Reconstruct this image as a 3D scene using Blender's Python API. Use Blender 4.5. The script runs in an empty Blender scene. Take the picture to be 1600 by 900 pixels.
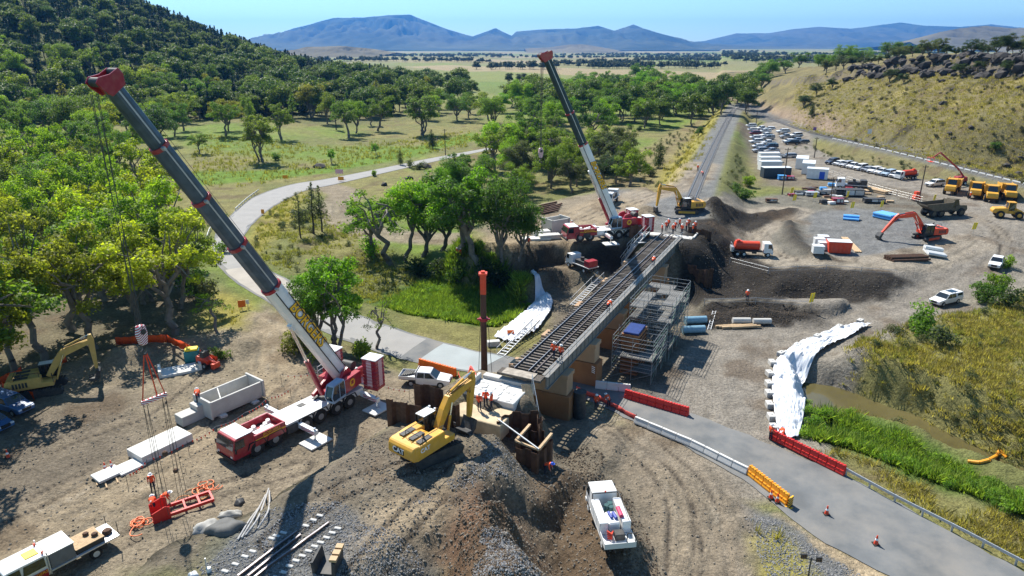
import bpy, bmesh, math, random
import numpy as np
from mathutils import Vector, Matrix
random.seed(7)
RS = np.random.RandomState(11)
R = math.radians
PI = math.pi
scene = bpy.context.scene
COL = scene.collection
# ---------------------------------------------------------------- camera, sky, sun, exposure
HC = 35.5                      # camera height above the road, metres
FPX = 1067.0                   # focal length in photo pixels (1600 wide)
PITCH = math.atan(378 / 1067)
cam_d = bpy.data.cameras.new('camera')
cam_d.sensor_width = 36.0
cam_d.lens = 36.0 * FPX / 1600
cam_d.clip_start = 0.5
cam_d.clip_end = 60000
cam = bpy.data.objects.new('camera', cam_d)
COL.objects.link(cam)
cam.location = (0, 0, HC)
cam.rotation_euler = (PI / 2 - PITCH, 0, 0)
scene.camera = cam
SUN_AZ = -31.0                 # degrees, clockwise from +Y
SUN_EL = 50.0
world = bpy.data.worlds.new('World')
scene.world = world
world.use_nodes = True
wn = world.node_tree
bg = wn.nodes['Background']
sky = wn.nodes.new('ShaderNodeTexSky')
sky.sky_type = 'NISHITA'
sky.sun_disc = False
sky.sun_elevation = R(SUN_EL)
sky.sun_rotation = R(SUN_AZ) % (2 * PI)
sky.altitude = 300
sky.air_density = 1.0
sky.dust_density = 0.1
sky.ozone_density = 2.4
tint = wn.nodes.new('ShaderNodeVectorMath'); tint.operation = 'MULTIPLY'; tint.inputs[1].default_value = (0.76, 1.0, 1.05)
wn.links.new(sky.outputs['Color'], tint.inputs[0]); wn.links.new(tint.outputs['Vector'], bg.inputs['Color'])
bg.inputs['Strength'].default_value = 0.085
sd = bpy.data.lights.new('sun', 'SUN')
sd.energy = 5.0
sd.angle = R(0.53)
sd.color = (1.0, 0.95, 0.86)
sun = bpy.data.objects.new('sun', sd)
COL.objects.link(sun)
SUNV = Vector((math.sin(R(SUN_AZ)) * math.cos(R(SUN_EL)), math.cos(R(SUN_AZ)) * math.cos(R(SUN_EL)), math.sin(R(SUN_EL))))
sun.rotation_euler = SUNV.to_track_quat('Z', 'Y').to_euler()
sun.location = (0, 0, 200)
scene.view_settings.view_transform = 'Standard'
scene.view_settings.look = 'None'
scene.view_settings.exposure = 0.82
scene.view_settings.gamma = 1.0
scene.view_settings.use_curve_mapping = False
scene.render.resolution_x, scene.render.resolution_y = 1024, 576
# ---------------------------------------------------------------- pixels -> places
def ray(px, py):
 a = (px - 800) / FPX
 b = (450 - py) / FPX
 c, s = math.cos(PITCH), math.sin(PITCH)
 return (a, c + b * s, -s + b * c)
def G(px, py, z=0.0):
 d = ray(px, py)
 t = (z - HC) / d[2]
 return (d[0] * t, d[1] * t)
def GD(px, py, fwd):           # point on a pixel's ray at forward distance fwd
 d = ray(px, py)
 t = fwd / d[1]
 return Vector((d[0] * t, fwd, HC + d[2] * t))
# ---------------------------------------------------------------- noise
_TAB = np.random.RandomState(3).rand(256, 256)
def vnoise(x, y, seed=0):
 x = np.asarray(x, float) + seed * 37.31
 y = np.asarray(y, float) + seed * 17.77
 xi = np.floor(x).astype(int); yi = np.floor(y).astype(int)
 fx = x - xi; fy = y - yi
 fx = fx * fx * (3 - 2 * fx); fy = fy * fy * (3 - 2 * fy)
 a = _TAB[xi & 255, yi & 255]; b = _TAB[(xi + 1) & 255, yi & 255]
 c = _TAB[xi & 255, (yi + 1) & 255]; d = _TAB[(xi + 1) & 255, (yi + 1) & 255]
 return (a * (1 - fx) + b * fx) * (1 - fy) + (c * (1 - fx) + d * fx) * fy
def fbm(x, y, seed=0, octs=4):
 s = 0; a = 0.5; f = 1.0
 for i in range(octs):
  s = s + a * vnoise(x * f, y * f, seed + i * 5)
  a *= 0.5; f *= 2.03
 return s / (1 - 0.5 ** octs)          # 0..1
def sstep(t):
 t = np.clip(t, 0, 1)
 return t * t * (3 - 2 * t)
def sd_poly(x, y, poly):
 """signed distance, negative inside"""
 d = np.full(x.shape, 1e18)
 s = np.ones(x.shape)
 n = len(poly)
 for i in range(n):
  ax, ay = poly[i]; bx, by = poly[i - 1]
  ex, ey = bx - ax, by - ay
  wx, wy = x - ax, y - ay
  t = np.clip((wx * ex + wy * ey) / (ex * ex + ey * ey + 1e-12), 0, 1)
  dx, dy = wx - ex * t, wy - ey * t
  d = np.minimum(d, dx * dx + dy * dy)
  c1 = y >= ay; c2 = y < by; c3 = ex * wy > ey * wx
  flip = (c1 & c2 & c3) | (~c1 & ~c2 & ~c3)
  s = np.where(flip, -s, s)
 return s * np.sqrt(d)
def sd_line(x, y, pts):
 """distance to polyline, parameter along it (0..n-1) and signed side"""
 d = np.full(x.shape, 1e18); par = np.zeros(x.shape); side = np.zeros(x.shape)
 for i in range(len(pts) - 1):
  ax, ay = pts[i][:2]; bx, by = pts[i + 1][:2]
  ex, ey = bx - ax, by - ay
  wx, wy = x - ax, y - ay
  t = np.clip((wx * ex + wy * ey) / (ex * ex + ey * ey), 0, 1)
  q = (wx - ex * t) ** 2 + (wy - ey * t) ** 2
  m = q < d
  d = np.where(m, q, d); par = np.where(m, i + t, par)
  side = np.where(m, np.sign(ex * wy - ey * wx), side)
 return np.sqrt(d), par, side
def smooth_line(pts, n=8):
 """Catmull-Rom through pts"""
 out = []
 P_ = [pts[0]] + list(pts) + [pts[-1]]
 for i in range(1, len(P_) - 2):
  p0, p1, p2, p3 = [np.array(q, float) for q in P_[i - 1:i + 3]]
  for k in range(n):
   t = k / n
   out.append(tuple(0.5 * (2 * p1 + (p2 - p0) * t + (2 * p0 - 5 * p1 + 4 * p2 - p3) * t * t + (3 * p1 - p0 - 3 * p2 + p3) * t ** 3)))
 out.append(tuple(pts[-1]))
 return out
# ---------------------------------------------------------------- materials
MATS = {}
def mat(name, col, rough=0.7, metal=0.0, var=0.12, scale=3.0, bump=0.0, dirt=0.0, dirtcol=(0.20, 0.16, 0.11), spec=0.4, coat=0.0, bscale=None):
 """painted / plain surface with grain, uneven tone and optional dust"""
 if name in MATS: return MATS[name]
 m = bpy.data.materials.new(name); m.use_nodes = True
 nt = m.node_tree; n = nt.nodes; l = nt.links
 b = n['Principled BSDF']
 b.inputs['Roughness'].default_value = rough
 b.inputs['Metallic'].default_value = metal
 b.inputs['Specular IOR Level'].default_value = spec
 b.inputs['Coat Weight'].default_value = coat
 tc = n.new('ShaderNodeTexCoord')
 nz = n.new('ShaderNodeTexNoise'); nz.inputs['Scale'].default_value = scale; nz.inputs['Detail'].default_value = 5
 l.new(tc.outputs['Object'], nz.inputs['Vector'])
 mr = n.new('ShaderNodeMapRange')
 mr.inputs['From Min'].default_value = 0.3; mr.inputs['From Max'].default_value = 0.7
 mr.inputs['To Min'].default_value = 1 - var; mr.inputs['To Max'].default_value = 1 + var
 l.new(nz.outputs['Fac'], mr.inputs['Value'])
 mx = n.new('ShaderNodeVectorMath'); mx.operation = 'SCALE'
 mx.inputs[0].default_value = col[:3]
 l.new(mr.outputs['Result'], mx.inputs['Scale'])
 out = mx.outputs['Vector']
 if dirt > 0:
  n2 = n.new('ShaderNodeTexNoise'); n2.inputs['Scale'].default_value = scale * 0.5; n2.inputs['Detail'].default_value = 8; n2.inputs['Roughness'].default_value = 0.7
  l.new(tc.outputs['Object'], n2.inputs['Vector'])
  m2 = n.new('ShaderNodeMapRange'); m2.inputs['From Min'].default_value = 0.42; m2.inputs['From Max'].default_value = 0.75; m2.inputs['To Max'].default_value = dirt
  l.new(n2.outputs['Fac'], m2.inputs['Value'])
  mm = n.new('ShaderNodeMix'); mm.data_type = 'RGBA'
  l.new(m2.outputs['Result'], mm.inputs['Factor']); l.new(out, mm.inputs['A']); mm.inputs['B'].default_value = (*dirtcol, 1)
  out = mm.outputs['Result']
 l.new(out, b.inputs['Base Color'])
 if bump > 0:
  n3 = n.new('ShaderNodeTexNoise'); n3.inputs['Scale'].default_value = bscale or scale * 4; n3.inputs['Detail'].default_value = 4
  l.new(tc.outputs['Object'], n3.inputs['Vector'])
  bp = n.new('ShaderNodeBump'); bp.inputs['Strength'].default_value = bump; bp.inputs['Distance'].default_value = 0.05
  l.new(n3.outputs['Fac'], bp.inputs['Height']); l.new(bp.outputs['Normal'], b.inputs['Normal'])
 MATS[name] = m
 return m
def glassm(name='glass_dark', col=(0.015, 0.02, 0.025)):
 if name in MATS: return MATS[name]
 m = mat(name, col, rough=0.06, var=0.05, spec=0.8)
 return m
M_red = mat('paint_red', (0.36, 0.012, 0.03), 0.35, dirt=0.45, coat=0.3)
M_redor = mat('paint_orange_red', (0.72, 0.06, 0.02), 0.45, dirt=0.3)
M_white = mat('paint_white', (0.80, 0.80, 0.79), 0.35, var=0.07, dirt=0.3, coat=0.3)
M_offwhite = mat('panel_offwhite', (0.66, 0.67, 0.66), 0.5, var=0.08, dirt=0.2)
M_yel = mat('paint_yellow', (0.70, 0.36, 0.035), 0.4, var=0.14, dirt=0.45)
M_yel2 = mat('paint_faded_yellow', (0.56, 0.37, 0.10), 0.55, var=0.15, dirt=0.4)
M_orange = mat('plastic_orange', (0.85, 0.16, 0.012), 0.5, var=0.08, dirt=0.15)
M_orangey = mat('plastic_yellow_orange', (0.85, 0.34, 0.015), 0.5, var=0.08, dirt=0.2)
M_plred = mat('plastic_red', (0.60, 0.025, 0.02), 0.5, var=0.1, dirt=0.2)
M_black = mat('black_rubber', (0.018, 0.018, 0.018), 0.85, var=0.2, dirt=0.35, dirtcol=(0.12, 0.10, 0.075))
M_dark = mat('dark_steel', (0.035, 0.037, 0.04), 0.6, var=0.2, dirt=0.3)
M_boom = mat('boom_grey_blue', (0.075, 0.11, 0.15), 0.3, metal=0.35, var=0.3, scale=1.2, dirt=0.2, dirtcol=(0.10, 0.11, 0.11))
M_chrome = mat('chrome_rod', (0.75, 0.75, 0.74), 0.2, metal=0.9, var=0.05)
M_steel = mat('galvanised_steel', (0.50, 0.52, 0.53), 0.45, metal=0.5, var=0.12, dirt=0.15)
M_alu = mat('aluminium', (0.62, 0.63, 0.64), 0.4, metal=0.4, var=0.1)
M_conc = mat('concrete_precast', (0.50, 0.49, 0.46), 0.85, var=0.12, scale=1.2, dirt=0.2, dirtcol=(0.30, 0.27, 0.22), bump=0.2)
M_concw = mat('concrete_pale', (0.62, 0.61, 0.58), 0.85, var=0.1, scale=1.2, dirt=0.25, dirtcol=(0.36, 0.32, 0.27), bump=0.2)
M_timber = mat('old_timber', (0.10, 0.085, 0.07), 0.9, var=0.35, scale=6, bump=0.3)
M_plank = mat('sawn_timber', (0.45, 0.32, 0.19), 0.85, var=0.2, scale=4)
M_rust = mat('rusty_steel', (0.11, 0.055, 0.03), 0.85, var=0.4, scale=3, dirt=0.6, dirtcol=(0.05, 0.04, 0.035), bump=0.3)
M_rail = mat('rail_steel', (0.16, 0.13, 0.12), 0.45, metal=0.5, var=0.2)
M_railtop = mat('rail_worn_top', (0.55, 0.54, 0.54), 0.3, metal=0.7, var=0.1)
M_glass = glassm()
M_tarp = mat('geotextile_white', (0.66, 0.69, 0.74), 0.8, var=0.1, scale=1.0, dirt=0.4, dirtcol=(0.5, 0.45, 0.36))
M_hivis = mat('hi_vis_orange', (0.90, 0.11, 0.03), 0.8, var=0.12, scale=20)
M_navy = mat('navy_cloth', (0.02, 0.025, 0.045), 0.9, var=0.2, scale=20)
M_skin = mat('skin', (0.45, 0.25, 0.17), 0.6, var=0.05)
M_hat = mat('hard_hat_white', (0.8, 0.8, 0.8), 0.35, var=0.03)
M_hatblue = mat('hard_hat_blue', (0.03, 0.10, 0.55), 0.35, var=0.03)
M_mesh = mat('barrier_mesh_orange', (0.95, 0.10, 0.012), 0.7, var=0.2, scale=4)
M_blue = mat('pipe_blue', (0.10, 0.36, 0.72), 0.5, var=0.1)
M_yflag = mat('sign_yellow', (0.85, 0.62, 0.02), 0.5, var=0.05)
M_purple = mat('banner_purple', (0.20, 0.10, 0.30), 0.5, var=0.3, scale=9)
M_teal = mat('tank_teal', (0.02, 0.20, 0.20), 0.5, var=0.1)
M_pole = mat('pole_timber', (0.09, 0.07, 0.055), 0.9, var=0.25)
def stripes(name, c1, c2, scale=9.0, rot=0.78):
 if name in MATS: return MATS[name]
 m = mat(name, c1, 0.5, var=0.05)
 n = m.node_tree.nodes; l = m.node_tree.links
 tc = n.new('ShaderNodeTexCoord'); mp = n.new('ShaderNodeMapping'); mp.inputs['Rotation'].default_value = (rot, rot, rot)
 w = n.new('ShaderNodeTexWave'); w.inputs['Scale'].default_value = scale
 g = n.new('ShaderNodeMath'); g.operation = 'GREATER_THAN'; g.inputs[1].default_value = 0.5
 mx = n.new('ShaderNodeMix'); mx.data_type = 'RGBA'; mx.inputs['A'].default_value = (*c1, 1); mx.inputs['B'].default_value = (*c2, 1)
 l.new(tc.outputs['Object'], mp.inputs['Vector']); l.new(mp.outputs['Vector'], w.inputs['Vector']); l.new(w.outputs['Fac'], g.inputs[0])
 l.new(g.outputs[0], mx.inputs['Factor']); l.new(mx.outputs['Result'], n['Principled BSDF'].inputs['Base Color'])
 return m
M_stripe = stripes('red_white_stripes', (0.75, 0.75, 0.75), (0.45, 0.015, 0.04), 2.2)
M_chev = stripes('black_yellow_chevron', (0.85, 0.45, 0.02), (0.02, 0.02, 0.02), 1.6)
# ---------------------------------------------------------------- mesh builder
class MB:
 def __init__(s, m=None):
  s.v = []; s.f = []; s.m = m or Matrix.Identity(4)
 def at(s, x=0, y=0, z=0, rz=0, rx=0, ry=0):
  s.m = Matrix.Translation((x, y, z)) @ Matrix.Rotation(rz, 4, 'Z') @ Matrix.Rotation(ry, 4, 'Y') @ Matrix.Rotation(rx, 4, 'X')
  return s
 def add(s, vs, fs):
  o = len(s.v)
  s.v += [tuple(s.m @ Vector(p)) for p in vs]
  s.f += [tuple(i + o for i in f) for f in fs]
  return s
 def box(s, x0, x1, y0, y1, z0, z1):
  return s.add([(x0, y0, z0), (x1, y0, z0), (x1, y1, z0), (x0, y1, z0), (x0, y0, z1), (x1, y0, z1), (x1, y1, z1), (x0, y1, z1)],
                     [(0, 3, 2, 1), (4, 5, 6, 7), (0, 1, 5, 4), (1, 2, 6, 5), (2, 3, 7, 6), (3, 0, 4, 7)])
 def cb(s, c, d):
  return s.box(c[0] - d[0] / 2, c[0] + d[0] / 2, c[1] - d[1] / 2, c[1] + d[1] / 2, c[2] - d[2] / 2, c[2] + d[2] / 2)
 def cyl(s, p0, p1, r0, r1=None, n=10, caps=True):
  r1 = r0 if r1 is None else r1
  p0 = Vector(p0); p1 = Vector(p1); d = (p1 - p0)
  if d.length < 1e-6: return s
  q = d.to_track_quat('Z', 'Y').to_matrix()
  vs = []
  for p, r in ((p0, r0), (p1, r1)):
   for i in range(n):
    a = 2 * PI * i / n
    vs.append(p + q @ Vector((r * math.cos(a), r * math.sin(a), 0)))
  fs = [(i, (i + 1) % n, n + (i + 1) % n, n + i) for i in range(n)]
  if caps: fs += [tuple(range(n - 1, -1, -1)), tuple(range(n, 2 * n))]
  return s.add(vs, fs)
 def tube(s, pts, r, n=6):
  for a, b in zip(pts[:-1], pts[1:]): s.cyl(a, b, r, r, n)
  return s
 def bar(s, p0, p1, w, h):
  """box beam between two points, h in the vertical plane"""
  p0 = Vector(p0); p1 = Vector(p1); d = (p1 - p0).normalized()
  side = d.cross(Vector((0, 0, 1)))
  if side.length < 1e-4: side = Vector((0, 1, 0))
  side.normalize(); up = side.cross(d)
  vs = []
  for p in (p0, p1):
   for a, b in ((-1, -1), (1, -1), (1, 1), (-1, 1)):
    vs.append(p + side * a * w / 2 + up * b * h / 2)
  return s.add(vs, [(0, 3, 2, 1), (4, 5, 6, 7), (0, 1, 5, 4), (1, 2, 6, 5), (2, 3, 7, 6), (3, 0, 4, 7)])
 def prism(s, prof, y0, y1, inset=None):
  """side profile (x,z) extruded over y; inset: per-point half-width reduction"""
  n = len(prof); ins = inset or [0] * n
  vs = [(p[0], y0 + i, p[1]) for p, i in zip(prof, ins)] + [(p[0], y1 - i, p[1]) for p, i in zip(prof, ins)]
  fs = [(i, (i + 1) % n, n + (i + 1) % n, n + i) for i in range(n)]
  fs += [tuple(range(n - 1, -1, -1)), tuple(range(n, 2 * n))]
  return s.add(vs, fs)
 def ball(s, c, r, n=8, sz=1.0):
  vs = []; fs = []
  k = n // 2
  for i in range(k + 1):
   t = PI * i / k
   for j in range(n):
    a = 2 * PI * j / n
    vs.append((c[0] + r * math.sin(t) * math.cos(a), c[1] + r * math.sin(t) * math.sin(a), c[2] + r * sz * math.cos(t)))
  for i in range(k):
   for j in range(n):
    fs.append((i * n + j, (i + 1) * n + j, (i + 1) * n + (j + 1) % n, i * n + (j + 1) % n))
  return s.add(vs, fs)
 def build(s, name, m, parent=None, smooth=False, bevel=0.0):
  me = bpy.data.meshes.new(name)
  me.from_pydata(s.v, [], s.f)
  bm = bmesh.new(); bm.from_mesh(me)
  bmesh.ops.recalc_face_normals(bm, faces=bm.faces)
  if bevel > 0:
   ed = [e for e in bm.edges if len(e.link_faces) == 2 and e.calc_face_angle(0) > 0.5]
   bmesh.ops.bevel(bm, geom=ed, offset=bevel, segments=1, profile=0.6, affect='EDGES', clamp_overlap=True)
  bm.to_mesh(me); bm.free()
  if smooth:
   me.polygons.foreach_set('use_smooth', [True] * len(me.polygons))
   try: me.set_sharp_from_angle(angle=R(40))
   except Exception: pass
  if m: me.materials.append(m)
  o = bpy.data.objects.new(name, me)
  COL.objects.link(o)
  if parent: o.parent = parent
  return o
def tag(o, label=None, cat=None, group=None, kind=None):
 if label: o['label'] = label
 if cat: o['category'] = cat
 if group: o['group'] = group
 if kind: o['kind'] = kind
 return o
def thing(name, label, cat, loc=(0, 0, 0), rz=0, group=None, rx=0, ry=0):
 o = bpy.data.objects.new(name, None)
 o.empty_display_size = 0.3
 COL.objects.link(o)
 o.location = loc
 o.rotation_euler = (rx, ry, rz)
 return tag(o, label, cat, group)
def dup(root, loc=None, rz=None, label=None, group=None, scale=None):
 r = root.copy(); COL.objects.link(r)
 if loc is not None: r.location = loc
 if rz is not None: r.rotation_euler = (root.rotation_euler[0], root.rotation_euler[1], rz)
 if label: r['label'] = label
 if group: r['group'] = group
 if scale: r.scale = (scale,) * 3 if not isinstance(scale, tuple) else scale
 for ch in KIDS(root):
  c = ch.copy(); COL.objects.link(c); c.parent = r
  for g in KIDS(ch):
   d = g.copy(); COL.objects.link(d); d.parent = c
 return r
def KIDS(o):
 return list(o.children)
def np_mesh(name, verts, faces, m=None):
 """fast mesh from arrays; faces (n,3) or (n,4)"""
 me = bpy.data.meshes.new(name)
 verts = np.asarray(verts, np.float32); faces = np.asarray(faces, np.int32)
 k = faces.shape[1]
 me.vertices.add(len(verts)); me.vertices.foreach_set('co', verts.ravel())
 me.loops.add(faces.size); me.loops.foreach_set('vertex_index', faces.ravel())
 me.polygons.add(len(faces))
 me.polygons.foreach_set('loop_start', np.arange(0, faces.size, k, dtype=np.int32))
 me.polygons.foreach_set('loop_total', np.full(len(faces), k, np.int32))
 me.update(calc_edges=True)
 if m: me.materials.append(m)
 return me
def grid_faces(nr, nc):
 i = np.arange(nr - 1)[:, None] * nc + np.arange(nc - 1)[None, :]
 i = i.ravel()
 return np.stack([i, i + 1, i + nc + 1, i + nc], 1)
# ---------------------------------------------------------------- terrain
def W(pts, z=0.0):
 return [G(p[0], p[1], z) for p in pts]
BN = np.array((0.9, 58.8)); BF = np.array((25.2, 108.6))      # bridge ends, deck level
BD = (BF - BN) / np.linalg.norm(BF - BN)                       # along the bridge
BS = np.array((BD[1], -BD[0]))                                 # to its right side
DECK = 6.5
# road edges, read off the photograph on the road's own level
RL = [(1500, 960), (1390, 900), (1275, 838), (1212, 790), (1160, 748), (1075, 700), (1000, 664), (925, 628), (850, 603), (765, 588), (690, 574), (610, 556), (535, 530), (462, 496), (398, 460), (352, 428), (331, 396), (338, 364), (362, 334), (400, 306), (455, 288), (512, 279), (600, 262), (668, 248), (740, 235), (800, 224)]
RR = [(1720, 960), (1612, 900), (1488, 832), (1392, 780), (1318, 742), (1205, 694), (1105, 655), (1000, 614), (920, 586), (818, 562), (735, 545), (655, 524), (575, 497), (512, 470), (462, 443), (415, 418), (380, 392), (386, 362), (412, 334), (446, 312), (480, 297), (524, 288), (606, 269), (672, 254), (742, 239), (802, 227)]
ROADL = smooth_line(W(RL), 6); ROADR = smooth_line(W(RR), 6)
ROADC = [((a[0] + b[0]) / 2, (a[1] + b[1]) / 2) for a, b in zip(ROADL, ROADR)]
ROADC_S = ROADC[::3] + [ROADC[-1]]
NEAR_RAIL = smooth_line([(-34, 14), (-25.0, 23.5), (-19.8, 29.2), (-15.8, 34.0), (-12.3, 38.2), (-5.6, 47.6), tuple(BN)], 5)
FT = [tuple(BF)] + [G(1065, 338, 6.2), G(1082, 305, 6.0), G(1101, 262, 5.6), G(1122, 218, 5.2), G(1143, 178, 5.0), G(1162, 148, 5.0), G(1170, 133, 5.0)]
FAR_RAIL = smooth_line(FT, 5)
RAIL2 = smooth_line(W([(1150, 158), (1172, 170), (1200, 184), (1262, 206), (1330, 221), (1400, 236), (1500, 260), (1600, 284), (1760, 322), (1900, 355)], 3.6), 4)
HAUL = smooth_line(W([(1140, 680), (1160, 620), (1200, 555), (1280, 512), (1400, 470), (1500, 425), (1562, 375), (1560, 335), (1480, 305), (1380, 288), (1290, 272), (1240, 240), (1215, 205)], 0.8), 4)
LOOP = smooth_line(W([(1115, 345), (1180, 335), (1240, 330), (1195, 350), (1168, 372), (1200, 405), (1280, 415), (1380, 412), (1460, 395), (1520, 375)], 2.0), 4)
TRACK = smooth_line(W([(945, 655), (1010, 690), (1060, 740), (1088, 800), (1085, 870), (1060, 960)], 0.5), 4)
PADTRACK = smooth_line(W([(-60, 860), (100, 800), (240, 730), (340, 660), (430, 600), (450, 540), (440, 490)], 0.8), 4)
FPAD = smooth_line(W([(760, 395), (860, 360), (960, 320), (1060, 290), (1090, 260)], 5.2), 4)
RUTS = [smooth_line(W(q, z), 4) for z, q in ((0.4, [(955, 670), (1020, 720), (1062, 790), (1060, 930)]), (0.4, [(985, 668), (1070, 735), (1112, 820), (1120, 930)]), (0.8, [(-60, 840), (120, 752), (260, 690), (400, 610)]), (0.8, [(60, 910), (220, 830), (330, 770), (470, 730)]), (0.8, [(-40, 760), (100, 690), (230, 640), (330, 560)]), (4.8, [(430, 850), (520, 780), (620, 740), (720, 720)]), (5.0, [(560, 900), (640, 810), (740, 720)]), (2.0, [(1230, 340), (1180, 365), (1230, 402), (1330, 408)]), (1.8, [(1560, 420), (1570, 370), (1500, 330), (1400, 300)]), (5.3, [(800, 392), (880, 355), (960, 325), (1050, 300)]))]
LOWPATH = smooth_line(W([(800, 430), (860, 412), (930, 418), (985, 428)], 2.2), 4)
LTRACK = smooth_line(W([(505, 288), (540, 300), (525, 325), (560, 352), (640, 366), (740, 370), (800, 385)], 0.5), 4)
POLYZ = [   # (pixels, level, edge softness in metres)
 ([(-200, 640), (60, 585), (140, 545), (330, 515), (400, 470), (480, 520), (560, 556), (640, 585), (760, 600), (800, 640), (640, 720), (440, 790), (250, 910), (-200, 960)], 0.8, 5),
 ([(640, 500), (780, 520), (830, 490), (850, 450), (820, 430), (700, 425), (580, 400), (500, 425), (560, 480)], -1.6, 6),
 ([(1380, 425), (1500, 405), (1720, 345), (1720, 270), (1300, 240), (1380, 330)], 2.0, 18),
 ([(1105, 385), (1155, 412), (1215, 440), (1300, 437), (1390, 441), (1425, 420), (1440, 340), (1400, 270), (1300, 240), (1200, 190), (1165, 200), (1130, 320)], 2.2, 5.5),
 ([(1095, 462), (1230, 462), (1330, 465), (1300, 480), (1220, 474), (1105, 476)], 1.3, 1.5),
 ([(770, 388), (850, 388), (1000, 386), (1040, 372), (1075, 340), (1020, 290), (940, 290), (820, 318), (720, 350), (700, 380)], 5.3, 5),
 ([(800, 436), (870, 408), (940, 414), (990, 425), (975, 438), (920, 430), (870, 425), (810, 450)], 2.2, 1.6),
 ([(700, 900), (705, 820), (735, 768), (790, 765), (840, 830), (870, 960), (700, 960)], 6.4, 6),
 ([(900, 760), (960, 760), (1010, 880), (1020, 960), (930, 960), (905, 840)], 1.4, 3.5),
 ([(960, 660), (1080, 705), (1170, 760), (1280, 850), (1400, 940), (1040, 960), (1000, 760)], 0.25, 4),
 ([(806, 668), (842, 645), (905, 640), (965, 662), (940, 720), (880, 745), (830, 722)], 0.7, 3.0),
 ([(1275, 575), (1340, 522), (1440, 492), (1520, 480), (1700, 420), (2000, 480), (2000, 720), (1620, 642), (1450, 596), (1335, 583)], 2.4, 3.5),
 ([(1258, 695), (1262, 640), (1320, 640), (1420, 690), (1560, 765), (1720, 830), (1720, 850), (1500, 778), (1340, 714)], -1.5, 5),
 ([(1238, 600), (1300, 608), (1420, 650), (1560, 720), (1680, 780), (1660, 800), (1530, 744), (1430, 700), (1330, 664), (1252, 655)], -3.0, 3.0),
]
POLYZ = [(W(p, z), z, s) for p, z, s in POLYZ]
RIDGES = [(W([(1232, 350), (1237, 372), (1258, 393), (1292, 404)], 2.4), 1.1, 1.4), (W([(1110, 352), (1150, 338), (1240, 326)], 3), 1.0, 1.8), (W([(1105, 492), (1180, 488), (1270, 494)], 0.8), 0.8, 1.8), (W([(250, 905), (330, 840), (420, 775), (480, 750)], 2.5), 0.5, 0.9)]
ROUGHP = W([(690, 740), (770, 700), (900, 740), (1000, 800), (1040, 960), (640, 960), (650, 800)], 4)
PITS = [(W([(690, 660), (725, 652), (765, 668), (800, 655), (812, 668), (800, 700), (760, 700), (715, 690)], 3.4), 3.4, 2.2), (W([(786, 662), (830, 650), (880, 668), (910, 700), (885, 750), (835, 750), (797, 708)], 4.0), 2.3, 2.8), (W([(808, 620), (870, 618), (915, 650), (900, 668), (850, 668)], 0.6), 0.6, 3.0), (W([(835, 648), (900, 645), (960, 662), (1000, 700), (960, 745), (900, 750), (858, 730)], 1.0), 0.8, 3.0)]
MOUNDS = [(G(195, 560, 1.0), 1.7, 4.2), (G(1008, 335, 5.5), 1.6, 3.2), (G(745, 800, 6.0), 1.2, 4.0), (G(600, 420, 0), 0.6, 8),
          (G(380, 545, .8), 1.3, 3.5), (G(1120, 345, 4.0), 1.6, 6.0), (G(800, 905, 6), 1.2, 4), (G(985, 850, 1.4), 1.0, 2.2), (G(1180, 480, 1.3), 0.5, 5)]
def bearing_px(x, y):
 return 800 + FPX * np.hypot(math.cos(PITCH), math.sin(PITCH)) * x / np.maximum(y, 1) * math.cos(PITCH) / 1.0
_HB = np.array([1120, 1165, 1200, 1260, 1400, 1600, 1800, 2200]); _HBY = np.array([158, 165, 184, 207, 240, 288, 336, 430])
_HB_F = np.array([G(a, b, 3.6)[1] for a, b in zip(_HB, _HBY)])
_HB_U = np.array([G(a, b, 3.6)[0] / G(a, b, 3.6)[1] for a, b in zip(_HB, _HBY)])
_HR_Z = np.array([4.0, 6.0, 15.0, 21.0, 31.0, 32.0, 33.0, 36.0])
_LH_U = np.array([-2.2, -1.2, -0.71, -0.62, -0.53, -0.45, -0.36, -0.30, -0.24, -0.15])
_LH_Z = np.array([150, 132, 106, 85, 65, 48, 27, 14, 6, 2])
_ZREL = {}
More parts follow.
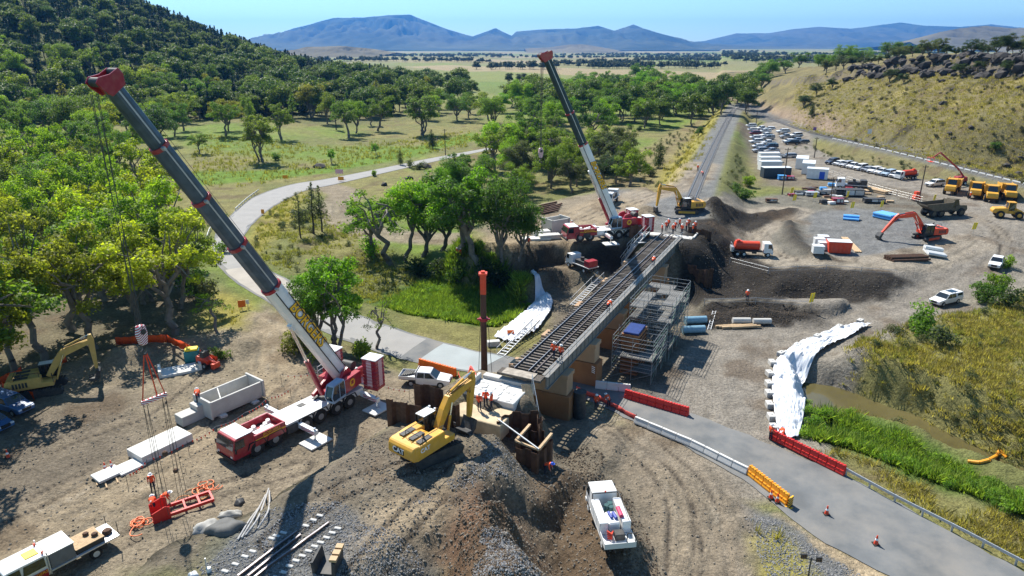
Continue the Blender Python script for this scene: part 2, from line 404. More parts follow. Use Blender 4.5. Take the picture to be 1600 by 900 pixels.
def H(x, y):
 x = np.asarray(x, float); y = np.asarray(y, float)
 shp = x.shape; x = x.ravel(); y = y.ravel()
 far = np.hypot(x, y)
 u = x / np.maximum(y, 5)
 h = 0.5 * (fbm(x / 30, y / 30, 1, 3) - 0.5) + np.clip((far - 150) / 500, 0, 1) * 6 * (fbm(x / 160, y / 160, 2, 3) - 0.5)
 h = h - np.clip((far - 700) / 3000, 0, 1) * 12
 # wooded hill on the left
 zl = np.interp(u, _LH_U, _LH_Z)
 n = fbm(x / 120, y / 120, 3, 4)
 t = (y - 300 - 160 * np.clip(u + 0.7, 0, 1)) / 330
 h = h + zl * sstep(t) * (0.86 + 0.28 * n) * np.clip(1 - (y - 900) / 900, 0, 1)
 # left meadow rise
 h = h + 2.0 * sstep((-x - 60) / 60) * sstep((y - 120) / 80)
 # dry hillside with its rocky ridge on the right
 yb = np.interp(u, _HB_U, _HB_F); zr = np.interp(u, _HB_U, _HR_Z)
 tt = (y - yb) / (yb * 0.46)
 n2 = fbm(x / 22, y / 22, 9, 4) - 0.5
 crest = 0.80 + 0.06 * (fbm(x / 30, y / 30, 12, 2) - 0.5)
 prof = 0.80 * np.clip(tt / 0.8, 0, 1) ** 0.9 + 0.2 * sstep((tt - crest) / 0.05)
 prof = np.clip(prof, 0, 1.08)
 onhill = (u > _HB_U[0]) & (tt > 0)
 fall = np.clip(1 - (tt - 2.2) / 2.5, 0, 1)
 h = np.where(onhill, 3.6 + (zr - 3.6) * prof * fall + n2 * 2.0 * np.clip(tt * 3, 0, 1), h)
 # raised and dug-out areas
 for poly, z, s in POLYZ:
  px = [p[0] for p in poly]; py = [p[1] for p in poly]
  k = (x > min(px) - s) & (x < max(px) + s) & (y > min(py) - s) & (y < max(py) + s)
  if not k.any(): continue
  xs, ys = x[k], y[k]
  d = sd_poly(xs, ys, poly) + (fbm(xs / 2.5, ys / 2.5, 4, 3) - 0.5) * 1.4
  w = sstep(0.5 - d / s)
  h[k] = h[k] * (1 - w) + z * w
 # railway banks
 for line, z0, z1, hw, sl in ((NEAR_RAIL, 4.9, 5.2, 4.6, 6.5), (FAR_RAIL, 6.1, 5.0, 5.0, 7.0)):
  lx = [p[0] for p in line]; ly = [p[1] for p in line]
  k = (x > min(lx) - 16) & (x < max(lx) + 16) & (y > min(ly) - 16) & (y < max(ly) + 16)
  if k.any():
   xs, ys = x[k], y[k]
   d, par, side = sd_line(xs, ys, line)
   d = d + (fbm(xs / 3, ys / 3, 6, 3) - 0.5) * 1.6
   z = z0 + (z1 - z0) * par / len(line)
   w = sstep(1 - (d - hw) / sl)
   h[k] = np.where(z > h[k], h[k] * (1 - w) + z * w, h[k])
 k = (far < 420) & (x > 20) & (y > 60)
 if k.any():
  xs, ys = x[k], y[k]
  d, par, side = sd_line(xs, ys, RAIL2)
  w = sstep(1 - (d - 4) / 7)
  h[k] = h[k] * (1 - w) + 3.6 * w
 for (mx, my), mh, mr in MOUNDS:
  k = (abs(x - mx) < mr * 1.6) & (abs(y - my) < mr * 1.6)
  if k.any():
   xs, ys = x[k], y[k]
   r = np.hypot(xs - mx, ys - my) / mr + (fbm(xs / 1.5, ys / 1.5, 8, 3) - 0.5) * 0.5
   h[k] += mh * sstep(1 - r)
 for ln, rh, rw in RIDGES:
  d, par, side = sd_line(x, y, ln); h = h + rh * np.exp(-(d / rw) ** 2) * (0.6 + 0.8 * fbm(x / 2, y / 2, 19, 2))
 d = sd_poly(x, y, ROUGHP); h = h + sstep(0.5 - d / 5) * (1.1 * (abs(2 * fbm(x / 2.6, y / 2.6, 26, 5) - 1) - 0.25))
 for poly, z, s in PITS:
  d = sd_poly(x, y, poly) + (fbm(x / 1.5, y / 1.5, 4, 3) - 0.5) * 0.8
  w = sstep(0.5 - d / s); h = np.where(z < h, h * (1 - w) + z * w, h)
 # under the bridge the bank stops short; then the road itself
 k = far < 330
 xs, ys = x[k], y[k]
 a = (xs - BN[0]) * BD[0] + (ys - BN[1]) * BD[1]; b = (xs - BN[0]) * BS[0] + (ys - BN[1]) * BS[1]
 w = sstep((a - 0.5) / 3.0) * sstep((51.5 - a) / 4.5) * sstep((9 - abs(b)) / 5)
 h[k] = h[k] * (1 - w) + np.minimum(h[k], 0.0) * w
 d, par, side = sd_line(xs, ys, ROADC_S)
 w = sstep(1 - (d - 4.6) / 3.5)
 h[k] = h[k] * (1 - w) + (-0.06) * w
 # rough ground close by
 nearw = np.clip(1 - (far - 90) / 130, 0, 1)
 rough = sstep((d - 4.5) / 3) * (0.15 + 0.85 * sstep((sd_line(xs, ys, HAUL)[0] - 7) / 3))
 h[k] += 0.42 * (fbm(xs / 1.9, ys / 1.9, 14, 5) - 0.5) * nearw[k] * rough
 for ln, hw in ((TRACK, 1.1), (PADTRACK, 1.1), (HAUL, 1.2)):
  dd, pp, ss = sd_line(xs, ys, ln)
  h[k] -= 0.07 * np.exp(-((dd - hw) / 0.3) ** 2)
 return h.reshape(shp)
def hz(x, y):
 return float(H(np.array([x]), np.array([y]))[0])
def GT(px, py):
 """where a pixel's ray meets the terrain"""
 d = ray(px, py)
 f = np.concatenate([np.linspace(20, 140, 900), np.linspace(140, 900, 900)[1:], np.linspace(900, 9000, 500)[1:]])
 t = f / d[1]
 x = d[0] * t; z = HC + d[2] * t
 hh = H(x, f)
 i = int(np.argmax(z < hh)) if (z < hh).any() else len(f) - 1
 if i > 0:
  a = z[i - 1] - hh[i - 1]; b = hh[i] - z[i]
  k = a / (a + b + 1e-9)
  return Vector((x[i - 1] + (x[i] - x[i - 1]) * k, f[i - 1] + (f[i] - f[i - 1]) * k, hh[i - 1] + (hh[i] - hh[i - 1]) * k))
 return Vector((x[i], f[i], hh[i]))
def on(px, py, z=None):
 if z is None: return GT(px, py)
 g = G(px, py, z); return Vector((g[0], g[1], z))
# ---- ground colours: what lies on the surface there
C_dry = (0.20, 0.185, 0.068); C_olive = (0.15, 0.155, 0.055); C_green = (0.12, 0.20, 0.025); C_yel = (0.255, 0.225, 0.055)
C_lush = (0.085, 0.135, 0.025); C_dirt = (0.245, 0.20, 0.145); C_dirtg = (0.165, 0.138, 0.104); C_tan = (0.38, 0.295, 0.19)
C_dark = (0.030, 0.026, 0.022); C_gravel = (0.165, 0.165, 0.16); C_litter = (0.15, 0.125, 0.085); C_rock = (0.13, 0.11, 0.09); C_red = (0.17, 0.095, 0.055); C_brown = (0.115, 0.08, 0.05)
POLYC = [  # pixels, level, colour, softness
 ([(870, 605), (1000, 618), (1100, 600), (1100, 470), (1050, 410), (960, 470), (860, 540), (790, 565)], 0, C_dirtg, 2.5),
 ([(200, 960), (240, 900), (300, 850), (430, 780), (500, 760), (440, 830), (340, 910), (300, 960)], 2.5, C_dirtg, 3),
 ([(-300, 660), (-50, 560), (0, 400), (320, 420), (395, 490), (330, 530), (140, 560), (60, 600)], 1, C_litter, 6),
 ([(-300, 640), (60, 588), (140, 545), (330, 515), (396, 480), (418, 462), (480, 515), (560, 556), (640, 585), (760, 600), (800, 640), (640, 720), (440, 790), (250, 910), (-300, 960)], 0.8, C_dirt, 3),
 ([(-300, 700), (60, 640), (200, 600), (230, 680), (110, 790), (-300, 960)], 0.8, C_dirtg, 4),
 ([(640, 700), (800, 640), (900, 612), (960, 645), (1090, 704), (1180, 755), (1230, 800), (1300, 850), (1440, 960), (500, 960), (440, 800)], 1.5, C_dirtg, 3),
 ([(1160, 790), (1210, 802), (1290, 850), (1400, 930), (1230, 960), (1180, 860)], 0.2, C_gravel, 2),
 ([(1215, 800), (1262, 835), (1300, 845), (1410, 905), (1450, 960), (1380, 930), (1290, 860), (1230, 820)], 0.2, C_tan, 0.8),
 ([(1165, 835), (1215, 830), (1260, 870), (1270, 930), (1190, 930)], 0.2, C_yel, 1.2),
 ([(980, 612), (1080, 650), (1205, 694), (1203, 600), (1210, 560), (1280, 520), (1380, 495), (1440, 482), (1530, 445), (1620, 400), (1760, 340), (1620, 290), (1480, 282), (1300, 300), (1150, 320), (1090, 340), (1080, 420), (1090, 480), (1060, 560)], 1, (0.165, 0.15, 0.125), 3),
 ([(1262, 335), (1330, 325), (1500, 350), (1520, 380), (1440, 420), (1330, 412), (1262, 392)], 2, C_gravel, 3),
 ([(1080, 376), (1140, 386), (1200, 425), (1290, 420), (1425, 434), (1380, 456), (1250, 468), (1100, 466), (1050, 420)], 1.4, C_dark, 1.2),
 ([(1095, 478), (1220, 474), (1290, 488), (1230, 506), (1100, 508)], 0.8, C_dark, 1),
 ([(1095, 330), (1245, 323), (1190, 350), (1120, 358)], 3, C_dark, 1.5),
 ([(1150, 205), (1230, 192), (1285, 240), (1430, 262), (1640, 300), (1640, 325), (1440, 312), (1280, 295), (1195, 292), (1170, 250)], 2, C_dirtg, 4),
 ([(760, 400), (830, 382), (1000, 386), (1045, 368), (900, 472), (850, 486), (845, 452), (800, 432)], 3, C_dirtg, 3),
 ([(770, 436), (830, 396), (870, 400), (820, 440)], 3, C_brown, 2), ([(940, 392), (1000, 388), (1010, 400), (950, 440)], 3.5, C_brown, 2),
 ([(740, 360), (830, 320), (960, 295), (1060, 300), (1085, 345), (1040, 374), (860, 390), (780, 388)], 5.3, C_dirt, 3),
 ([(940, 300), (1060, 250), (1100, 262), (1085, 330), (1040, 345), (1000, 320)], 5.3, C_gravel, 3),
 ([(1080, 300), (1105, 270), (1150, 215), (1165, 240), (1150, 290), (1110, 330)], 4, C_olive, 2),
 ([(935, 310), (975, 235), (1040, 200), (1100, 175), (1110, 200), (1070, 290), (1000, 312)], 3, (0.215, 0.18, 0.085), 5),
 ([(1215, 222), (1290, 222), (1420, 248), (1640, 300), (1640, 326), (1480, 288), (1400, 268), (1300, 246)], 3, (0.175, 0.155, 0.07), 2.5),
 ([(1040, 300), (1030, 250), (1085, 195), (1135, 160), (1112, 225), (1075, 296)], 4, C_yel, 4),
 ([(390, 340), (480, 310), (560, 362), (700, 430), (600, 505), (480, 460), (395, 410)], 0, C_olive, 5),
 ([(382, 372), (420, 320), (478, 300), (470, 340), (430, 370), (400, 410)], 0, C_yel, 3),
 ([(455, 355), (560, 355), (570, 400), (480, 410)], 0, C_dry, 4),
 ([(560, 470), (640, 440), (720, 430), (800, 450), (835, 470), (800, 515), (740, 525), (640, 505)], -1.4, C_lush, 2),
 ([(395, 415), (470, 440), (560, 480), (540, 500), (470, 460)], 0, C_lush, 2),
 ([(300, 500), (320, 440), (395, 465), (385, 520)], 0.6, C_yel, 3),
 ([(300, 272), (500, 260), (600, 240), (740, 203), (745, 216), (600, 250), (510, 268), (300, 292)], 0.5, C_green, 3),
 ([(1262, 590), (1340, 522), (1440, 492), (1520, 482), (1640, 440), (1900, 480), (1900, 760), (1620, 690), (1450, 628), (1335, 600)], 2.3, C_dry, 3),
 ([(1252, 720), (1258, 640), (1310, 618), (1400, 660), (1540, 740), (1700, 800), (1700, 850), (1480, 775), (1330, 712)], -0.5, C_lush, 1.5),
 ([(1325, 712), (1480, 775), (1700, 860), (1700, 960), (1600, 890), (1330, 742)], 0, C_dry, 1.5),
 ([(660, 930), (690, 820), (735, 755), (800, 750), (860, 820), (890, 960), (660, 960)], 5.5, C_red, 3),
 ([(770, 800), (870, 820), (900, 960), (720, 960), (740, 870)], 5.0, C_brown, 3),
 ([(830, 740), (900, 730), (960, 790), (1040, 900), (1040, 960), (850, 960), (840, 840)], 2, C_brown, 3),
 ([(330, 860), (420, 800), (520, 790), (640, 840), (690, 960), (300, 960)], 5, C_gravel, 2),
 ([(600, 790), (700, 760), (700, 800), (620, 860), (560, 870)], 5, C_tan, 2.5),
 ([(400, 770), (560, 700), (640, 740), (520, 800), (420, 830)], 4, C_dirtg, 3),
]
POLYC = [(W(p, z), c, s) for p, z, c, s in POLYC]
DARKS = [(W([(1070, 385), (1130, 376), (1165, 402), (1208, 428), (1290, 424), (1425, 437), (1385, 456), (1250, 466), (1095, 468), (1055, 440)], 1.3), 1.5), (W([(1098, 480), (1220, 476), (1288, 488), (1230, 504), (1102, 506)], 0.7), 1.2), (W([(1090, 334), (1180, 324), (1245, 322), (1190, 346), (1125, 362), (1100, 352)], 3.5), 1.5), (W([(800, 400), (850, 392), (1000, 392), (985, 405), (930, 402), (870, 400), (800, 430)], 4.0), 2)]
def ground_colour(x, y):
 far = np.hypot(x, y)
 c = np.empty((len(x), 3))
 def mixc(k, w, col):
  v = w[:, None]
  c[k] = c[k] * (1 - v) + np.array(col) * v
 n1 = fbm(x / 14, y / 14, 21, 4); n2 = fbm(x / 60, y / 60, 22, 3); n3 = fbm(x / 3, y / 3, 23, 3)
 c[:] = np.array(C_dry)
 al = np.ones(len(x), bool)
 mixc(al, sstep((n1 - 0.42) * 5), C_olive)
 mixc(al, 0.75 * sstep((n2 - 0.46) * 5), C_green)
 mixc(al, 0.35 * sstep((n3 - 0.5) * 4), (0.20, 0.165, 0.09))
 # plain: paddocks in blocks
 k = far > 300
 if k.any():
  xs = x[k] * 0.93 + y[k] * 0.36; ys = y[k] * 0.93 - x[k] * 0.36
  ca = np.floor(xs / 260 + 0.3 * np.floor(ys / 330)); cb = np.floor(ys / 330)
  r = _TAB[(ca.astype(int) * 7 + 13) & 255, (cb.astype(int) * 11 + 5) & 255]
  pal = np.array([(0.25, 0.21, 0.10), (0.18, 0.20, 0.065), (0.30, 0.235, 0.14), (0.13, 0.18, 0.045), (0.20, 0.19, 0.085)])
  f = pal[(r * 5).astype(int) % 5]
  w = (sstep((far[k] - 380) / 120) * 0.85)[:, None]
  c[k] = c[k] * (1 - w) + f * (0.85 + 0.3 * n1[k])[:, None] * w
 u = x / np.maximum(y, 5)
 yb = np.interp(u, _HB_U, _HB_F); tt = (y - yb) / (yb * 0.46)
 hill = (u > _HB_U[0]) & (tt > -0.02) & (y < 900)
 if hill.any():
  w = sstep((tt[hill] + 0.02) / 0.05)
  mixc(hill, w, (0.165, 0.14, 0.062))
  mixc(hill, w * 0.75 * sstep((fbm(x[hill] / 6, y[hill] / 6, 31, 4) - 0.5) * 5), (0.14, 0.125, 0.06))
  mixc(hill, w * sstep((fbm(x[hill] / 9, y[hill] / 5, 33, 4) - 0.6) * 8), (0.23, 0.19, 0.075))
  mixc(hill, w * 0.9 * sstep((0.05 - abs(tt[hill] - 0.82)) / 0.03), C_rock)
  mixc(hill, 0.8 * sstep((fbm(x[hill] / 7, y[hill] / 3, 36, 3) - 0.66) * 9) * w, C_dark)
  nose = sstep((0.50 - u[hill]) / 0.05) * sstep((0.35 - tt[hill]) / 0.2)
  mixc(hill, nose * 0.8 * w, (0.27, 0.20, 0.15))
 lh = (u < -0.12) & (y > 290) & (y < 1800)
 if lh.any():
  mixc(lh, 0.7 * sstep((y[lh] - 300) / 60) * sstep((-0.12 - u[lh]) / 0.1) * sstep((1800 - y[lh]) / 600), (0.10, 0.10, 0.045))
 k = far < 420
 idx = np.where(k)[0]
 X, Y = x[idx], y[idx]
 jx = X + (fbm(X / 1.8, Y / 1.8, 41, 3) - 0.5) * 2.2; jy = Y + (fbm(X / 1.8, Y / 1.8, 47, 3) - 0.5) * 2.2
 for poly, col, s in POLYC:
  px = [p[0] for p in poly]; py = [p[1] for p in poly]
  q = (X > min(px) - s - 2) & (X < max(px) + s + 2) & (Y > min(py) - s - 2) & (Y < max(py) + s + 2)
  if not q.any(): continue
  d = sd_poly(jx[q], jy[q], poly)
  mixc(idx[q], sstep(0.5 - d / (s * 1.3)) * 0.95, col)
 # railway ballast, haul roads and wheel tracks
 for ln, hw, sf, col, op in ((FAR_RAIL, 3.6, 1.6, C_gravel, 0.95), (RAIL2, 4.6, 1.6, (0.13, 0.13, 0.125), 0.95), (HAUL, 8.0, 2.0, (0.235, 0.21, 0.175), 0.95), (LOOP, 3.4, 1.2, (0.29, 0.25, 0.195), 0.95),
        (TRACK, 3.0, 2.5, C_dirt, 0.7), (PADTRACK, 2.6, 2.4, C_tan, 0.35), (FPAD, 4, 3, C_tan, 0.5), (LOWPATH, 1.8, 1.0, C_tan, 0.8), (LTRACK, 3.4, 2, C_dirt, 0.9)):
  d, par, side = sd_line(X, Y, ln)
  mixc(idx, op * sstep(1 - (d - hw) / sf), col)
  if col not in (C_gravel,):
   for o_, wd in ((0.9, 0.22), (1.9, 0.2), (3.2, 0.25)):
    wob = (fbm(par * 1.2, par * 0 + o_ * 9, 52, 2) - 0.5) * 1.2
    w = np.exp(-((d + wob - o_) / wd) ** 2) * sstep(1 - (d - hw - 1) / 1.5) * sstep((fbm(X / 4, Y / 4, 55, 2) - 0.35) * 5)
    mixc(idx, (0.35 if ln is HAUL else 0.7) * w, (0.13, 0.115, 0.09) if o_ != 1.9 else (0.34, 0.29, 0.22))
 v = 0.80 + 0.42 * fbm(X / 0.9, Y / 0.9, 61, 3)
 c[idx] *= v[:, None]
 for ln in RUTS:
  d, par, side = sd_line(X, Y, ln)
  br_ = sstep((fbm(X / 3, Y / 3, 57, 2) - 0.3) * 5)
  mixc(idx, 0.45 * np.exp(-(d / 1.6) ** 2) * br_, (0.27, 0.22, 0.155))
  mixc(idx, 0.9 * np.exp(-((d - 0.95) / 0.2) ** 2) * br_, (0.06, 0.05, 0.04))
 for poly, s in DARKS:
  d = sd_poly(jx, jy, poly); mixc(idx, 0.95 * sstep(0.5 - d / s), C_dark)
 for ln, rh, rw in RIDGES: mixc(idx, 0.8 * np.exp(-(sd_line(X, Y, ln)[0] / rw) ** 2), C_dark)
 # dug soil patches on bare ground
 bare = (c[idx, 0] < c[idx, 1] * 1.35) & (c[idx, 0] > c[idx, 1] * 1.02)
 pw = sstep((fbm(X / 5, Y / 5, 63, 4) - 0.60) * 7) * bare * 0.55
 mixc(idx, pw, C_brown)
 return np.clip(c, 0.01, 0.8)
rows = [12.0]
while rows[-1] < 330: rows.append(rows[-1] + max(0.33, 0.0095 * rows[-1]))
while rows[-1] < 26000: rows.append(rows[-1] * 1.022)
rows = np.array(rows)
cols = np.concatenate([-np.geomspace(3.0, 0.96, 14)[:-1], np.linspace(-0.96, 0.96, 480), np.geomspace(0.96, 3.0, 14)[1:]])
YY, UU = np.meshgrid(rows, cols, indexing='ij')
XX = UU * (YY + 8)
ZZ = H(XX, YY)
for ln in RUTS:
 k_ = YY.ravel() < 200; d_ = sd_line(XX.ravel()[k_], YY.ravel()[k_], ln)[0]; zf = ZZ.ravel(); zf[k_] -= 0.09 * np.exp(-((d_ - 0.95) / 0.22) ** 2) - 0.04 * np.exp(-((d_ - 1.4) / 0.2) ** 2); ZZ = zf.reshape(ZZ.shape)
GC = ground_colour(XX.ravel(), YY.ravel())
gme = np_mesh('ground', np.stack([XX.ravel(), YY.ravel(), ZZ.ravel()], 1), grid_faces(len(rows), len(cols)))
att = gme.color_attributes.new('gcol', 'FLOAT_COLOR', 'POINT')
att.data.foreach_set('color', np.concatenate([GC, np.ones((len(GC), 1))], 1).astype(np.float32).ravel())
gme.polygons.foreach_set('use_smooth', np.ones(len(gme.polygons), bool))
def ground_material():
 m = bpy.data.materials.new('ground_soil_and_grass'); m.use_nodes = True
 n = m.node_tree.nodes; l = m.node_tree.links; b = n['Principled BSDF']
 b.inputs['Roughness'].default_value = 0.95; b.inputs['Specular IOR Level'].default_value = 0.15
 a = n.new('ShaderNodeAttribute'); a.attribute_name = 'gcol'
 g = n.new('ShaderNodeNewGeometry')
 def noise(sc, det=6, ro=0.6):
  t = n.new('ShaderNodeTexNoise'); t.inputs['Scale'].default_value = sc; t.inputs['Detail'].default_value = det; t.inputs['Roughness'].default_value = ro
  l.new(g.outputs['Position'], t.inputs['Vector']); return t.outputs['Fac']
 def rng(s, a0, a1, b0, b1):
  r = n.new('ShaderNodeMapRange'); l.new(s, r.inputs['Value'])
  r.inputs['From Min'].default_value = a0; r.inputs['From Max'].default_value = a1; r.inputs['To Min'].default_value = b0; r.inputs['To Max'].default_value = b1
  return r.outputs['Result']
 f1 = rng(noise(3.4, 10, 0.8), 0.32, 0.68, 0.42, 1.5)
 f2 = rng(noise(0.35, 5), 0.3, 0.7, 0.8, 1.2)
 mu = n.new('ShaderNodeMath'); mu.operation = 'MULTIPLY'; l.new(f1, mu.inputs[0]); l.new(f2, mu.inputs[1])
 sc = n.new('ShaderNodeVectorMath'); sc.operation = 'SCALE'; l.new(a.outputs['Color'], sc.inputs[0]); l.new(mu.outputs[0], sc.inputs['Scale'])
 l.new(sc.outputs['Vector'], b.inputs['Base Color'])
 bp = n.new('ShaderNodeBump'); bp.inputs['Strength'].default_value = 1.0; bp.inputs['Distance'].default_value = 0.28
 l.new(noise(3.2, 8, 0.7), bp.inputs['Height'])
 bp2 = n.new('ShaderNodeBump'); bp2.inputs['Strength'].default_value = 0.6; bp2.inputs['Distance'].default_value = 0.6
 l.new(noise(0.5, 6, 0.6), bp2.inputs['Height']); l.new(bp.outputs['Normal'], bp2.inputs['Normal'])
 l.new(bp2.outputs['Normal'], b.inputs['Normal'])
 return m
gme.materials.append(ground_material())
ground = bpy.data.objects.new('ground', gme); COL.objects.link(ground)
tag(ground, 'dirt, gravel and dry grass ground of the valley', None, None, 'structure')
# ---- sealed road
def asphalt():
 m = mat('asphalt_worn', (0.14, 0.147, 0.15), 0.9, var=0.22, scale=0.35, dirt=0.7, dirtcol=(0.24, 0.21, 0.17), bump=0.25, bscale=14)
 return m
def strip(name, Lp, Rp, z, m, nx=8, crown=0.0):
 vs = []
 for a, b in zip(Lp, Rp):
  for k in range(nx + 1):
   t = k / nx
   x, y = a[0] + (b[0] - a[0]) * t, a[1] + (b[1] - a[1]) * t
   e = 0.3 * (float(vnoise(x * 0.9, y * 0.9, 5)) - 0.5) if k in (0, nx) else 0
   vs.append((x + e, y + e, z + crown * (1 - (2 * t - 1) ** 2)))
 me = np_mesh(name, vs, grid_faces(len(Lp), nx + 1), m)
 o = bpy.data.objects.new(name, me); COL.objects.link(o)
 return o
road = strip('road', ROADL, ROADR, 0.0, asphalt(), 8, 0.05)
tag(road, 'sealed grey road curving under the railway bridge', None, None, 'structure')
# pale resealed patch on the bend
M_seal = mat('pale_seal', (0.27, 0.262, 0.25), 0.9, var=0.08, scale=0.4, dirt=0.2, dirtcol=(0.25, 0.24, 0.22))
pl = [((a[0] * 0.94 + b[0] * 0.06), (a[1] * 0.94 + b[1] * 0.06)) for a, b in zip(ROADL, ROADR)]
pr = [((a[0] * 0.06 + b[0] * 0.94), (a[1] * 0.06 + b[1] * 0.94)) for a, b in zip(ROADL, ROADR)]
i0 = 10 * 6 + 5
tag(strip('road_patch', pl[i0:], pr[i0:], 0.012, M_seal, 4, 0.05), 'pale sealed stretch of road sweeping round the bend', None, None, 'structure')
tag(strip('road_patch', pl[13 * 6 - 2:15 * 6 + 2], pr[13 * 6 - 2:15 * 6 + 2], 0.022, mat('pale_seal_tan', (0.34, 0.31, 0.27), 0.9, var=0.1, scale=0.4), 4, 0.05), 'pale sandy stretch of road where the dirt track joins', None, None, 'structure')
tag(strip('road_patch', pl[9 * 6 + 2:10 * 6 + 4], pr[9 * 6 + 2:10 * 6 + 4], 0.022, mat('concrete_apron', (0.30, 0.33, 0.33), 0.9, var=0.08, scale=0.4), 4, 0.05), 'grey-green concrete apron on the road beside the bridge', None, None, 'structure')
# ---- creek water
def water_mat():
 m = mat('creek_water', (0.10, 0.085, 0.035), 0.08, var=0.15, scale=0.3, spec=0.6)
 n = m.node_tree.nodes; l = m.node_tree.links
 nz = n.new('ShaderNodeTexNoise'); nz.inputs['Scale'].default_value = 2.5
 bp = n.new('ShaderNodeBump'); bp.inputs['Strength'].default_value = 0.15; bp.inputs['Distance'].default_value = 0.05
 l.new(nz.outputs['Fac'], bp.inputs['Height']); l.new(bp.outputs['Normal'], n['Principled BSDF'].inputs['Normal'])
 return m
wp = W([(1200, 580), (1330, 580), (1480, 640), (1720, 740), (1720, 830), (1530, 760), (1400, 700), (1240, 660)], -2.3)
me = bpy.data.meshes.new('creek_water'); me.from_pydata([(p[0], p[1], -2.25) for p in wp], [], [tuple(range(len(wp)))])
me.materials.append(water_mat())
tag(COL.objects.link(bpy.data.objects.new('creek_water', me)) or bpy.data.objects['creek_water'], 'muddy green creek water between reeds and bank', None, None, 'structure')
# ---- far blue ranges
def mountains(name, label, prof, dist, depth, col, seed, base=-10):
 xs = np.array([p[0] for p in prof], float); ys = np.array([p[1] for p in prof], float)
 px = np.linspace(xs[0], xs[-1], 320)
 py = np.interp(px, xs, ys)
 nr = 46
 V = []
 for j in range(nr):
  t = j / (nr - 1)
  fwd = dist - depth * (1 - t)
  for i, (a, b) in enumerate(zip(px, py)):
   p = GD(a, b, dist)
   topz = p.z
   x = p.x
   # spurs and gullies running down the face
   s = float(t ** 1.25)
   V.append((x, fwd, topz, s))
 V = np.array(V)
 x, y, tz, s = V.T
 rid = 1 - 1.5 * abs(2 * fbm(x / (dist * 0.024), y / (dist * 0.08), seed, 6) - 1)
 rid2 = fbm(x / (dist * 0.012), y / (dist * 0.012), seed + 3, 4)
 z = base + (tz - base) * np.clip(s * (0.42 + 0.8 * rid + 0.5 * (rid2 - .5)), 0.02, 1.0) ** 1.0
 edge = s > 0.999
 z = np.where(edge, tz + (rid2 - 0.5) * dist * 0.0012, np.minimum(z, base + (tz - base) * (0.25 + 0.75 * s)))
 V2 = np.stack([x, y, z], 1)
 # back slope
 back = V2.reshape(nr, -1, 3)[-1].copy(); back[:, 1] += depth * 0.7; back[:, 2] = base
 V2 = np.concatenate([V2, back])
 me = np_mesh(name, V2, grid_faces(nr + 1, len(px)), mat(name + '_cover', col, 0.95, var=0.35, scale=9.0 / dist, dirt=0.5, dirtcol=(0.23, 0.18, 0.10), spec=0.1))
 me.polygons.foreach_set('use_smooth', np.ones(len(me.polygons), bool))
 o = bpy.data.objects.new(name, me); COL.objects.link(o)
 return tag(o, label, None, None, 'structure')
M1 = [(380, 76), (432, 62), (470, 42), (520, 28), (570, 27), (605, 24), (642, 23), (668, 34), (700, 46), (738, 57), (774, 44), (800, 56), (806, 49), (850, 46), (905, 44), (935, 40), (960, 48), (990, 38), (1015, 48), (1060, 62), (1100, 68), (1160, 70), (1260, 72)]
M2 = [(1040, 70), (1100, 64), (1150, 52), (1200, 52), (1235, 46), (1280, 42), (1330, 45), (1370, 40), (1408, 35), (1440, 40), (1500, 42), (1550, 38), (1600, 44), (1680, 40), (1800, 36), (2000, 40)]
M3 = [(820, 76), (860, 74), (885, 70), (910, 69), (935, 73), (960, 77)]
M4 = [(1420, 66), (1470, 50), (1500, 44), (1540, 40), (1580, 44), (1640, 42), (1800, 46)]
M5 = [(440, 82), (480, 73), (540, 72), (580, 76), (620, 82)]
mountains('mountain_range', 'high blue hazy mountain range behind the plain, broad summit', M1, 11000, 3600, (0.045, 0.06, 0.03), 71)
mountains('mountain_range', 'long low blue range to the right of the pointed peak', M2, 13500, 4200, (0.045, 0.06, 0.03), 83)
mountains('low_hill', 'small brown hill at the foot of the blue range', M3, 6500, 900, (0.14, 0.12, 0.06), 91)
mountains('low_hill', 'bare brown rise below the right-hand blue range', M4, 5200, 1500, (0.11, 0.10, 0.05), 95)
mountains('low_hill', 'low wooded rise beyond the forested hill', M5, 3600, 700, (0.05, 0.065, 0.03), 97)
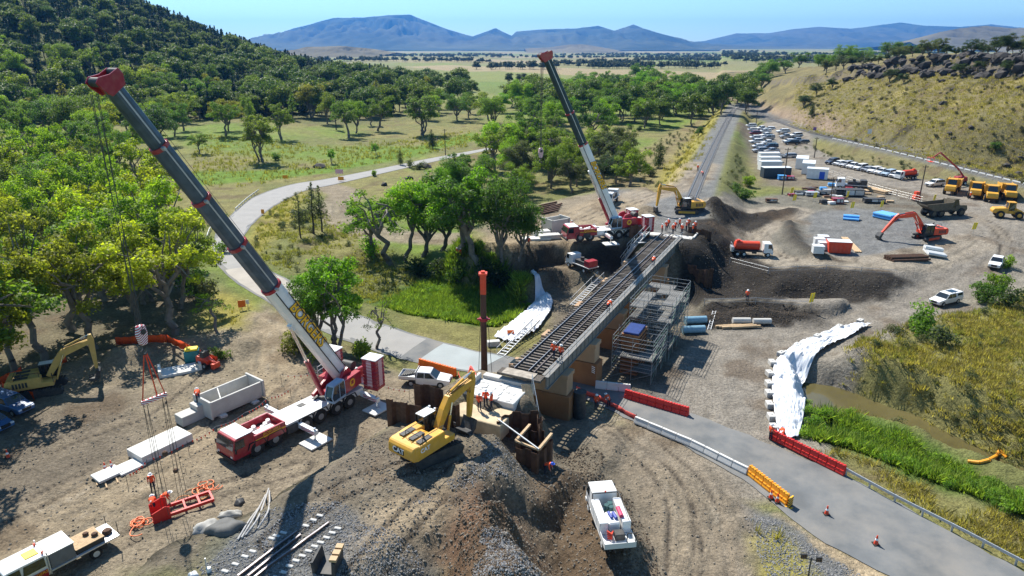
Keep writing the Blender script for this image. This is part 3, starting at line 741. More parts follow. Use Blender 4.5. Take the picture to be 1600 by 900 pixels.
# ---------------------------------------------------------------- vegetation
def leaf_mat(name, inst=False, c0=(0.07, 0.12, 0.02), c1=(0.14, 0.18, 0.03), tr=0.55):
 m = bpy.data.materials.new(name); m.use_nodes = True
 n = m.node_tree.nodes; l = m.node_tree.links
 n.remove(n['Principled BSDF'])
 out = n['Material Output']
 oi = n.new('ShaderNodeObjectInfo')
 at = n.new('ShaderNodeAttribute'); at.attribute_name = 'lr'
 mr = n.new('ShaderNodeMapRange'); mr.inputs['To Min'].default_value = 0.5; mr.inputs['To Max'].default_value = 1.5
 l.new(at.outputs['Fac'], mr.inputs['Value'])
 sc = n.new('ShaderNodeVectorMath'); sc.operation = 'SCALE'
 if inst:
  mx = n.new('ShaderNodeMix'); mx.data_type = 'RGBA'; mx.inputs['A'].default_value = (*c0, 1); mx.inputs['B'].default_value = (*c1, 1)
  l.new(oi.outputs['Random'], mx.inputs['Factor']); src = mx.outputs['Result']
 else:
  src = oi.outputs['Color']
 l.new(src, sc.inputs[0]); l.new(mr.outputs['Result'], sc.inputs['Scale'])
 d = n.new('ShaderNodeBsdfPrincipled'); d.inputs['Roughness'].default_value = 0.55; d.inputs['Specular IOR Level'].default_value = 0.25
 l.new(sc.outputs['Vector'], d.inputs['Base Color'])
 t = n.new('ShaderNodeBsdfTranslucent')
 sc2 = n.new('ShaderNodeVectorMath'); sc2.operation = 'MULTIPLY'; sc2.inputs[1].default_value = (1.5, 1.6, 0.7)
 l.new(sc.outputs['Vector'], sc2.inputs[0]); l.new(sc2.outputs['Vector'], t.inputs['Color'])
 ms = n.new('ShaderNodeMixShader'); ms.inputs['Fac'].default_value = tr
 l.new(d.outputs[0], ms.inputs[1]); l.new(t.outputs[0], ms.inputs[2]); l.new(ms.outputs[0], out.inputs['Surface'])
 return m
M_leaf = leaf_mat('eucalypt_leaves')
M_bark = mat('bark_grey', (0.20, 0.175, 0.15), 0.9, var=0.4, scale=2.5, dirt=0.5, dirtcol=(0.06, 0.05, 0.045), bump=0.3)
M_barkd = mat('bark_dark', (0.075, 0.062, 0.052), 0.9, var=0.4, scale=2.5, bump=0.3)
def quads_from(cent, nrm, size, rs, asp=1.0):
 """leaf cards: centres (n,3), facing nrm, half size"""
 n = len(cent)
 nrm = nrm / np.linalg.norm(nrm, axis=1)[:, None]
 a = rs.normal(size=(n, 3)); a -= (a * nrm).sum(1)[:, None] * nrm
 a /= np.linalg.norm(a, axis=1)[:, None]
 b = np.cross(nrm, a)
 s = size[:, None]
 v = np.stack([cent - a * s * asp, cent - b * s * 0.6, cent + a * s * asp, cent + b * s * 0.6], 1).reshape(-1, 3)
 f = np.arange(n * 4).reshape(n, 4)
 return v, f
def crown_mesh(name, clumps, nleaf, size, rs, m=None, up=0.5):
 C = []; N = []; Rr = []
 for (c, r, fl) in clumps:
  k = max(12, int(nleaf * (r ** 2)))
  d = rs.normal(size=(k, 3)); d /= np.linalg.norm(d, axis=1)[:, None]
  d[:, 2] = np.where(d[:, 2] < -0.35, -d[:, 2] * 0.5, d[:, 2])
  rad = r * (0.55 + 0.5 * rs.rand(k) ** 0.6)
  wob = 1 + 0.25 * np.sin(d[:, 0] * 7 + c[0] * 3) * np.cos(d[:, 1] * 6 + c[1])
  p = np.array(c) + d * (rad * wob)[:, None] * np.array((1, 1, fl))
  C.append(p); nn = d * 0.9 + rs.normal(size=(k, 3)) * 0.65 + np.array((0, 0, up)); N.append(nn)
  Rr.append(np.clip(0.5 + rs.normal(size=k) * 0.2 + rs.normal() * 0.12, 0, 1))
 C = np.concatenate(C); N = np.concatenate(N); Rr = np.concatenate(Rr)
 sz = size * (0.6 + 0.8 * rs.rand(len(C)))
 v, f = quads_from(C, N, sz, rs, 1.25)
 me = np_mesh(name, v, f, m or M_leaf)
 a = me.attributes.new('lr', 'FLOAT', 'FACE'); a.data.foreach_set('value', Rr.astype(np.float32))
 return me
def limb(mb, p0, p1, r0, r1, rs, bend=0.08, seg=4):
 p0 = Vector(p0); p1 = Vector(p1); L = (p1 - p0).length
 pts = [p0]
 for i in range(1, seg + 1):
  t = i / seg
  w = L * bend * math.sin(t * PI)
  q = p0.lerp(p1, t)
  if i < seg: q = q + Vector((rs.normal() * w, rs.normal() * w, rs.normal() * w * 0.4))
  pts.append(q)
 for i in range(seg):
  ra = r0 + (r1 - r0) * i / seg; rb = r0 + (r1 - r0) * (i + 1) / seg
  mb.cyl(pts[i], pts[i + 1], ra, rb, 6, caps=(i in (0, seg - 1)))
 return pts
def proto_euc(seed, spread=0.42, split=0.30, ncl=16, flat=0.62, clr=(1.0, 1.7), nleaf=450, size=0.105, lean=0.06, stems=1, hgt=10.0, m=None, bark=None):
 """returns (trunk mesh, crown mesh) of a 10 m tree"""
 rs = np.random.RandomState(seed)
 mb = MB(); clumps = []
 for s in range(stems):
  off = Vector((rs.normal() * 0.3 * (stems > 1), rs.normal() * 0.3 * (stems > 1), -0.3))
  a0 = rs.rand() * 6.28
  fork = Vector((math.cos(a0) * lean * hgt, math.sin(a0) * lean * hgt, hgt * split * (0.85 + 0.3 * rs.rand())))
  limb(mb, off, fork, 0.30 / stems ** 0.4, 0.22 / stems ** 0.4, rs, 0.06, 4)
  nl = max(3, int(ncl / 4 / stems) + 1)
  per = max(1, round(ncl / stems / nl))
  for i in range(nl):
   a = a0 + 2 * PI * i / nl + rs.normal() * 0.3
   rr = hgt * spread * (0.45 + 0.3 * rs.rand()) * (0.35 if i == 0 else 1)
   mid = fork + Vector((math.cos(a) * rr * 0.55, math.sin(a) * rr * 0.55, hgt * (0.18 + 0.16 * rs.rand())))
   limb(mb, fork, mid, 0.17 / stems ** 0.4, 0.10, rs, 0.10, 3)
   for j in range(per):
    b = a + rs.normal() * 0.65
    r2 = hgt * spread * (0.5 + 0.6 * rs.rand()) * (0.45 if i == 0 else 1)
    zt = hgt * (0.46 + 0.51 * rs.rand()) * (1.0 if i == 0 else 0.93)
    if rs.rand() < 0.25: zt = hgt * (0.42 + 0.15 * rs.rand())
    tip = Vector((fork.x + math.cos(b) * r2, fork.y + math.sin(b) * r2, zt))
    limb(mb, mid, tip, 0.085, 0.03, rs, 0.10, 3)
    r = clr[0] + (clr[1] - clr[0]) * rs.rand()
    clumps.append(((tip.x, tip.y, tip.z - r * 0.1), r, flat))
    if rs.rand() < 0.85:
     q = mid.lerp(tip, 0.55)
     clumps.append(((q.x + rs.normal() * 0.4, q.y + rs.normal() * 0.4, q.z + 0.3), r * 0.7, flat))
 t = mb.build('trunk_source', bark or M_bark, smooth=True)
 tm = t.data; bpy.data.objects.remove(t)
 return tm, crown_mesh('crown', clumps, nleaf, size, rs, m)
def proto_cypress(seed, hgt=10.0, wid=0.17, nleaf=260, size=0.15, top=0.2, m=None):
 rs = np.random.RandomState(seed)
 mb = MB()
 limb(mb, (0, 0, -0.3), (0, 0, hgt * 0.96), 0.2, 0.03, rs, 0.02, 5)
 cl = []
 k = 16
 for i in range(k):
  t = i / (k - 1)
  r = hgt * wid * (1 - t) ** 0.7 * (0.75 + 0.5 * rs.rand()) + 0.25
  a = rs.rand() * 6.28; o = r * 0.45
  cl.append(((math.cos(a) * o, math.sin(a) * o, hgt * (top + (0.97 - top) * t)), r * 0.8, 0.8))
  cl.append(((-math.cos(a) * o, -math.sin(a) * o, hgt * (top + (0.97 - top) * t) + 0.2), r * 0.7, 0.8))
 for i in range(8):
  a = rs.rand() * 6.28; z = hgt * (0.2 + 0.5 * rs.rand())
  mb.cyl((0, 0, z), (math.cos(a) * 1.2, math.sin(a) * 1.2, z + 0.6), 0.05, 0.02, 5)
 t = mb.build('trunk_source', M_barkd, smooth=True); tm = t.data; bpy.data.objects.remove(t)
 return tm, crown_mesh('crown', cl, nleaf / 4, size, rs, m)
def proto_bush(seed, n=9, nleaf=150, size=0.11, m=None):
 rs = np.random.RandomState(seed)
 mb = MB(); cl = []
 for i in range(n):
  a = rs.rand() * 6.28; o = rs.rand() * 1.3
  tip = (math.cos(a) * o, math.sin(a) * o, 0.7 + 1.0 * rs.rand())
  mb.cyl((0, 0, -0.15), tip, 0.05, 0.015, 5)
  cl.append((tip, 0.55 + 0.4 * rs.rand(), 0.8))
  cl.append(((tip[0] * 1.1, tip[1] * 1.1, tip[2] * 0.45), 0.5, 0.8))
 t = mb.build('stem_source', M_barkd, smooth=True); tm = t.data; bpy.data.objects.remove(t)
 return tm, crown_mesh('foliage', cl, nleaf, size, rs, m)
EUC = [proto_euc(101, .33, .36, ncl=26, flat=1.0, clr=(.5, .95)), proto_euc(102, 0.36, 0.28, 30, 1.0, (0.5, .95), lean=0.10), proto_euc(103, 0.26, 0.36, 26, 1.1, (0.5, 1.0)),
       proto_euc(104, 0.38, 0.26, 32, 1.0, (0.45, .95), stems=2), proto_euc(105, 0.26, 0.40, 24, 1.1, (0.5, .95), lean=0.12), proto_euc(106, 0.34, 0.26, 32, 1.05, (0.45, .95), stems=3)]
DENSE = [proto_euc(111, 0.38, 0.2, 34, 0.85, (.9, 1.5), nleaf=190), proto_euc(112, 0.44, 0.18, 38, 0.8, (.9, 1.4), nleaf=190), proto_euc(113, 0.34, 0.18, 32, 0.9, (.9, 1.5), nleaf=190)]
SPARSE = [proto_euc(121, 0.30, 0.45, 10, 0.6, (0.6, 1.1), nleaf=110, lean=0.1), proto_euc(122, 0.36, 0.4, 12, 0.6, (0.6, 1.0), nleaf=100, lean=0.14)]
CYP = [proto_cypress(131), proto_cypress(132, wid=0.22, top=0.1), proto_cypress(133, wid=0.13, top=0.3, nleaf=150)]
BUSH = [proto_bush(141), proto_bush(142, 12), proto_bush(143, 7)]
OLIVE = [(0.13, 0.19, 0.022), (0.15, 0.205, 0.022), (0.11, 0.175, 0.022), (0.155, 0.195, 0.028), (0.12, 0.195, 0.02)]
YELLOWG = [(0.25, 0.31, 0.02), (0.28, 0.31, 0.022), (0.20, 0.29, 0.02), (0.25, 0.27, 0.024), (0.18, 0.27, 0.02)]
GREEN = [(0.085, 0.16, 0.022), (0.10, 0.18, 0.022), (0.125, 0.20, 0.02), (0.075, 0.14, 0.026)]
BRIGHT = [(0.14, 0.27, 0.016), (0.17, 0.28, 0.016)]
DARK = [(0.03, 0.055, 0.022), (0.038, 0.065, 0.02), (0.045, 0.07, 0.02)]
RUST = [(0.21, 0.20, 0.03), (0.19, 0.20, 0.03)]
GREY = [(0.085, 0.105, 0.05), (0.095, 0.11, 0.05)]
trs = np.random.RandomState(77)
NTREE = [0]
SHAPE = {}
for pl_, ws_ in ((EUC, ('single-trunked', 'leaning', 'narrow', 'twin-stemmed', 'high-branched', 'three-stemmed')), (DENSE, ('dense', 'broad', 'upright'))):
 for q_, w_ in zip(pl_, ws_): SHAPE[q_[1].name] = w_
def tree(protos, x, y, h, pal, label, group=None, name='eucalypt_tree', cat='tree', wide=1.0, partnames=('trunk', 'crown'), base=10.0, z=None):
 tm, cm = protos[trs.randint(len(protos))]
 o = thing(name, label, cat, (x, y, (hz(x, y) if z is None else z) - 0.05), trs.rand() * 6.28, group)
 s = h / base
 wide *= 0.8 + 0.45 * trs.rand()
 o.scale = (s * wide, s * wide, s); o.rotation_euler[0] = trs.normal() * 0.04
 c = pal[trs.randint(len(pal))]
 j = 0.85 + 0.3 * trs.rand()
 for nm, me in zip(partnames, (tm, cm)):
  p = bpy.data.objects.new(nm, me); COL.objects.link(p); p.parent = o
  p.color = (c[0] * j, c[1] * j, c[2] * j, 1)
 NTREE[0] += 1
 if group and cm.name in SHAPE: o['label'] = SHAPE[cm.name] + ' ' + label + (', tall' if s > 1.45 else ', low' if s < 1.2 else '')
 return o
def bush(px, py, s, pal, label, group=None, z=None, name='bush'):
 p = on(px, py, z)
 return tree(BUSH, p.x, p.y, s, pal, label, group, name, 'bush', 1.0, ('stem', 'foliage'), 1.9)
def scatter_pts(poly, spacing, maxn, seed=1, avoid=()):
 rs = np.random.RandomState(seed)
 xs = [p[0] for p in poly]; ys = [p[1] for p in poly]
 n = maxn * 14
 X = rs.uniform(min(xs), max(xs), n); Y = rs.uniform(min(ys), max(ys), n)
 k = sd_poly(X, Y, poly) < 0
 for av in avoid: k &= sd_poly(X, Y, av) > 1.0
 d, _, _ = sd_line(X, Y, ROADC_S); k &= d > 6
 X, Y = X[k], Y[k]
 out = []
 for a, b in zip(X, Y):
  sp = spacing * (1 if not callable(spacing) else 1)
  if all((a - c) ** 2 + (b - e) ** 2 > sp * sp for c, e in out):
   out.append((a, b))
   if len(out) >= maxn: break
 return out
# near wood on the left, over the work pad
wa = W([(-120, 610), (40, 560), (130, 525), (215, 512), (278, 500), (285, 440), (272, 380), (262, 320), (180, 300), (0, 300), (-160, 380)], 1)
for i, (x, y) in enumerate(scatter_pts(wa, 5.6, 42, 5)):
 k = i % 5
 if k == 4: tree(DENSE, x, y, 10 + 4 * trs.rand(), GREEN, 'dark tree among the gums behind the orange mesh fence', 'trees of the near wood', wide=1.0)
 else: tree(EUC, x, y, 12.5 + 5.5 * trs.rand(), YELLOWG if k < 3 else OLIVE, 'yellow-green gum in the wood behind the orange mesh fence' if k < 3 else 'olive gum in the wood behind the orange mesh fence', 'trees of the near wood', wide=0.95)
for px, py, h, pr, pal, lb in [
 (272, 524, 16, EUC, YELLOWG, 'tall gum with dark double trunk beside the end of the orange mesh fence'),
 (215, 505, 14, EUC, OLIVE, 'leaning gum behind the striped hook block'),
 (70, 562, 18, EUC[:2], RUST, 'gum with brownish new leaves behind the faded yellow excavator'),
 (20, 592, 16, EUC[:2], OLIVE, 'spreading gum beside the blue cars'),
 (150, 545, 16, EUC[:2], YELLOWG, 'gum with thick sloping limbs behind the soil mound'),
 (-50, 640, 17, EUC, OLIVE, 'tall gum at the frame edge beside the blue car nose'), (-120, 690, 17, EUC, OLIVE, 'tall gum shading the near pad, half out of view'), (-30, 610, 16, EUC, YELLOWG, 'tall gum over the blue four-wheel drive'), (-150, 735, 18, EUC, OLIVE, 'tall gum whose shade reaches the traffic cone on the pad'), (-150, 770, 16, EUC, OLIVE, 'gum casting dappled shade by the flatbed truck'),
 (340, 520, 6.5, SPARSE, BRIGHT, 'thin young gum on the yellow grass by the dirt track')]:
 p = on(px, py); tree(pr, p.x, p.y, h, pal, lb)
# wood between meadow and hill
wb = W([(-260, 300), (300, 285), (315, 250), (290, 215), (-200, 190)], 1.5)
for i, (x, y) in enumerate(scatter_pts(wb, 7.5, 44, 6)):
 tree(EUC if i % 3 else DENSE, x, y, 12 + 4 * trs.rand(), YELLOWG if i % 2 else GREEN, 'mid-height gum in the wood at the meadow\'s edge, pale yellow-green crown' if i % 2 else 'mid-height green gum in the wood at the meadow\'s edge', 'trees at the meadow edge')
wc = [(-330, 235), (-175, 235), (-150, 265), (-120, 262), (-60, 292), (-38, 318), (-22, 360), (-40, 470), (-360, 400)]
for i, (x, y) in enumerate(scatter_pts(wc, 10.5, 88, 8)):
 tree(CYP if i % 9 == 4 else EUC if i % 3 else DENSE, x, y, 11 + 8 * trs.rand(), (OLIVE, GREEN, YELLOWG, OLIVE, RUST)[i % 5], ('olive', 'green', 'yellow-green', 'olive', 'brownish')[i % 5] + ' gum in the broad wood below the forested hill', 'trees below the hill', wide=1.15)
for px, py, h, lb in [(405, 252, 15, 'old gum with dark leaning trunk standing on the meadow'), (440, 218, 14, 'gum with crooked twin trunks at the creek bank'), (352, 213, 14, 'low-branching gum with curved limbs at the creek bank'),
                      (545, 216, 15, 'broad gum whose trunk leans over the dark creek bank'), (590, 205, 16, 'dark full-crowned gum at the creek bank'), (662, 212, 17, 'tall gum beside the dark creek cutting'), (735, 178, 12, 'gum at the end of the creek wood'), (240, 232, 9, 'bright green round tree alone beside the crane boom'), (312, 240, 7, 'small bent tree on the meadow')]:
 p = on(px, py); tree(EUC, p.x, p.y, h, OLIVE if 'bright' not in lb else BRIGHT, lb, wide=1.2)
# middle wood beyond the far crane
wd = W([(742, 195), (770, 300), (880, 268), (950, 285), (985, 262), (960, 210), (1010, 190), (1085, 178), (1110, 152), (1010, 128), (860, 150), (770, 160)], 2)
for i, (x, y) in enumerate(scatter_pts(wd, 8.5, 80, 9)):
 tree(DENSE if i % 2 else EUC, x, y, 11 + 7 * trs.rand(), (GREEN, GREEN, OLIVE, BRIGHT)[i % 4], ('deep green', 'deep green', 'olive', 'bright green')[i % 4] + ' tree in the wood behind the dark-boomed crane', 'trees behind the dark-boomed crane', wide=1.1)
for i, (x, y) in enumerate(scatter_pts(W([(790, 300), (985, 288), (985, 235), (800, 225)], 3), 5.5, 22, 29)):
 tree(EUC if i % 2 else DENSE, x, y, 8.5 + 4 * trs.rand(), GREY + OLIVE[:2], 'grey-olive tree of the thicket behind the far pad', 'thicket behind the far pad', wide=1.15)
for px, py, h, pr, pal, lb in [
 (530, 548, 12.5, EUC, BRIGHT, 'large spreading bright green gum between road and red crane'),
 (498, 540, 9, DENSE, GREEN, 'green tree grown into the big gum by the red crane'),
 (588, 545, 7.5, SPARSE, OLIVE, 'thin tree with bare trunks beside the big gum'),
 (612, 415, 16, SPARSE, BRIGHT, 'slim gum with long bare trunk at the green gully'),
 (632, 408, 15.5, EUC[2:3] + EUC[4:5], BRIGHT, 'bright gum in the middle of the gully trees'),
 (660, 400, 14.5, DENSE[2:], BRIGHT, 'dark green tree behind the slim gully gums'),
 (752, 425, 17, EUC[2:3] + EUC[4:5], GREEN, 'tall dark gum standing behind the red-topped pile'),
 (785, 412, 15, DENSE[2:], GREEN, 'dense dark gum leaning over the white sheeting'),
 (722, 405, 15, EUC[2:3] + EUC[4:5], BRIGHT, 'gum between the gully trees and the red-topped pile'),
 (585, 402, 12, EUC, BRIGHT, 'bright gum at the road end of the gully trees'), (690, 392, 13, DENSE[2:], GREEN, 'full green gum between the gully gums and the far pad'), (810, 405, 10, DENSE, GREEN, 'low dense tree at the edge of the far pad'), (800, 250, 12, DENSE, GREEN, 'green tree left of the far crane\'s ropes'), (840, 232, 12, EUC, OLIVE, 'olive gum above the far crane\'s hook'), (760, 240, 10, DENSE, BRIGHT, 'bright round tree at the end of the far road'),
 (490, 365, 10.5, CYP[2:], GREY, 'thin grey-green she-oak beside the gravel loop'), (470, 372, 8.5, CYP[2:], GREY, 'shorter she-oak on the grass bank'), (503, 362, 9.5, CYP[2:], GREY, 'bare-topped she-oak next to the gravel loop'),
 (700, 315, 10, DENSE, BRIGHT, 'round bright tree above the timber stack'), (735, 312, 11, DENSE, GREEN, 'round dark tree above the timber stack'), (718, 296, 10, EUC, GREEN, 'green tree behind the round pair near the timber stack'), (775, 268, 14, EUC, OLIVE, 'tall gum left of the dark crane boom'), (820, 262, 13, EUC, BRIGHT, 'tall bright gum behind the hanging hook'),
 (752, 300, 10, DENSE, GREEN, 'dark tree at the edge of the far pad'), (935, 290, 9, DENSE, DARK, 'dark spreading tree behind the far crane'), (900, 292, 9.5, EUC, OLIVE, 'olive gum behind the white crane boom'),
 (1029, 262, 9, CYP[1:2], DARK, 'single dark cone-shaped cypress on the dry clearing'), (1090, 216, 4.5, DENSE, GREEN, 'small green tree on the railway bank'), (1094, 186, 4, DENSE, GREEN, 'small dense bush-like tree on the railway bank'),
 (676, 232, 7, CYP[1:2], DARK, 'dark cypress at the roadside'), (518, 256, 5.0, EUC, BRIGHT, 'small bright willow-like tree by the boulders'), (590, 244, 5.0, EUC, BRIGHT, 'pale sapling beside the road'), (626, 258, 5.5, CYP[1:2], GREY, 'grey-green young cypress beside the far road'),
 (1268, 182, 6, CYP[1:2], DARK, 'lone small cypress at the foot of the dry hill'), (795, 135, 12, DENSE, DARK, 'dark round tree pair standing on the green paddock'), (815, 133, 11, DENSE, DARK, 'dark round tree next to the paddock pair'), (848, 152, 8, DENSE, GREEN, 'round tree on the paddock behind the crane boom')]:
 p = on(px, py); tree(pr, p.x, p.y, h, pal, lb, name='cypress_tree' if 'cypress' in lb else ('she_oak_tree' if 'she-oak' in lb else 'gum_tree'))
# behind the nose of the dry hill and along its rocky ridge
we = [(150, 420), (215, 430), (245, 480), (330, 470), (330, 620), (180, 620)]
for i, (x, y) in enumerate(scatter_pts(we, 13, 24, 10)):
 tree(DENSE, x, y, 9 + 5 * trs.rand(), GREEN, 'green tree in the wood behind the dry hill', 'trees behind the dry hill', wide=1.2)
ur = np.linspace(0.44, 0.80, 32)
for i, u in enumerate(ur):
 yb = float(np.interp(u, _HB_U, _HB_F)); t = 0.86 + 0.3 * trs.rand(); y = yb * (1 + 0.46 * t)
 tree(EUC if i % 3 == 1 else DENSE, u * y, y, 4.0 + 4.5 * trs.rand(), (DARK + GREY), 'dark scrubby tree on the rocky ridge of the dry hill', 'trees on the rocky ridge', wide=1.2)
for px, py in [(1255, 168), (1275, 150), (1300, 140), (1390, 128), (1410, 132), (1500, 118), (1530, 112), (1575, 115)]:
 p = on(px, py); tree(DENSE, p.x, p.y, 4 + 3 * trs.rand(), DARK, 'dark shrub-like tree growing out of the ridge rocks', 'trees in the ridge rocks', wide=1.3)
# bushes
for px, py, s, pal, lb in [(700, 268, 2.6, GREEN, 'green bush above the timber stack'), (640, 262, 2.6, GREY, 'grey-green bush beside the far road'), (655, 265, 2.2, GREY, 'smaller grey-green bush beside the far road'), (583, 275, 1.8, GREEN, 'low bush by the road sign'),
                           (515, 445, 3.2, BRIGHT, 'bright bush in the gully below the grass bank'), (580, 400, 3.5, BRIGHT, 'bright bush behind the slim gums'), (500, 560, 2.6, OLIVE, 'low scrub below the big spreading gum'), (560, 560, 2.6, OLIVE, 'dark scrub beside the big spreading gum'), (470, 548, 2.2, RUST, 'brownish scrub beside the red counterweight'),
                           (1445, 520, 3.0, GREEN, 'rounded green bush on the dry knoll'), (1468, 538, 2.4, GREY, 'grey bush on the far slope of the knoll'), (1555, 460, 2.8, GREEN, 'green bush beside the haul road'), (1538, 470, 2.4, GREEN, 'second green bush beside the haul road'), (1575, 480, 2.6, DARK, 'dark bush below the haul road'), (1575, 418, 2.0, YELLOWG, 'yellow-green bush beside the parked utes'),
                           (1555, 234, 2.0, GREEN, 'round bush on the grass above the second railway'), (1165, 312, 2.2, GREEN, 'green scrub beside the site yard'), (1170, 292, 2.4, YELLOWG, 'yellowish scrub beside the site yard'), (1150, 300, 2.0, GREEN, 'small green scrub next to the railway'),
                           (320, 470, 3.0, GREY, 'grey-green bush beside the dirt track'), (300, 455, 3.0, GREEN, 'green bush at the wood\'s edge'), (345, 560, 1.6, OLIVE, 'low olive shrub by the teal tank'), (1000, 205, 2.4, DARK, 'dark bush on the dry clearing'), (985, 200, 2.0, GREEN, 'green bush on the dry clearing'), (1015, 275, 2.2, GREY, 'grey bush below the lone cypress'),
                           (720, 440, 3.0, GREEN, 'bush at the top of the reeds'), (690, 432, 3.2, DARK, 'dark bush among the gully trees'), (780, 445, 3.4, DARK, 'dark bush under the leaning gum'), (660, 430, 3.0, DARK, 'shaded bush at the foot of the slim gums'), (470, 345, 2.2, DARK, 'dark bush at the she-oaks\' feet'), (430, 250, 2.6, GREEN, 'bush on the meadow beside the old gum'), (350, 395, 2.4, GREEN, 'bush beside the bend of the road'), (340, 350, 3, GREEN, 'taller bush inside the bend of the road')]:
 bush(px, py, s, pal, lb)
# ---- instanced masses: forest on the hill, belts on the plain, grass, reeds, ballast
def instancer(name, label, pts, scl, rot, proto_mesh, kind='stuff'):
 pr = bpy.data.objects.new(name + '_unit', proto_mesh)
 me = bpy.data.meshes.new(name)
 pts = np.asarray(pts, np.float32)
 me.vertices.add(len(pts)); me.vertices.foreach_set('co', pts.ravel())
 a = me.attributes.new('sc', 'FLOAT', 'POINT'); a.data.foreach_set('value', np.asarray(scl, np.float32))
 a = me.attributes.new('rt', 'FLOAT_VECTOR', 'POINT'); a.data.foreach_set('vector', np.asarray(rot, np.float32).ravel())
 o = bpy.data.objects.new(name, me); COL.objects.link(o)
 ng = bpy.data.node_groups.new(name + '_nodes', 'GeometryNodeTree')
 ng.interface.new_socket('Geometry', in_out='INPUT', socket_type='NodeSocketGeometry')
 ng.interface.new_socket('Geometry', in_out='OUTPUT', socket_type='NodeSocketGeometry')
 n = ng.nodes; l = ng.links
 gi = n.new('NodeGroupInput'); go = n.new('NodeGroupOutput'); ip = n.new('GeometryNodeInstanceOnPoints'); ob = n.new('GeometryNodeObjectInfo')
 ob.inputs['Object'].default_value = pr
 s = n.new('GeometryNodeInputNamedAttribute'); s.data_type = 'FLOAT'; s.inputs['Name'].default_value = 'sc'
 r = n.new('GeometryNodeInputNamedAttribute'); r.data_type = 'FLOAT_VECTOR'; r.inputs['Name'].default_value = 'rt'
 l.new(gi.outputs[0], ip.inputs['Points']); l.new(ob.outputs['Geometry'], ip.inputs['Instance'])
 l.new(s.outputs['Attribute'], ip.inputs['Scale']); l.new(r.outputs['Attribute'], ip.inputs['Rotation']); l.new(ip.outputs[0], go.inputs[0])
 md = o.modifiers.new('instances', 'NODES'); md.node_group = ng
 return tag(o, label, None, None, kind)
def join_meshes(parts, name):
 """merge (mesh, material) pairs keeping leaf attribute"""
 bm = bmesh.new()
 out = bpy.data.meshes.new(name)
 for i, me in enumerate(parts):
  k0 = len(bm.faces); bm.from_mesh(me); bm.faces.ensure_lookup_table()
  for f in bm.faces[k0:]: f.material_index = i
 bm.to_mesh(out); bm.free()
 for me in parts: out.materials.append(me.materials[0])
 return out
M_hill1 = leaf_mat('forest_leaves', True, (0.035, 0.065, 0.022), (0.12, 0.155, 0.03), 0.4)
M_hill2 = leaf_mat('forest_pine_leaves', True, (0.022, 0.042, 0.02), (0.045, 0.072, 0.024), 0.2)
M_belt = leaf_mat('belt_leaves', True, (0.045, 0.065, 0.025), (0.075, 0.095, 0.03), 0.2)
fr = np.random.RandomState(55)
def hill_pts(n, seed):
 rs = np.random.RandomState(seed)
 U = rs.uniform(-1.05, -0.17, n * 3); Y = np.sqrt(rs.uniform(285 ** 2, 800 ** 2, n * 3)); X = U * Y
 t = (Y - 300 - 160 * np.clip(U + 0.7, 0, 1)) / 330
 k = (t > -0.02) & (t < 1.25)
 X, Y = X[k][:n], Y[k][:n]
 return np.stack([X, Y, H(X, Y) - 0.2], 1)
def rz_rot(n, rs, tilt=0.0):
 return np.stack([rs.normal(size=n) * tilt, rs.normal(size=n) * tilt, rs.rand(n) * 6.28], 1)
for nm, lb, n, pr, s0, s1, sd_ in (('forest_gums', 'dense gum forest covering the hill', 2300, proto_euc(201, 0.30, 0.3, 14, 0.85, (1.0, 1.8), nleaf=40, size=0.3, m=M_hill1), 0.5, 1.15, 61),
                                   ('forest_cypress', 'dark cypress pines scattered through the hill forest', 2300, proto_cypress(202, wid=0.17, top=0.12, nleaf=75, size=0.3, m=M_hill2), 0.6, 1.35, 62)):
 p = hill_pts(n, sd_)
 instancer(nm, lb, p, s0 + (s1 - s0) * fr.rand(len(p)), rz_rot(len(p), fr), join_meshes(pr, nm + '_tree'))
wq = scatter_pts([(-360, 330), (-200, 300), (-40, 380), (-15, 470), (-60, 640), (-400, 560)], 9, 190, 18)
wq += scatter_pts([(20, 330), (70, 300), (110, 330), (150, 420), (120, 560), (-10, 480)], 12, 60, 19)
wq = np.array(wq); pr_ = proto_euc(204, 0.42, 0.2, 16, 0.75, (1.3, 2.0), nleaf=70, size=0.25, m=leaf_mat('back_wood_leaves', True, (0.07, 0.12, 0.022), (0.14, 0.18, 0.026), 0.4))
instancer('back_wood', 'trees of the wood receding behind the nearer ones', np.stack([wq[:, 0], wq[:, 1], H(wq[:, 0], wq[:, 1]) - .2], 1), 1.1 + 0.6 * fr.rand(len(wq)), rz_rot(len(wq), fr), join_meshes(pr_, 'back_wood_tree'))
# far belts of trees on the plain
bp_ = []
for (px0, px1, py, n, sp) in [(480, 760, 95, 90, 25), (600, 1140, 87, 220, 60), (860, 1000, 100, 60, 30), (1000, 1200, 92, 120, 60), (1100, 1500, 88, 220, 90), (540, 800, 84, 160, 70), (880, 1180, 83, 200, 120), (900, 1120, 106, 70, 40), (740, 860, 108, 24, 20), (1180, 1340, 100, 120, 80)]:
 for k in range(n):
  g = G(px0 + (px1 - px0) * fr.rand(), py, 0)
  bp_.append((g[0] + fr.normal() * sp * 0.4, max(430, g[1] + fr.normal() * sp)))
bp_ = np.array(bp_)
ub = bp_[:, 0] / bp_[:, 1]
bp_ = bp_[(ub < 0.40) | (bp_[:, 1] > 900)]
instancer('tree_belt', 'far belts of trees across the plain', np.stack([bp_[:, 0], bp_[:, 1], H(bp_[:, 0], bp_[:, 1]) - 0.2], 1), 0.7 + 0.6 * fr.rand(len(bp_)), rz_rot(len(bp_), fr), join_meshes(proto_euc(203, 0.45, 0.15, 14, 0.8, (1.6, 2.6), nleaf=22, size=0.5, m=M_belt), 'belt_tree'))
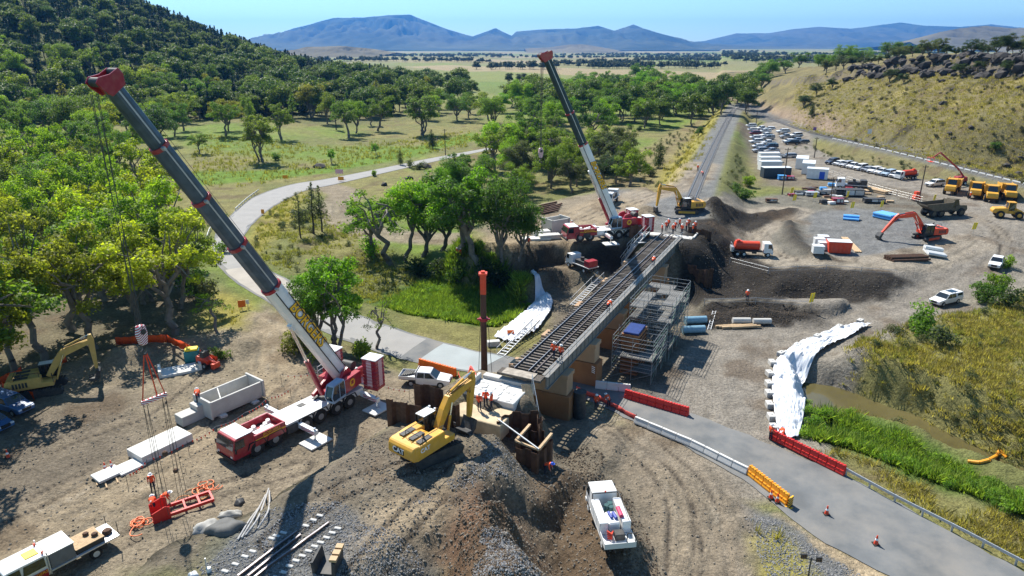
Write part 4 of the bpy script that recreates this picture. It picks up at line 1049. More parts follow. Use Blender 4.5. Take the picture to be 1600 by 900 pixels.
def tuft_mesh(name, n, h, w, spread, m, seed, lean=0.35):
 rs = np.random.RandomState(seed)
 V = []; Fa = []
 for i in range(n):
  a = rs.rand() * 6.28; o = rs.rand() * spread; b = rs.rand() * 6.28
  x, y = math.cos(a) * o, math.sin(a) * o; hh = h * (0.6 + 0.6 * rs.rand())
  lx, ly = math.cos(a) * lean * hh * rs.rand() * 1.4, math.sin(a) * lean * hh * rs.rand() * 1.4
  dx, dy = math.cos(b) * w, math.sin(b) * w
  k = len(V)
  V += [(x - dx, y - dy, -0.03), (x + dx, y + dy, -0.03), (x + lx * 0.5 + dx * 0.7, y + ly * 0.5 + dy * 0.7, hh * 0.6), (x + lx, y + ly, hh)]
  Fa.append((k, k + 1, k + 2, k + 3))
 me = np_mesh(name, V, Fa, m)
 at = me.attributes.new('lr', 'FLOAT', 'FACE'); at.data.foreach_set('value', rs.rand(n).astype(np.float32))
 return me
M_gdry = leaf_mat('dry_grass_blades', True, (0.24, 0.20, 0.07), (0.38, 0.32, 0.095), 0.5)
M_golive = leaf_mat('olive_grass_blades', True, (0.14, 0.15, 0.045), (0.25, 0.23, 0.06), 0.45)
M_glush = leaf_mat('reed_blades', True, (0.09, 0.17, 0.025), (0.23, 0.30, 0.05), 0.5)
M_gyel = leaf_mat('yellow_grass_blades', True, (0.22, 0.19, 0.04), (0.31, 0.26, 0.06), 0.4)
def scatter_grass(name, label, polys, n, me, s0, s1, seed, avoid=()):
 rs = np.random.RandomState(seed); P_ = []
 areas = []
 for poly in polys:
  xs = [p[0] for p in poly]; ys = [p[1] for p in poly]
  areas.append((max(xs) - min(xs)) * (max(ys) - min(ys)))
 for poly, ar in zip(polys, areas):
  xs = [p[0] for p in poly]; ys = [p[1] for p in poly]
  k = int(n * ar / sum(areas) * 2)
  X = rs.uniform(min(xs), max(xs), k); Y = rs.uniform(min(ys), max(ys), k)
  q = sd_poly(X, Y, poly) < (fbm(X / 2, Y / 2, seed, 2) - 0.6) * 2.5
  q &= fbm(X / 4, Y / 4, seed + 2, 3) > 0.36 + 0.22 * rs.rand(k)
  d, _, _ = sd_line(X, Y, ROADC_S); q &= d > 4.7
  for av in avoid: q &= sd_poly(X, Y, av) > 0.5
  P_.append(np.stack([X[q], Y[q]], 1))
 P_ = np.concatenate(P_)
 z = H(P_[:, 0], P_[:, 1])
 k = z > -2.3
 P_ = P_[k]; z = z[k]
 return instancer(name, label, np.stack([P_[:, 0], P_[:, 1], z], 1), s0 + (s1 - s0) * rs.rand(len(P_)), rz_rot(len(P_), rs, 0.1), me)
KNOLL = W([(1268, 590), (1340, 524), (1440, 494), (1520, 484), (1640, 445), (1760, 480), (1760, 720), (1620, 690), (1450, 628), (1335, 600)], 2.3)
REED_R = W([(1254, 705), (1262, 642), (1315, 640), (1400, 684), (1540, 756), (1700, 822), (1700, 868), (1480, 782), (1330, 720)], -1.2)
VERGE = W([(1262, 700), (1330, 708), (1480, 772), (1700, 850), (1700, 960), (1600, 880), (1330, 738), (1290, 715)], 0)
REED_L = W([(600, 480), (650, 445), (720, 430), (800, 452), (828, 475), (800, 512), (745, 522), (640, 503)], -1.4)
REED_L2 = W([(400, 420), (470, 438), (560, 480), (545, 498), (470, 458)], 0)
BANK_L = W([(388, 400), (395, 350), (440, 315), (485, 300), (500, 330), (560, 362), (690, 430), (640, 440), (560, 470), (480, 445)], 0)
scatter_grass('dry_grass', 'dry straw-coloured grass on the knoll and verge', [KNOLL, VERGE], 7000, tuft_mesh('dry_tuft', 18, 0.36, 0.028, 0.4, M_gdry, 1, .8), 0.5, 1.7, 71)
scatter_grass('olive_grass', 'olive grass and weeds on the banks', [BANK_L, KNOLL, REED_L], 7000, tuft_mesh('olive_tuft', 16, 0.42, 0.035, 0.45, M_golive, 2, .8), 0.5, 1.6, 72)
scatter_grass('scrub', 'low grey-green scrub dotted over knoll and banks', [KNOLL, BANK_L, W([(1225, 226), (1290, 226), (1420, 252), (1640, 302), (1640, 322), (1480, 286), (1400, 267), (1300, 245)], 3), W([(940, 308), (980, 235), (1040, 200), (1090, 182), (1065, 290), (1000, 312)], 3), W([(1120, 300), (1150, 245), (1175, 250), (1180, 300), (1150, 318)], 4)], 900, join_meshes(proto_bush(150, 7, 60, 0.12, leaf_mat('scrub_leaves', True, (0.05, 0.075, 0.03), (0.15, 0.15, 0.06), .4)), 'scrub_bush'), 0.2, 0.6, 78)
scatter_grass('weeds', 'leafy bright green weeds growing through the reeds', [REED_R, REED_L], 900, join_meshes(proto_bush(151, 8, 70, 0.13, leaf_mat('weed_leaves', True, (0.09, 0.18, 0.02), (0.20, 0.31, 0.035), .5)), 'weed_bush'), 0.25, 0.5, 79)
scatter_grass('reeds', 'bright green reeds along the creek', [REED_R, REED_L, REED_L2], 14000, tuft_mesh('reed_tuft', 18, 0.95, 0.055, 0.5, M_glush, 3, 0.7), 0.6, 1.4, 73)
scatter_grass('yellow_grass', 'bright yellow grass beside road and railway', [W([(384, 380), (400, 340), (440, 312), (478, 300), (468, 336), (430, 372), (402, 412)]), W([(1168, 832), (1215, 830), (1262, 872), (1272, 935), (1190, 935)], 0.2), W([(1040, 300), (1030, 250), (1085, 195), (1135, 160), (1112, 225), (1075, 296)], 4), W([(330, 490), (345, 460), (390, 470), (385, 515), (350, 530)], 0.7)], 3600, tuft_mesh('yellow_tuft', 16, 0.7, 0.03, 0.35, M_gyel, 4), 0.7, 1.5, 74)
MEADOW = W([(300, 300), (520, 262), (735, 225), (735, 200), (520, 225), (300, 215)], 1)
HILLG = []
rs_ = np.random.RandomState(5)
Uh = rs_.uniform(0.40, 0.86, 9000); Th = rs_.uniform(0.0, 0.85, 9000); Yb = np.interp(Uh, _HB_U, _HB_F); Yh = Yb * (1 + 0.46 * Th); Xh = Uh * Yh
Us = rs_.uniform(0.42, 0.86, 420); Ys = np.interp(Us, _HB_U, _HB_F) * (1 + 0.46 * rs_.uniform(0, .85, 420)); Xs = Us * Ys
instancer('hillside_scrub', 'dark low scrub scattered over the dry hillside', np.stack([Xs, Ys, H(Xs, Ys)], 1), 0.2 + 0.5 * rs_.rand(420) ** 2, rz_rot(420, rs_, 0.1), join_meshes(proto_bush(152, 6, 50, 0.16, leaf_mat('hill_scrub_leaves', True, (0.035, 0.045, 0.02), (0.12, 0.11, 0.045), .3)), 'hill_scrub_bush'))
instancer('hillside_grass', 'tussock grass on the dry hillside', np.stack([Xh, Yh, H(Xh, Yh)], 1), 0.6 + 0.8 * rs_.rand(9000), rz_rot(9000, rs_, 0.1), tuft_mesh('hill_tuft', 12, 0.5, 0.05, 0.5, M_gdry, 6))
scatter_grass('meadow_grass', 'tussocks on the meadow by the creek', [MEADOW], 4000, tuft_mesh('meadow_tuft', 10, 0.5, 0.05, 0.5, M_golive, 7), 0.9, 1.8, 75)
def stone_mesh(name, m, seed, n=7):
 rs = np.random.RandomState(seed)
 bm = bmesh.new(); bmesh.ops.create_icosphere(bm, subdivisions=1, radius=1)
 for v in bm.verts:
  v.co *= 0.75 + 0.5 * rs.rand(); v.co.z *= 0.7
 me = bpy.data.meshes.new(name); bm.to_mesh(me); bm.free(); me.materials.append(m); return me
M_stone = mat('ballast_stone', (0.23, 0.23, 0.23), 0.9, var=0.3, scale=1.5)
M_clod = mat('soil_clod', (0.11, 0.082, 0.056), 0.95, var=0.35, scale=1.5)
M_boulder = mat('boulder_rock', (0.045, 0.04, 0.037), 0.9, var=0.35, scale=1.2, dirt=0.5, dirtcol=(0.07, 0.06, 0.055), bump=0.5)
def scatter_stones(name, label, polys, n, m, s0, s1, seed):
 rs = np.random.RandomState(seed); P_ = []
 for poly, w in polys:
  xs = [p[0] for p in poly]; ys = [p[1] for p in poly]
  k = int(n * w * 2)
  X = rs.uniform(min(xs), max(xs), k); Y = rs.uniform(min(ys), max(ys), k)
  q = sd_poly(X, Y, poly) < (fbm(X / 1.5, Y / 1.5, seed, 2) - 0.6) * 2
  d, _, _ = sd_line(X, Y, ROADC_S); q &= d > 4.8
  P_.append(np.stack([X[q], Y[q]], 1))
 P_ = np.concatenate(P_)
 s = s0 + (s1 - s0) * rs.rand(len(P_)) ** 3
 return instancer(name, label, np.stack([P_[:, 0], P_[:, 1], H(P_[:, 0], P_[:, 1]) + s * 0.1], 1), s, rs.rand(len(P_), 3) * 6.28, stone_mesh(name + '_unit', m, seed))
scatter_stones('ballast', 'loose grey ballast stones around the dismantled rails', [(W([(330, 860), (420, 795), (520, 785), (640, 835), (700, 960), (300, 960)], 5), 0.5), (W([(1165, 795), (1210, 804), (1290, 852), (1400, 932), (1230, 960), (1185, 870)], 0.2), 0.3), (W([(640, 800), (720, 760), (760, 700), (800, 690), (830, 720), (760, 760)], 4.5), 0.2), (W([(780, 830), (850, 840), (880, 960), (690, 960)], 5), 0.4)], 15000, M_stone, 0.025, 0.085, 81)
scatter_stones('soil_clods', 'dark clods of dug soil on the heaps', [(W([(690, 960), (705, 830), (735, 770), (790, 765), (835, 830), (880, 960)], 5.5), 0.3), (W([(860, 690), (930, 690), (1010, 800), (1060, 960), (1000, 960), (920, 760)], 1.5), 0.4), (W([(1085, 385), (1140, 390), (1200, 428), (1290, 424), (1420, 436), (1380, 455), (1250, 462), (1100, 460)], 1.6), 0.5), (W([(1100, 480), (1220, 476), (1285, 488), (1230, 504), (1105, 506)], 0.8), 0.2), (W([(1085, 335), (1200, 325), (1180, 350), (1110, 372)], 4), 0.25)], 9000, M_clod, 0.02, 0.12, 82)
scatter_stones('pebbles', 'stones and clods strewn over the bare ground', [(W([(-100, 700), (400, 560), (800, 640), (1100, 720), (1400, 960), (-100, 960)], 1.5), .5), (W([(560, 720), (760, 680), (900, 720), (1000, 860), (1000, 960), (400, 960)], 3), .5), (W([(1085, 395), (1200, 430), (1420, 440), (1380, 460), (1100, 465)], 1.5), .12)], 11000, mat('pebble_brown', (.19, .165, .13), .9, var=.3), .02, .13, 84)
# boulders along the ridge and scattered on the slope, each on its own
br = np.random.RandomState(15)
STONES = [stone_mesh('boulder', M_boulder, 300 + i) for i in range(4)]
def boulder(x, y, s, label, group):
 o = bpy.data.objects.new('boulder', STONES[br.randint(4)]); COL.objects.link(o)
 o.location = (x, y, hz(x, y) + s * 0.15); o.scale = (s * (0.8 + 0.6 * br.rand()), s * (0.8 + 0.4 * br.rand()), s * (0.8 + 0.5 * br.rand())); o.rotation_euler = (br.rand() * .4, br.rand() * .4, br.rand() * 6.28)
 tag(o, label, 'boulder', group)
for i in range(190):
 u = 0.47 + 0.37 * (i + br.rand()) / 190; yb = float(np.interp(u, _HB_U, _HB_F)); y = yb * (1 + 0.46 * (0.82 + 0.035 * br.normal()))
 boulder(u * y, y, (1.0 if i % 3 else 2.0) + 0.9 * br.rand(), ('small' if i % 3 else 'large') + ' dark weathered boulder in the rock band along the dry hill\'s ridge', 'ridge rocks')
for i in range(45):
 u = 0.44 + 0.42 * br.rand(); yb = float(np.interp(u, _HB_U, _HB_F)); y = yb * (1 + 0.46 * (0.1 + 0.62 * br.rand()))
 boulder(u * y, y, 0.5 + 0.9 * br.rand() ** 2, 'small boulder lying on the dry hillside', 'hillside stones')
for px, py, s, lb in [(640, 280, 1.2, 'dark boulder beside the far road'), (600, 290, 1.0, 'small boulder near the road sign'), (500, 262, 1.9, 'large round boulder beside the far road'), (480, 264, 1.0, 'pale flat boulder next to the large round one'), (667, 262, 1.4, 'boulder behind the grey-green bush'), (995, 268, 1.6, 'pinkish boulder below the lone cypress'), (1010, 264, 1.2, 'smaller boulder below the lone cypress'), (1130, 165, 5, 'dark rock face beside the railway cutting'), (1118, 160, 4, 'dark rock at the start of the railway cutting')]:
 p = on(px, py); boulder(p.x, p.y, s, lb, None)
# ---------------------------------------------------------------- wheels, cars, trucks, plant
_WH = {}
def wheel(parent, x, y, r, w, rim=None, z=None, tyre=None, hub=0.55):
 key = (round(r, 2), round(w, 2), rim.name if rim else '', tyre.name if tyre else '')
 if key not in _WH:
  n = 16
  mb = MB()
  # tyre with shoulders
  for (a, ra), (b, rb) in zip([(-.5, .88), (-.36, 1), (.36, 1)], [(-.36, 1), (.36, 1), (.5, .88)]):
   mb.cyl((0, a * w, 0), (0, b * w, 0), ra * r, rb * r, n, caps=False)
  mb.cyl((0, -.5 * w, 0), (0, -.5 * w + .001, 0), .88 * r, .88 * r, n); mb.cyl((0, .5 * w - .001, 0), (0, .5 * w, 0), .88 * r, .88 * r, n)
  t = mb.build('tyre', tyre or M_black, smooth=True)
  rb = MB()
  rb.cyl((0, -.52 * w, 0), (0, .52 * w, 0), hub * r, hub * r, 12); rb.cyl((0, -.56 * w, 0), (0, .56 * w, 0), .22 * r, .22 * r, 8)
  q = rb.build('rim', rim or M_steel, smooth=True)
  _WH[key] = (t.data, q.data); bpy.data.objects.remove(t); bpy.data.objects.remove(q)
 t = bpy.data.objects.new('wheel', _WH[key][0]); COL.objects.link(t); t.parent = parent; t.location = (x, y, r if z is None else z)
 q = bpy.data.objects.new('rim', _WH[key][1]); COL.objects.link(q); q.parent = t
 return t
def side_window(mb, pts, hw, z0, z1, ins, off=0.012):
 """window quad on both leaning cabin sides; pts (x,z)"""
 for s in (-1, 1):
  vs = [(x, s * (hw - ins * (z - z0) / (z1 - z0) + off), z) for x, z in pts]
  mb.add(vs, [tuple(range(len(vs)))])
M_blackpl = mat('black_plastic', (0.02, 0.02, 0.022), 0.6, var=0.1)
M_lamp = mat('headlamp_glass', (0.7, 0.72, 0.75), 0.15, var=0.03)
M_tail = mat('tail_lamp_red', (0.5, 0.01, 0.01), 0.25, var=0.03)
PAINT = {'white': M_white, 'silver': mat('paint_silver', (0.42, 0.43, 0.45), 0.3, metal=0.4, var=0.05, dirt=0.1), 'navy': mat('paint_navy', (0.02, 0.035, 0.07), 0.3, var=0.05, dirt=0.15, coat=0.4),
         'blue': mat('paint_blue', (0.05, 0.13, 0.30), 0.3, var=0.05, dirt=0.15, coat=0.4), 'maroon': mat('paint_maroon', (0.18, 0.02, 0.025), 0.3, var=0.05, coat=0.4), 'grey': mat('paint_grey', (0.12, 0.125, 0.13), 0.35, var=0.05, dirt=0.15), 'black': mat('paint_black', (0.012, 0.012, 0.014), 0.3, var=0.05, dirt=0.1), 'sky': mat('paint_pale_blue', (0.35, 0.45, 0.55), 0.35, var=0.05)}
_CARS = {}
def car(kind, paint, loc, rz, label, group=None, z=None, name=None):
 key = (kind, paint)
 if key in _CARS:
  o = dup(_CARS[key], loc, rz, label, group)
  if not group and 'group' in o: del o['group']
  o['label'] = label
  return o
 o = thing(name or {'ute': 'utility_truck', 'canopy': 'utility_truck', 'suv': 'parked_car', 'sedan': 'parked_car', 'traytop': 'utility_truck'}[kind], label, 'car' if kind in ('suv', 'sedan') else 'ute', loc, rz, group)
 m = PAINT[paint]; hw = 0.93
 L0, L1 = (-2.65, 2.6) if kind != 'sedan' else (-2.35, 2.3)
 z0, z1 = (1.08, 1.76) if kind != 'sedan' else (0.92, 1.42)
 b = MB()
 ins = [0.06, 0, 0, 0.02, 0.06, 0.05, 0.10, 0.05, 0.03, 0, 0.06]
 rear = -1.05 if kind in ('ute', 'canopy', 'traytop') else L0 + 0.1
 lowrear = L0 if kind != 'traytop' else -1.05
 b.prism([(lowrear, 0.42), (lowrear + .4, .34), (L1 - 0.35, 0.34), (L1, 0.42), (L1 + .03, 0.72), (L1 - 0.08, z0 - .16), (1.25, z0 + .02), (rear, z0 + .02), (lowrear, z0), (lowrear - .02, .7)], -hw, hw, [0.06, .06, .08, 0.14, 0.10, 0.08, 0.03, 0.0, 0.0, 0.0])
 body = b.build('body', m, o, bevel=0.05)
 c = MB(); top = 0.17
 cr = (-0.95 if rear == -1.05 else L0 + 0.45)
 c.prism([(1.3, z0), (0.5, z1 - .03), (0.2, z1), (cr + .1, z1), (cr, z1 - .05), (rear, z0)], -hw + .02, hw - .02, [0, top, top + .02, top + .02, top, 0])
 c.build('cabin', m, o, bevel=0.04)
 w = MB()
 side_window(w, [(1.05, z0 + .05), (0.45, z1 - .10), (-.05, z1 - .10), (-.05, z0 + .05)], hw - .02, z0, z1, top)
 side_window(w, [(-.13, z0 + .05), (-.13, z1 - .10), (cr + .12, z1 - .10), (rear + .12, z0 + .05)], hw - .02, z0, z1, top)
 w.build('side_windows', M_glass, o)
 ws = MB(); dx = 0.8; dz = z1 - z0
 f = lambda t: (1.3 - dx * t + .02, z0 + (dz - .03) * t + .015)
 (xa, za), (xb, zb) = f(.08), f(.92)
 ws.add([(xa, -hw + .1, za), (xa, hw - .1, za), (xb, hw - .24, zb), (xb, -hw + .24, zb)], [(0, 1, 2, 3)])
 ws.build('windscreen', M_glass, o)
 rw = MB(); rw.add([(rear - .005, -hw + .15, z0 + .1), (rear - .005, hw - .15, z0 + .1), (cr - .02, hw - .28, z1 - .14), (cr - .02, -hw + .28, z1 - .14)], [(0, 1, 2, 3)])
 rw.build('rear_window', M_glass, o)
 if kind == 'ute':
  t = MB(); t.box(-2.55, -1.15, -hw + .12, hw - .12, z0 + .022, z0 + .03); t.build('tray_floor', M_blackpl, o)
 if kind == 'canopy':
  t = MB(); t.prism([(-2.6, z0 + .02), (-1.1, z0 + .02), (-1.06, z1 - .02), (-2.55, z1 - .02)], -hw + .02, hw - .02, [0, 0, .12, .12]); k = t.build('canopy', m, o, bevel=0.04)
  t = MB(); side_window(t, [(-2.35, z0 + .2), (-2.35, z1 - .15), (-1.25, z1 - .15), (-1.25, z0 + .2)], hw - .02, z0, z1, .12); t.box(-1.7, -.3, -.5, .5, z1 - .0, z1 + .03); t.build('canopy_window', M_glass, o)
 if kind == 'traytop':
  t = MB(); t.box(-2.95, -1.08, -.95, .95, .86, .96)
  for s in (-.93, .9): t.box(-2.95, -1.08, s, s + .03, .96, 1.22)
  t.box(-2.95, -2.92, -.9, .9, .96, 1.22); t.box(-1.12, -1.08, -.9, .9, .96, 1.75)
  t.build('tray', M_alu, o)
  t = MB(); t.box(-2.7, -1.0, -.4, .4, .5, .7); t.build('chassis', M_dark, o)
  t = MB()
  for q in range(7): t.cyl((-2.7 + .22 * q, -.5 + .13 * q, 1.02), (-2.4 + .2 * q, .5, 1.25), .14, .1, 6)
  t.build('load', M_dark, o)
 for s in (-1, 1):
  h = MB(); h.box(L1 - .12, L1 + .035, s * .62 - .16, s * .62 + .16, .72, .86); h.build('headlight', M_lamp, o)
  h = MB(); h.box(L0 - .03, L0 + .02, s * .78 - .06, s * .78 + .06, .7, 1.0); h.build('tail_light', M_tail, o)
 g = MB(); g.box(L1 - .1, L1 + .045, -.42, .42, .55, .84); g.build('grille', M_blackpl, o)
 for x in ((1.65, -1.6) if kind != 'sedan' else (1.4, -1.35)):
  for s in (-1, 1): wheel(o, x, s * .80, .38 if kind != 'sedan' else .32, .24)
 _CARS[key] = o
 return o
def cab_over(o, x0, L, hw, z0, z1, m, roofm=None, low=None, crew=False):
 """truck cab whose front is at x0+L"""
 b = MB(); xf = x0 + L
 b.prism([(x0, z0), (xf - .05, z0), (xf, z0 + .35), (xf - .02, z0 + (z1 - z0) * .48), (xf - .30, z1 - .06), (xf - .5, z1), (x0 + .05, z1), (x0, z1 - .06)], -hw, hw, [0.03, .05, .05, .03, .09, .12, .10, .06])
 cb_ = b.build('cab', m, o, bevel=0.05)
 w = MB()
 za, zb = z0 + (z1 - z0) * .50, z1 - .16
 w.add([(xf + .0, -hw + .14, za), (xf + .0, hw - .14, za), (xf - .27, hw - .2, zb), (xf - .27, -hw + .2, zb)], [(0, 1, 2, 3)])
 w.build('windscreen', M_glass, o)
 w = MB(); H_ = z1 - z0
 segs = [(x0 + L * .45, xf - .32)] if not crew else [(x0 + L * .58, xf - .32), (x0 + .14, x0 + L * .50)]
 for a, c in segs:
  for s in (-1, 1):
   w.add([(a, s * (hw - .015), za), (c + .14, s * (hw - .015), za), (c, s * (hw - .08), zb), (a, s * (hw - .08), zb)], [(0, 1, 2, 3)])
 w.build('side_windows', M_glass, o)
 for s in (-1, 1):
  h = MB(); h.box(xf - .05, xf + .03, s * hw * .7 - .14, s * hw * .7 + .14, z0 + .18, z0 + .36); h.build('headlight', M_lamp, o)
  h = MB(); h.box(xf - .2, xf - .1, s * (hw + .16) - .08, s * (hw + .16) + .08, z0 + .75, z0 + 1.15); h.box(xf - .2, xf - .15, min(s * hw, s * (hw + .1)) - .02, max(s * hw, s * (hw + .1)), z0 + 1.1, z0 + 1.14); h.build('mirror', M_blackpl, o)
 bp = MB(); bp.box(xf - .25, xf + .06, -hw + .02, hw - .02, z0 - .22, z0 + .05); bp.build('bumper', M_blackpl if m is not M_white else M_offwhite, o)
 if low:
  p = MB()
  for s in (-1, 1): p.box(x0 + .1, xf - .15, min(s * hw, s * (hw + .012)), max(s * hw, s * (hw + .012)), z0 + .05, z0 + H_ * .36)
  p.build('door_panel', low, o)
 return cb_
def chassis(o, x0, x1, z, w=.8):
 b = MB()
 for s in (-.4, .4): b.box(x0, x1, s * w - .05, s * w + .05, z - .15, z + .1)
 for i in range(4): b.box(x0 + (x1 - x0) * (i + .5) / 4 - .06, x0 + (x1 - x0) * (i + .5) / 4 + .06, -.4 * w, .4 * w, z - .1, z + .05)
 b.box(x0 + .8, x0 + 1.7, .5, .85, z - .35, z + .1); b.box(x1 - 2.4, x1 - 1.5, -.85, -.5, z - .35, z + .1)
 b.build('chassis', M_dark, o)
def place(px, py, z=None):
 return on(px, py, z)
def heading(p0, p1):
 return math.atan2(p1[1] - p0[1], p1[0] - p0[0])
def text_mesh(body, size, m, parent, loc, rot, name='lettering', shear=0.0, ext=0.01, bold=0.0):
 c = bpy.data.curves.new(name, 'FONT'); c.body = body; c.size = size; c.extrude = ext; c.shear = shear; c.align_x = 'CENTER'; c.align_y = 'CENTER'; c.offset = bold; c.resolution_u = 3
 t = bpy.data.objects.new(name + '_src', c); COL.objects.link(t)
 dg = bpy.context.evaluated_depsgraph_get()
 me = bpy.data.meshes.new_from_object(t.evaluated_get(dg))
 bpy.data.objects.remove(t)
 me.materials.clear(); me.materials.append(m)
 o = bpy.data.objects.new(name, me); COL.objects.link(o); o.parent = parent; o.location = loc
 if isinstance(rot, Matrix): o.rotation_euler = rot.to_euler()
 else: o.rotation_euler = rot
 return o
M_letter = mat('lettering_gold', (0.85, 0.46, 0.02), 0.5, var=0.03)
M_letterk = mat('lettering_black', (0.015, 0.015, 0.015), 0.5, var=0.03)
M_letterw = mat('lettering_white', (0.85, 0.85, 0.85), 0.5, var=0.03)
M_rimg = mat('rim_grey', (.30, .29, .28), .6, var=.2, dirt=.5)
# ---------------------------------------------------------------- mobile cranes
def crane(label, slew, carrier_rz, pivot, tip, cuts, hookz, big, wts, side=-1):
 """slew: ground point under the turntable; pivot/tip: boom ends in world space"""
 gz = slew[2]
 o = thing('mobile_crane', label, 'crane', slew, carrier_rz)
 inv = (Matrix.Translation(slew) @ Matrix.Rotation(carrier_rz, 4, 'Z')).inverted()
 piv = inv @ Vector(pivot); tp = inv @ Vector(tip)
 # carrier
 ax = [9.2, 7.3, 3.9, 2.2, .2, -1.4] if big else [6.6, 4.9, 1.6, -.1, -1.8]
 xf = ax[0] + 2.3; xr = ax[-1] - 1.9
 b = MB(); b.box(xr, ax[1] - 1.2, -1.30, 1.30, .95, 1.62); b.box(xr, ax[1] - 1.0, -.7, .7, .55, .95); b.build('carrier_frame', M_white, o, bevel=.04)
 for i_ in range(4):
  hx = MB(); hx.box(.8 + i_ * .9, 1.5 + i_ * .9, -.9 + .5 * (i_ % 2), -.3 + .5 * (i_ % 2), 1.684, 1.72); hx.build('deck_hatch', M_alu if i_ % 2 else M_dark, o)
 for x_ in ax:
  for s_ in (-1, 1):
   fd = MB(); fd.prism([(x_ - .95, 1.05), (x_ - .7, 1.6), (x_ + .7, 1.6), (x_ + .95, 1.05), (x_ + .88, 1.05), (x_ + .66, 1.54), (x_ - .66, 1.54), (x_ - .88, 1.05)], s_ * 1.40 - .1, s_ * 1.40 + .06); fd.build('mudguard', M_blackpl, o)
 tb = MB(); tb.box(4.9, 6.1, 1.3, 1.5, .7, 1.4); tb.build('tool_box', M_dark, o); tb = MB(); tb.box(4.9, 6.1, -1.5, -1.3, .7, 1.4); tb.build('tool_box', M_dark, o)
 d = MB(); d.box(xr + .05, ax[1] - 1.25, -1.42, 1.42, 1.624, 1.68); d.build('carrier_deck', M_offwhite, o)
 p = MB(); p.box(ax[1] - 1.15, xf - 2.15, -1.42, -1.2, 1.0, 2.1); p.box(ax[1] - 1.15, xf - 2.15, 1.2, 1.42, 1.0, 2.1); p.box(ax[1] - 1.15, ax[1] - 1.0, -1.2, 1.2, 1.0, 2.1); p.box(ax[1] - 1.0, xf - 2.15, -1.2, 1.2, .9, 1.45)
 p.build('engine_bay', M_red, o, bevel=.03)
 e = MB()
 for i in range(6): e.cyl((ax[1] - .6 + .5 * i, -.5 + .3 * (i % 3), 1.45), (ax[1] - .5 + .5 * i, -.4 + .3 * (i % 3), 1.95), .28, .2, 8)
 e.box(ax[1] - .3, xf - 2.6, .3, .9, 1.45, 1.9)
 e.build('engine', M_offwhite, o)
 cab_over(o, xf - 2.1, 2.1, 1.42, .62, 2.55, M_red)
 rf = MB(); rf.prism([(xf - 2.05, 2.551), (xf - .5, 2.551), (xf - .55, 2.60), (xf - 2.0, 2.62)], -1.27, 1.27); rf.build('cab_roof', M_white, o)
 st = MB()
 for s in (-1, 1): st.box(ax[1] - 1.1, xf - 2.2, s * 1.425 - .006, s * 1.425 + .006, 1.55, 1.68)
 st.build('side_stripe', M_letter, o)
 for s in (-1, 1): text_mesh('BORGERS', .42, M_letter, o, ((ax[0] + ax[1]) / 2 - .6, s * 1.435, 1.88), (PI / 2, 0, 0 if s < 0 else PI), 'carrier_lettering', .2, .004)
 for x in ax:
  for s in (-1, 1): wheel(o, x, s * 1.12, .76, .54, M_rimg, hub=.42)
 # outriggers
 for i, x in enumerate((ax[1] - 2.6, xr + .35)):
  for s in (-1, 1):
   out = 3.9
   ob = MB(); ob.box(x - .22, x + .22, min(s * 1.3, s * out), max(s * 1.3, s * out), .85, 1.3)
   arm = ob.build('outrigger', M_white, o, bevel=.02)
   sp = MB(); sp.box(x - .235, x + .235, min(s * 1.9, s * (out - .05)), max(s * 1.9, s * (out - .05)), .92, 1.24); sp.build('striped_panel', M_stripe, arm)
   lg = MB(); lg.cyl((x, s * (out - .25), .22), (x, s * (out - .25), 1.5), .12, .12, 10); lg.build('jack_leg', M_chrome, arm, smooth=True)
   ft = MB(); ft.cyl((x, s * (out - .25), .14), (x, s * (out - .25), .24), .32, .26, 12); ft.build('jack_foot', M_steel, arm)
 ld = MB()
 for k in range(6): ld.box(-.3, .2, -1.52, -1.46, .45 + k * .24, .49 + k * .24)
 for xx in (-.3, .18): ld.box(xx, xx + .03, -1.53, -1.45, .35, 1.75)
 ld.build('ladder', M_alu, o)
 # superstructure, turned to the boom's heading
 hd = math.atan2(tp.y, tp.x) if big else math.atan2(tp.y - piv.y, tp.x - piv.x)
 hd = math.atan2(tp.y - piv.y, tp.x - piv.x)
 S = Matrix.Rotation(hd, 4, 'Z')
 def SB(): return MB(S.copy())
 tt = MB(); tt.cyl((0, 0, 1.68), (0, 0, 2.0), 1.15, 1.15, 24); tt.build('turntable', M_dark, o, smooth=True)
 sp = SB(); sp.prism([(-4.6, 2.0), (1.4, 2.0), (1.4, 2.3), (-.6, 3.0), (-1.2, 3.9), (-2.0, 4.1), (-2.6, 3.3), (-4.6, 3.1)], -1.05, -.72)
 sp.prism([(-4.6, 2.0), (1.4, 2.0), (1.4, 2.3), (-.6, 3.0), (-1.2, 3.9), (-2.0, 4.1), (-2.6, 3.3), (-4.6, 3.1)], .72, 1.05); sp.box(-4.6, .6, -.7, .7, 2.0, 2.35)
 sp.build('turntable_frame', M_red, o, bevel=.03)
 eng = SB(); eng.box(-4.4, -.6, -side * 1.08, -side * 1.75, 2.02, 3.2) if side < 0 else eng.box(-4.4, -.6, -1.75, -1.08, 2.02, 3.2)
 eng.build('engine_housing', M_red, o, bevel=.06)
 ph = SB(); ph.box(-3.0, -.25, min(side * 1.08, side * 1.8), max(side * 1.08, side * 1.8), 2.02, 3.45); pn = ph.build('side_panel', M_red, o, bevel=.04)
 em = SB(); em.cyl((-1.5, side * 1.80, 2.8), (-1.5, side * 1.815, 2.8), .42, .42, 18); em.build('emblem', M_letter, o)
 em = SB(); em.prism([(-1.72, 2.65), (-1.28, 2.65), (-1.34, 2.9), (-1.2, 2.98), (-1.5, 3.05), (-1.8, 2.98), (-1.66, 2.9)], side * 1.815 - .012, side * 1.815 + .012); em.build('emblem_mark', M_red, o)
 # operator's cab
 yc0, yc1 = sorted((side * 1.1, side * 2.0))
 oc = SB()
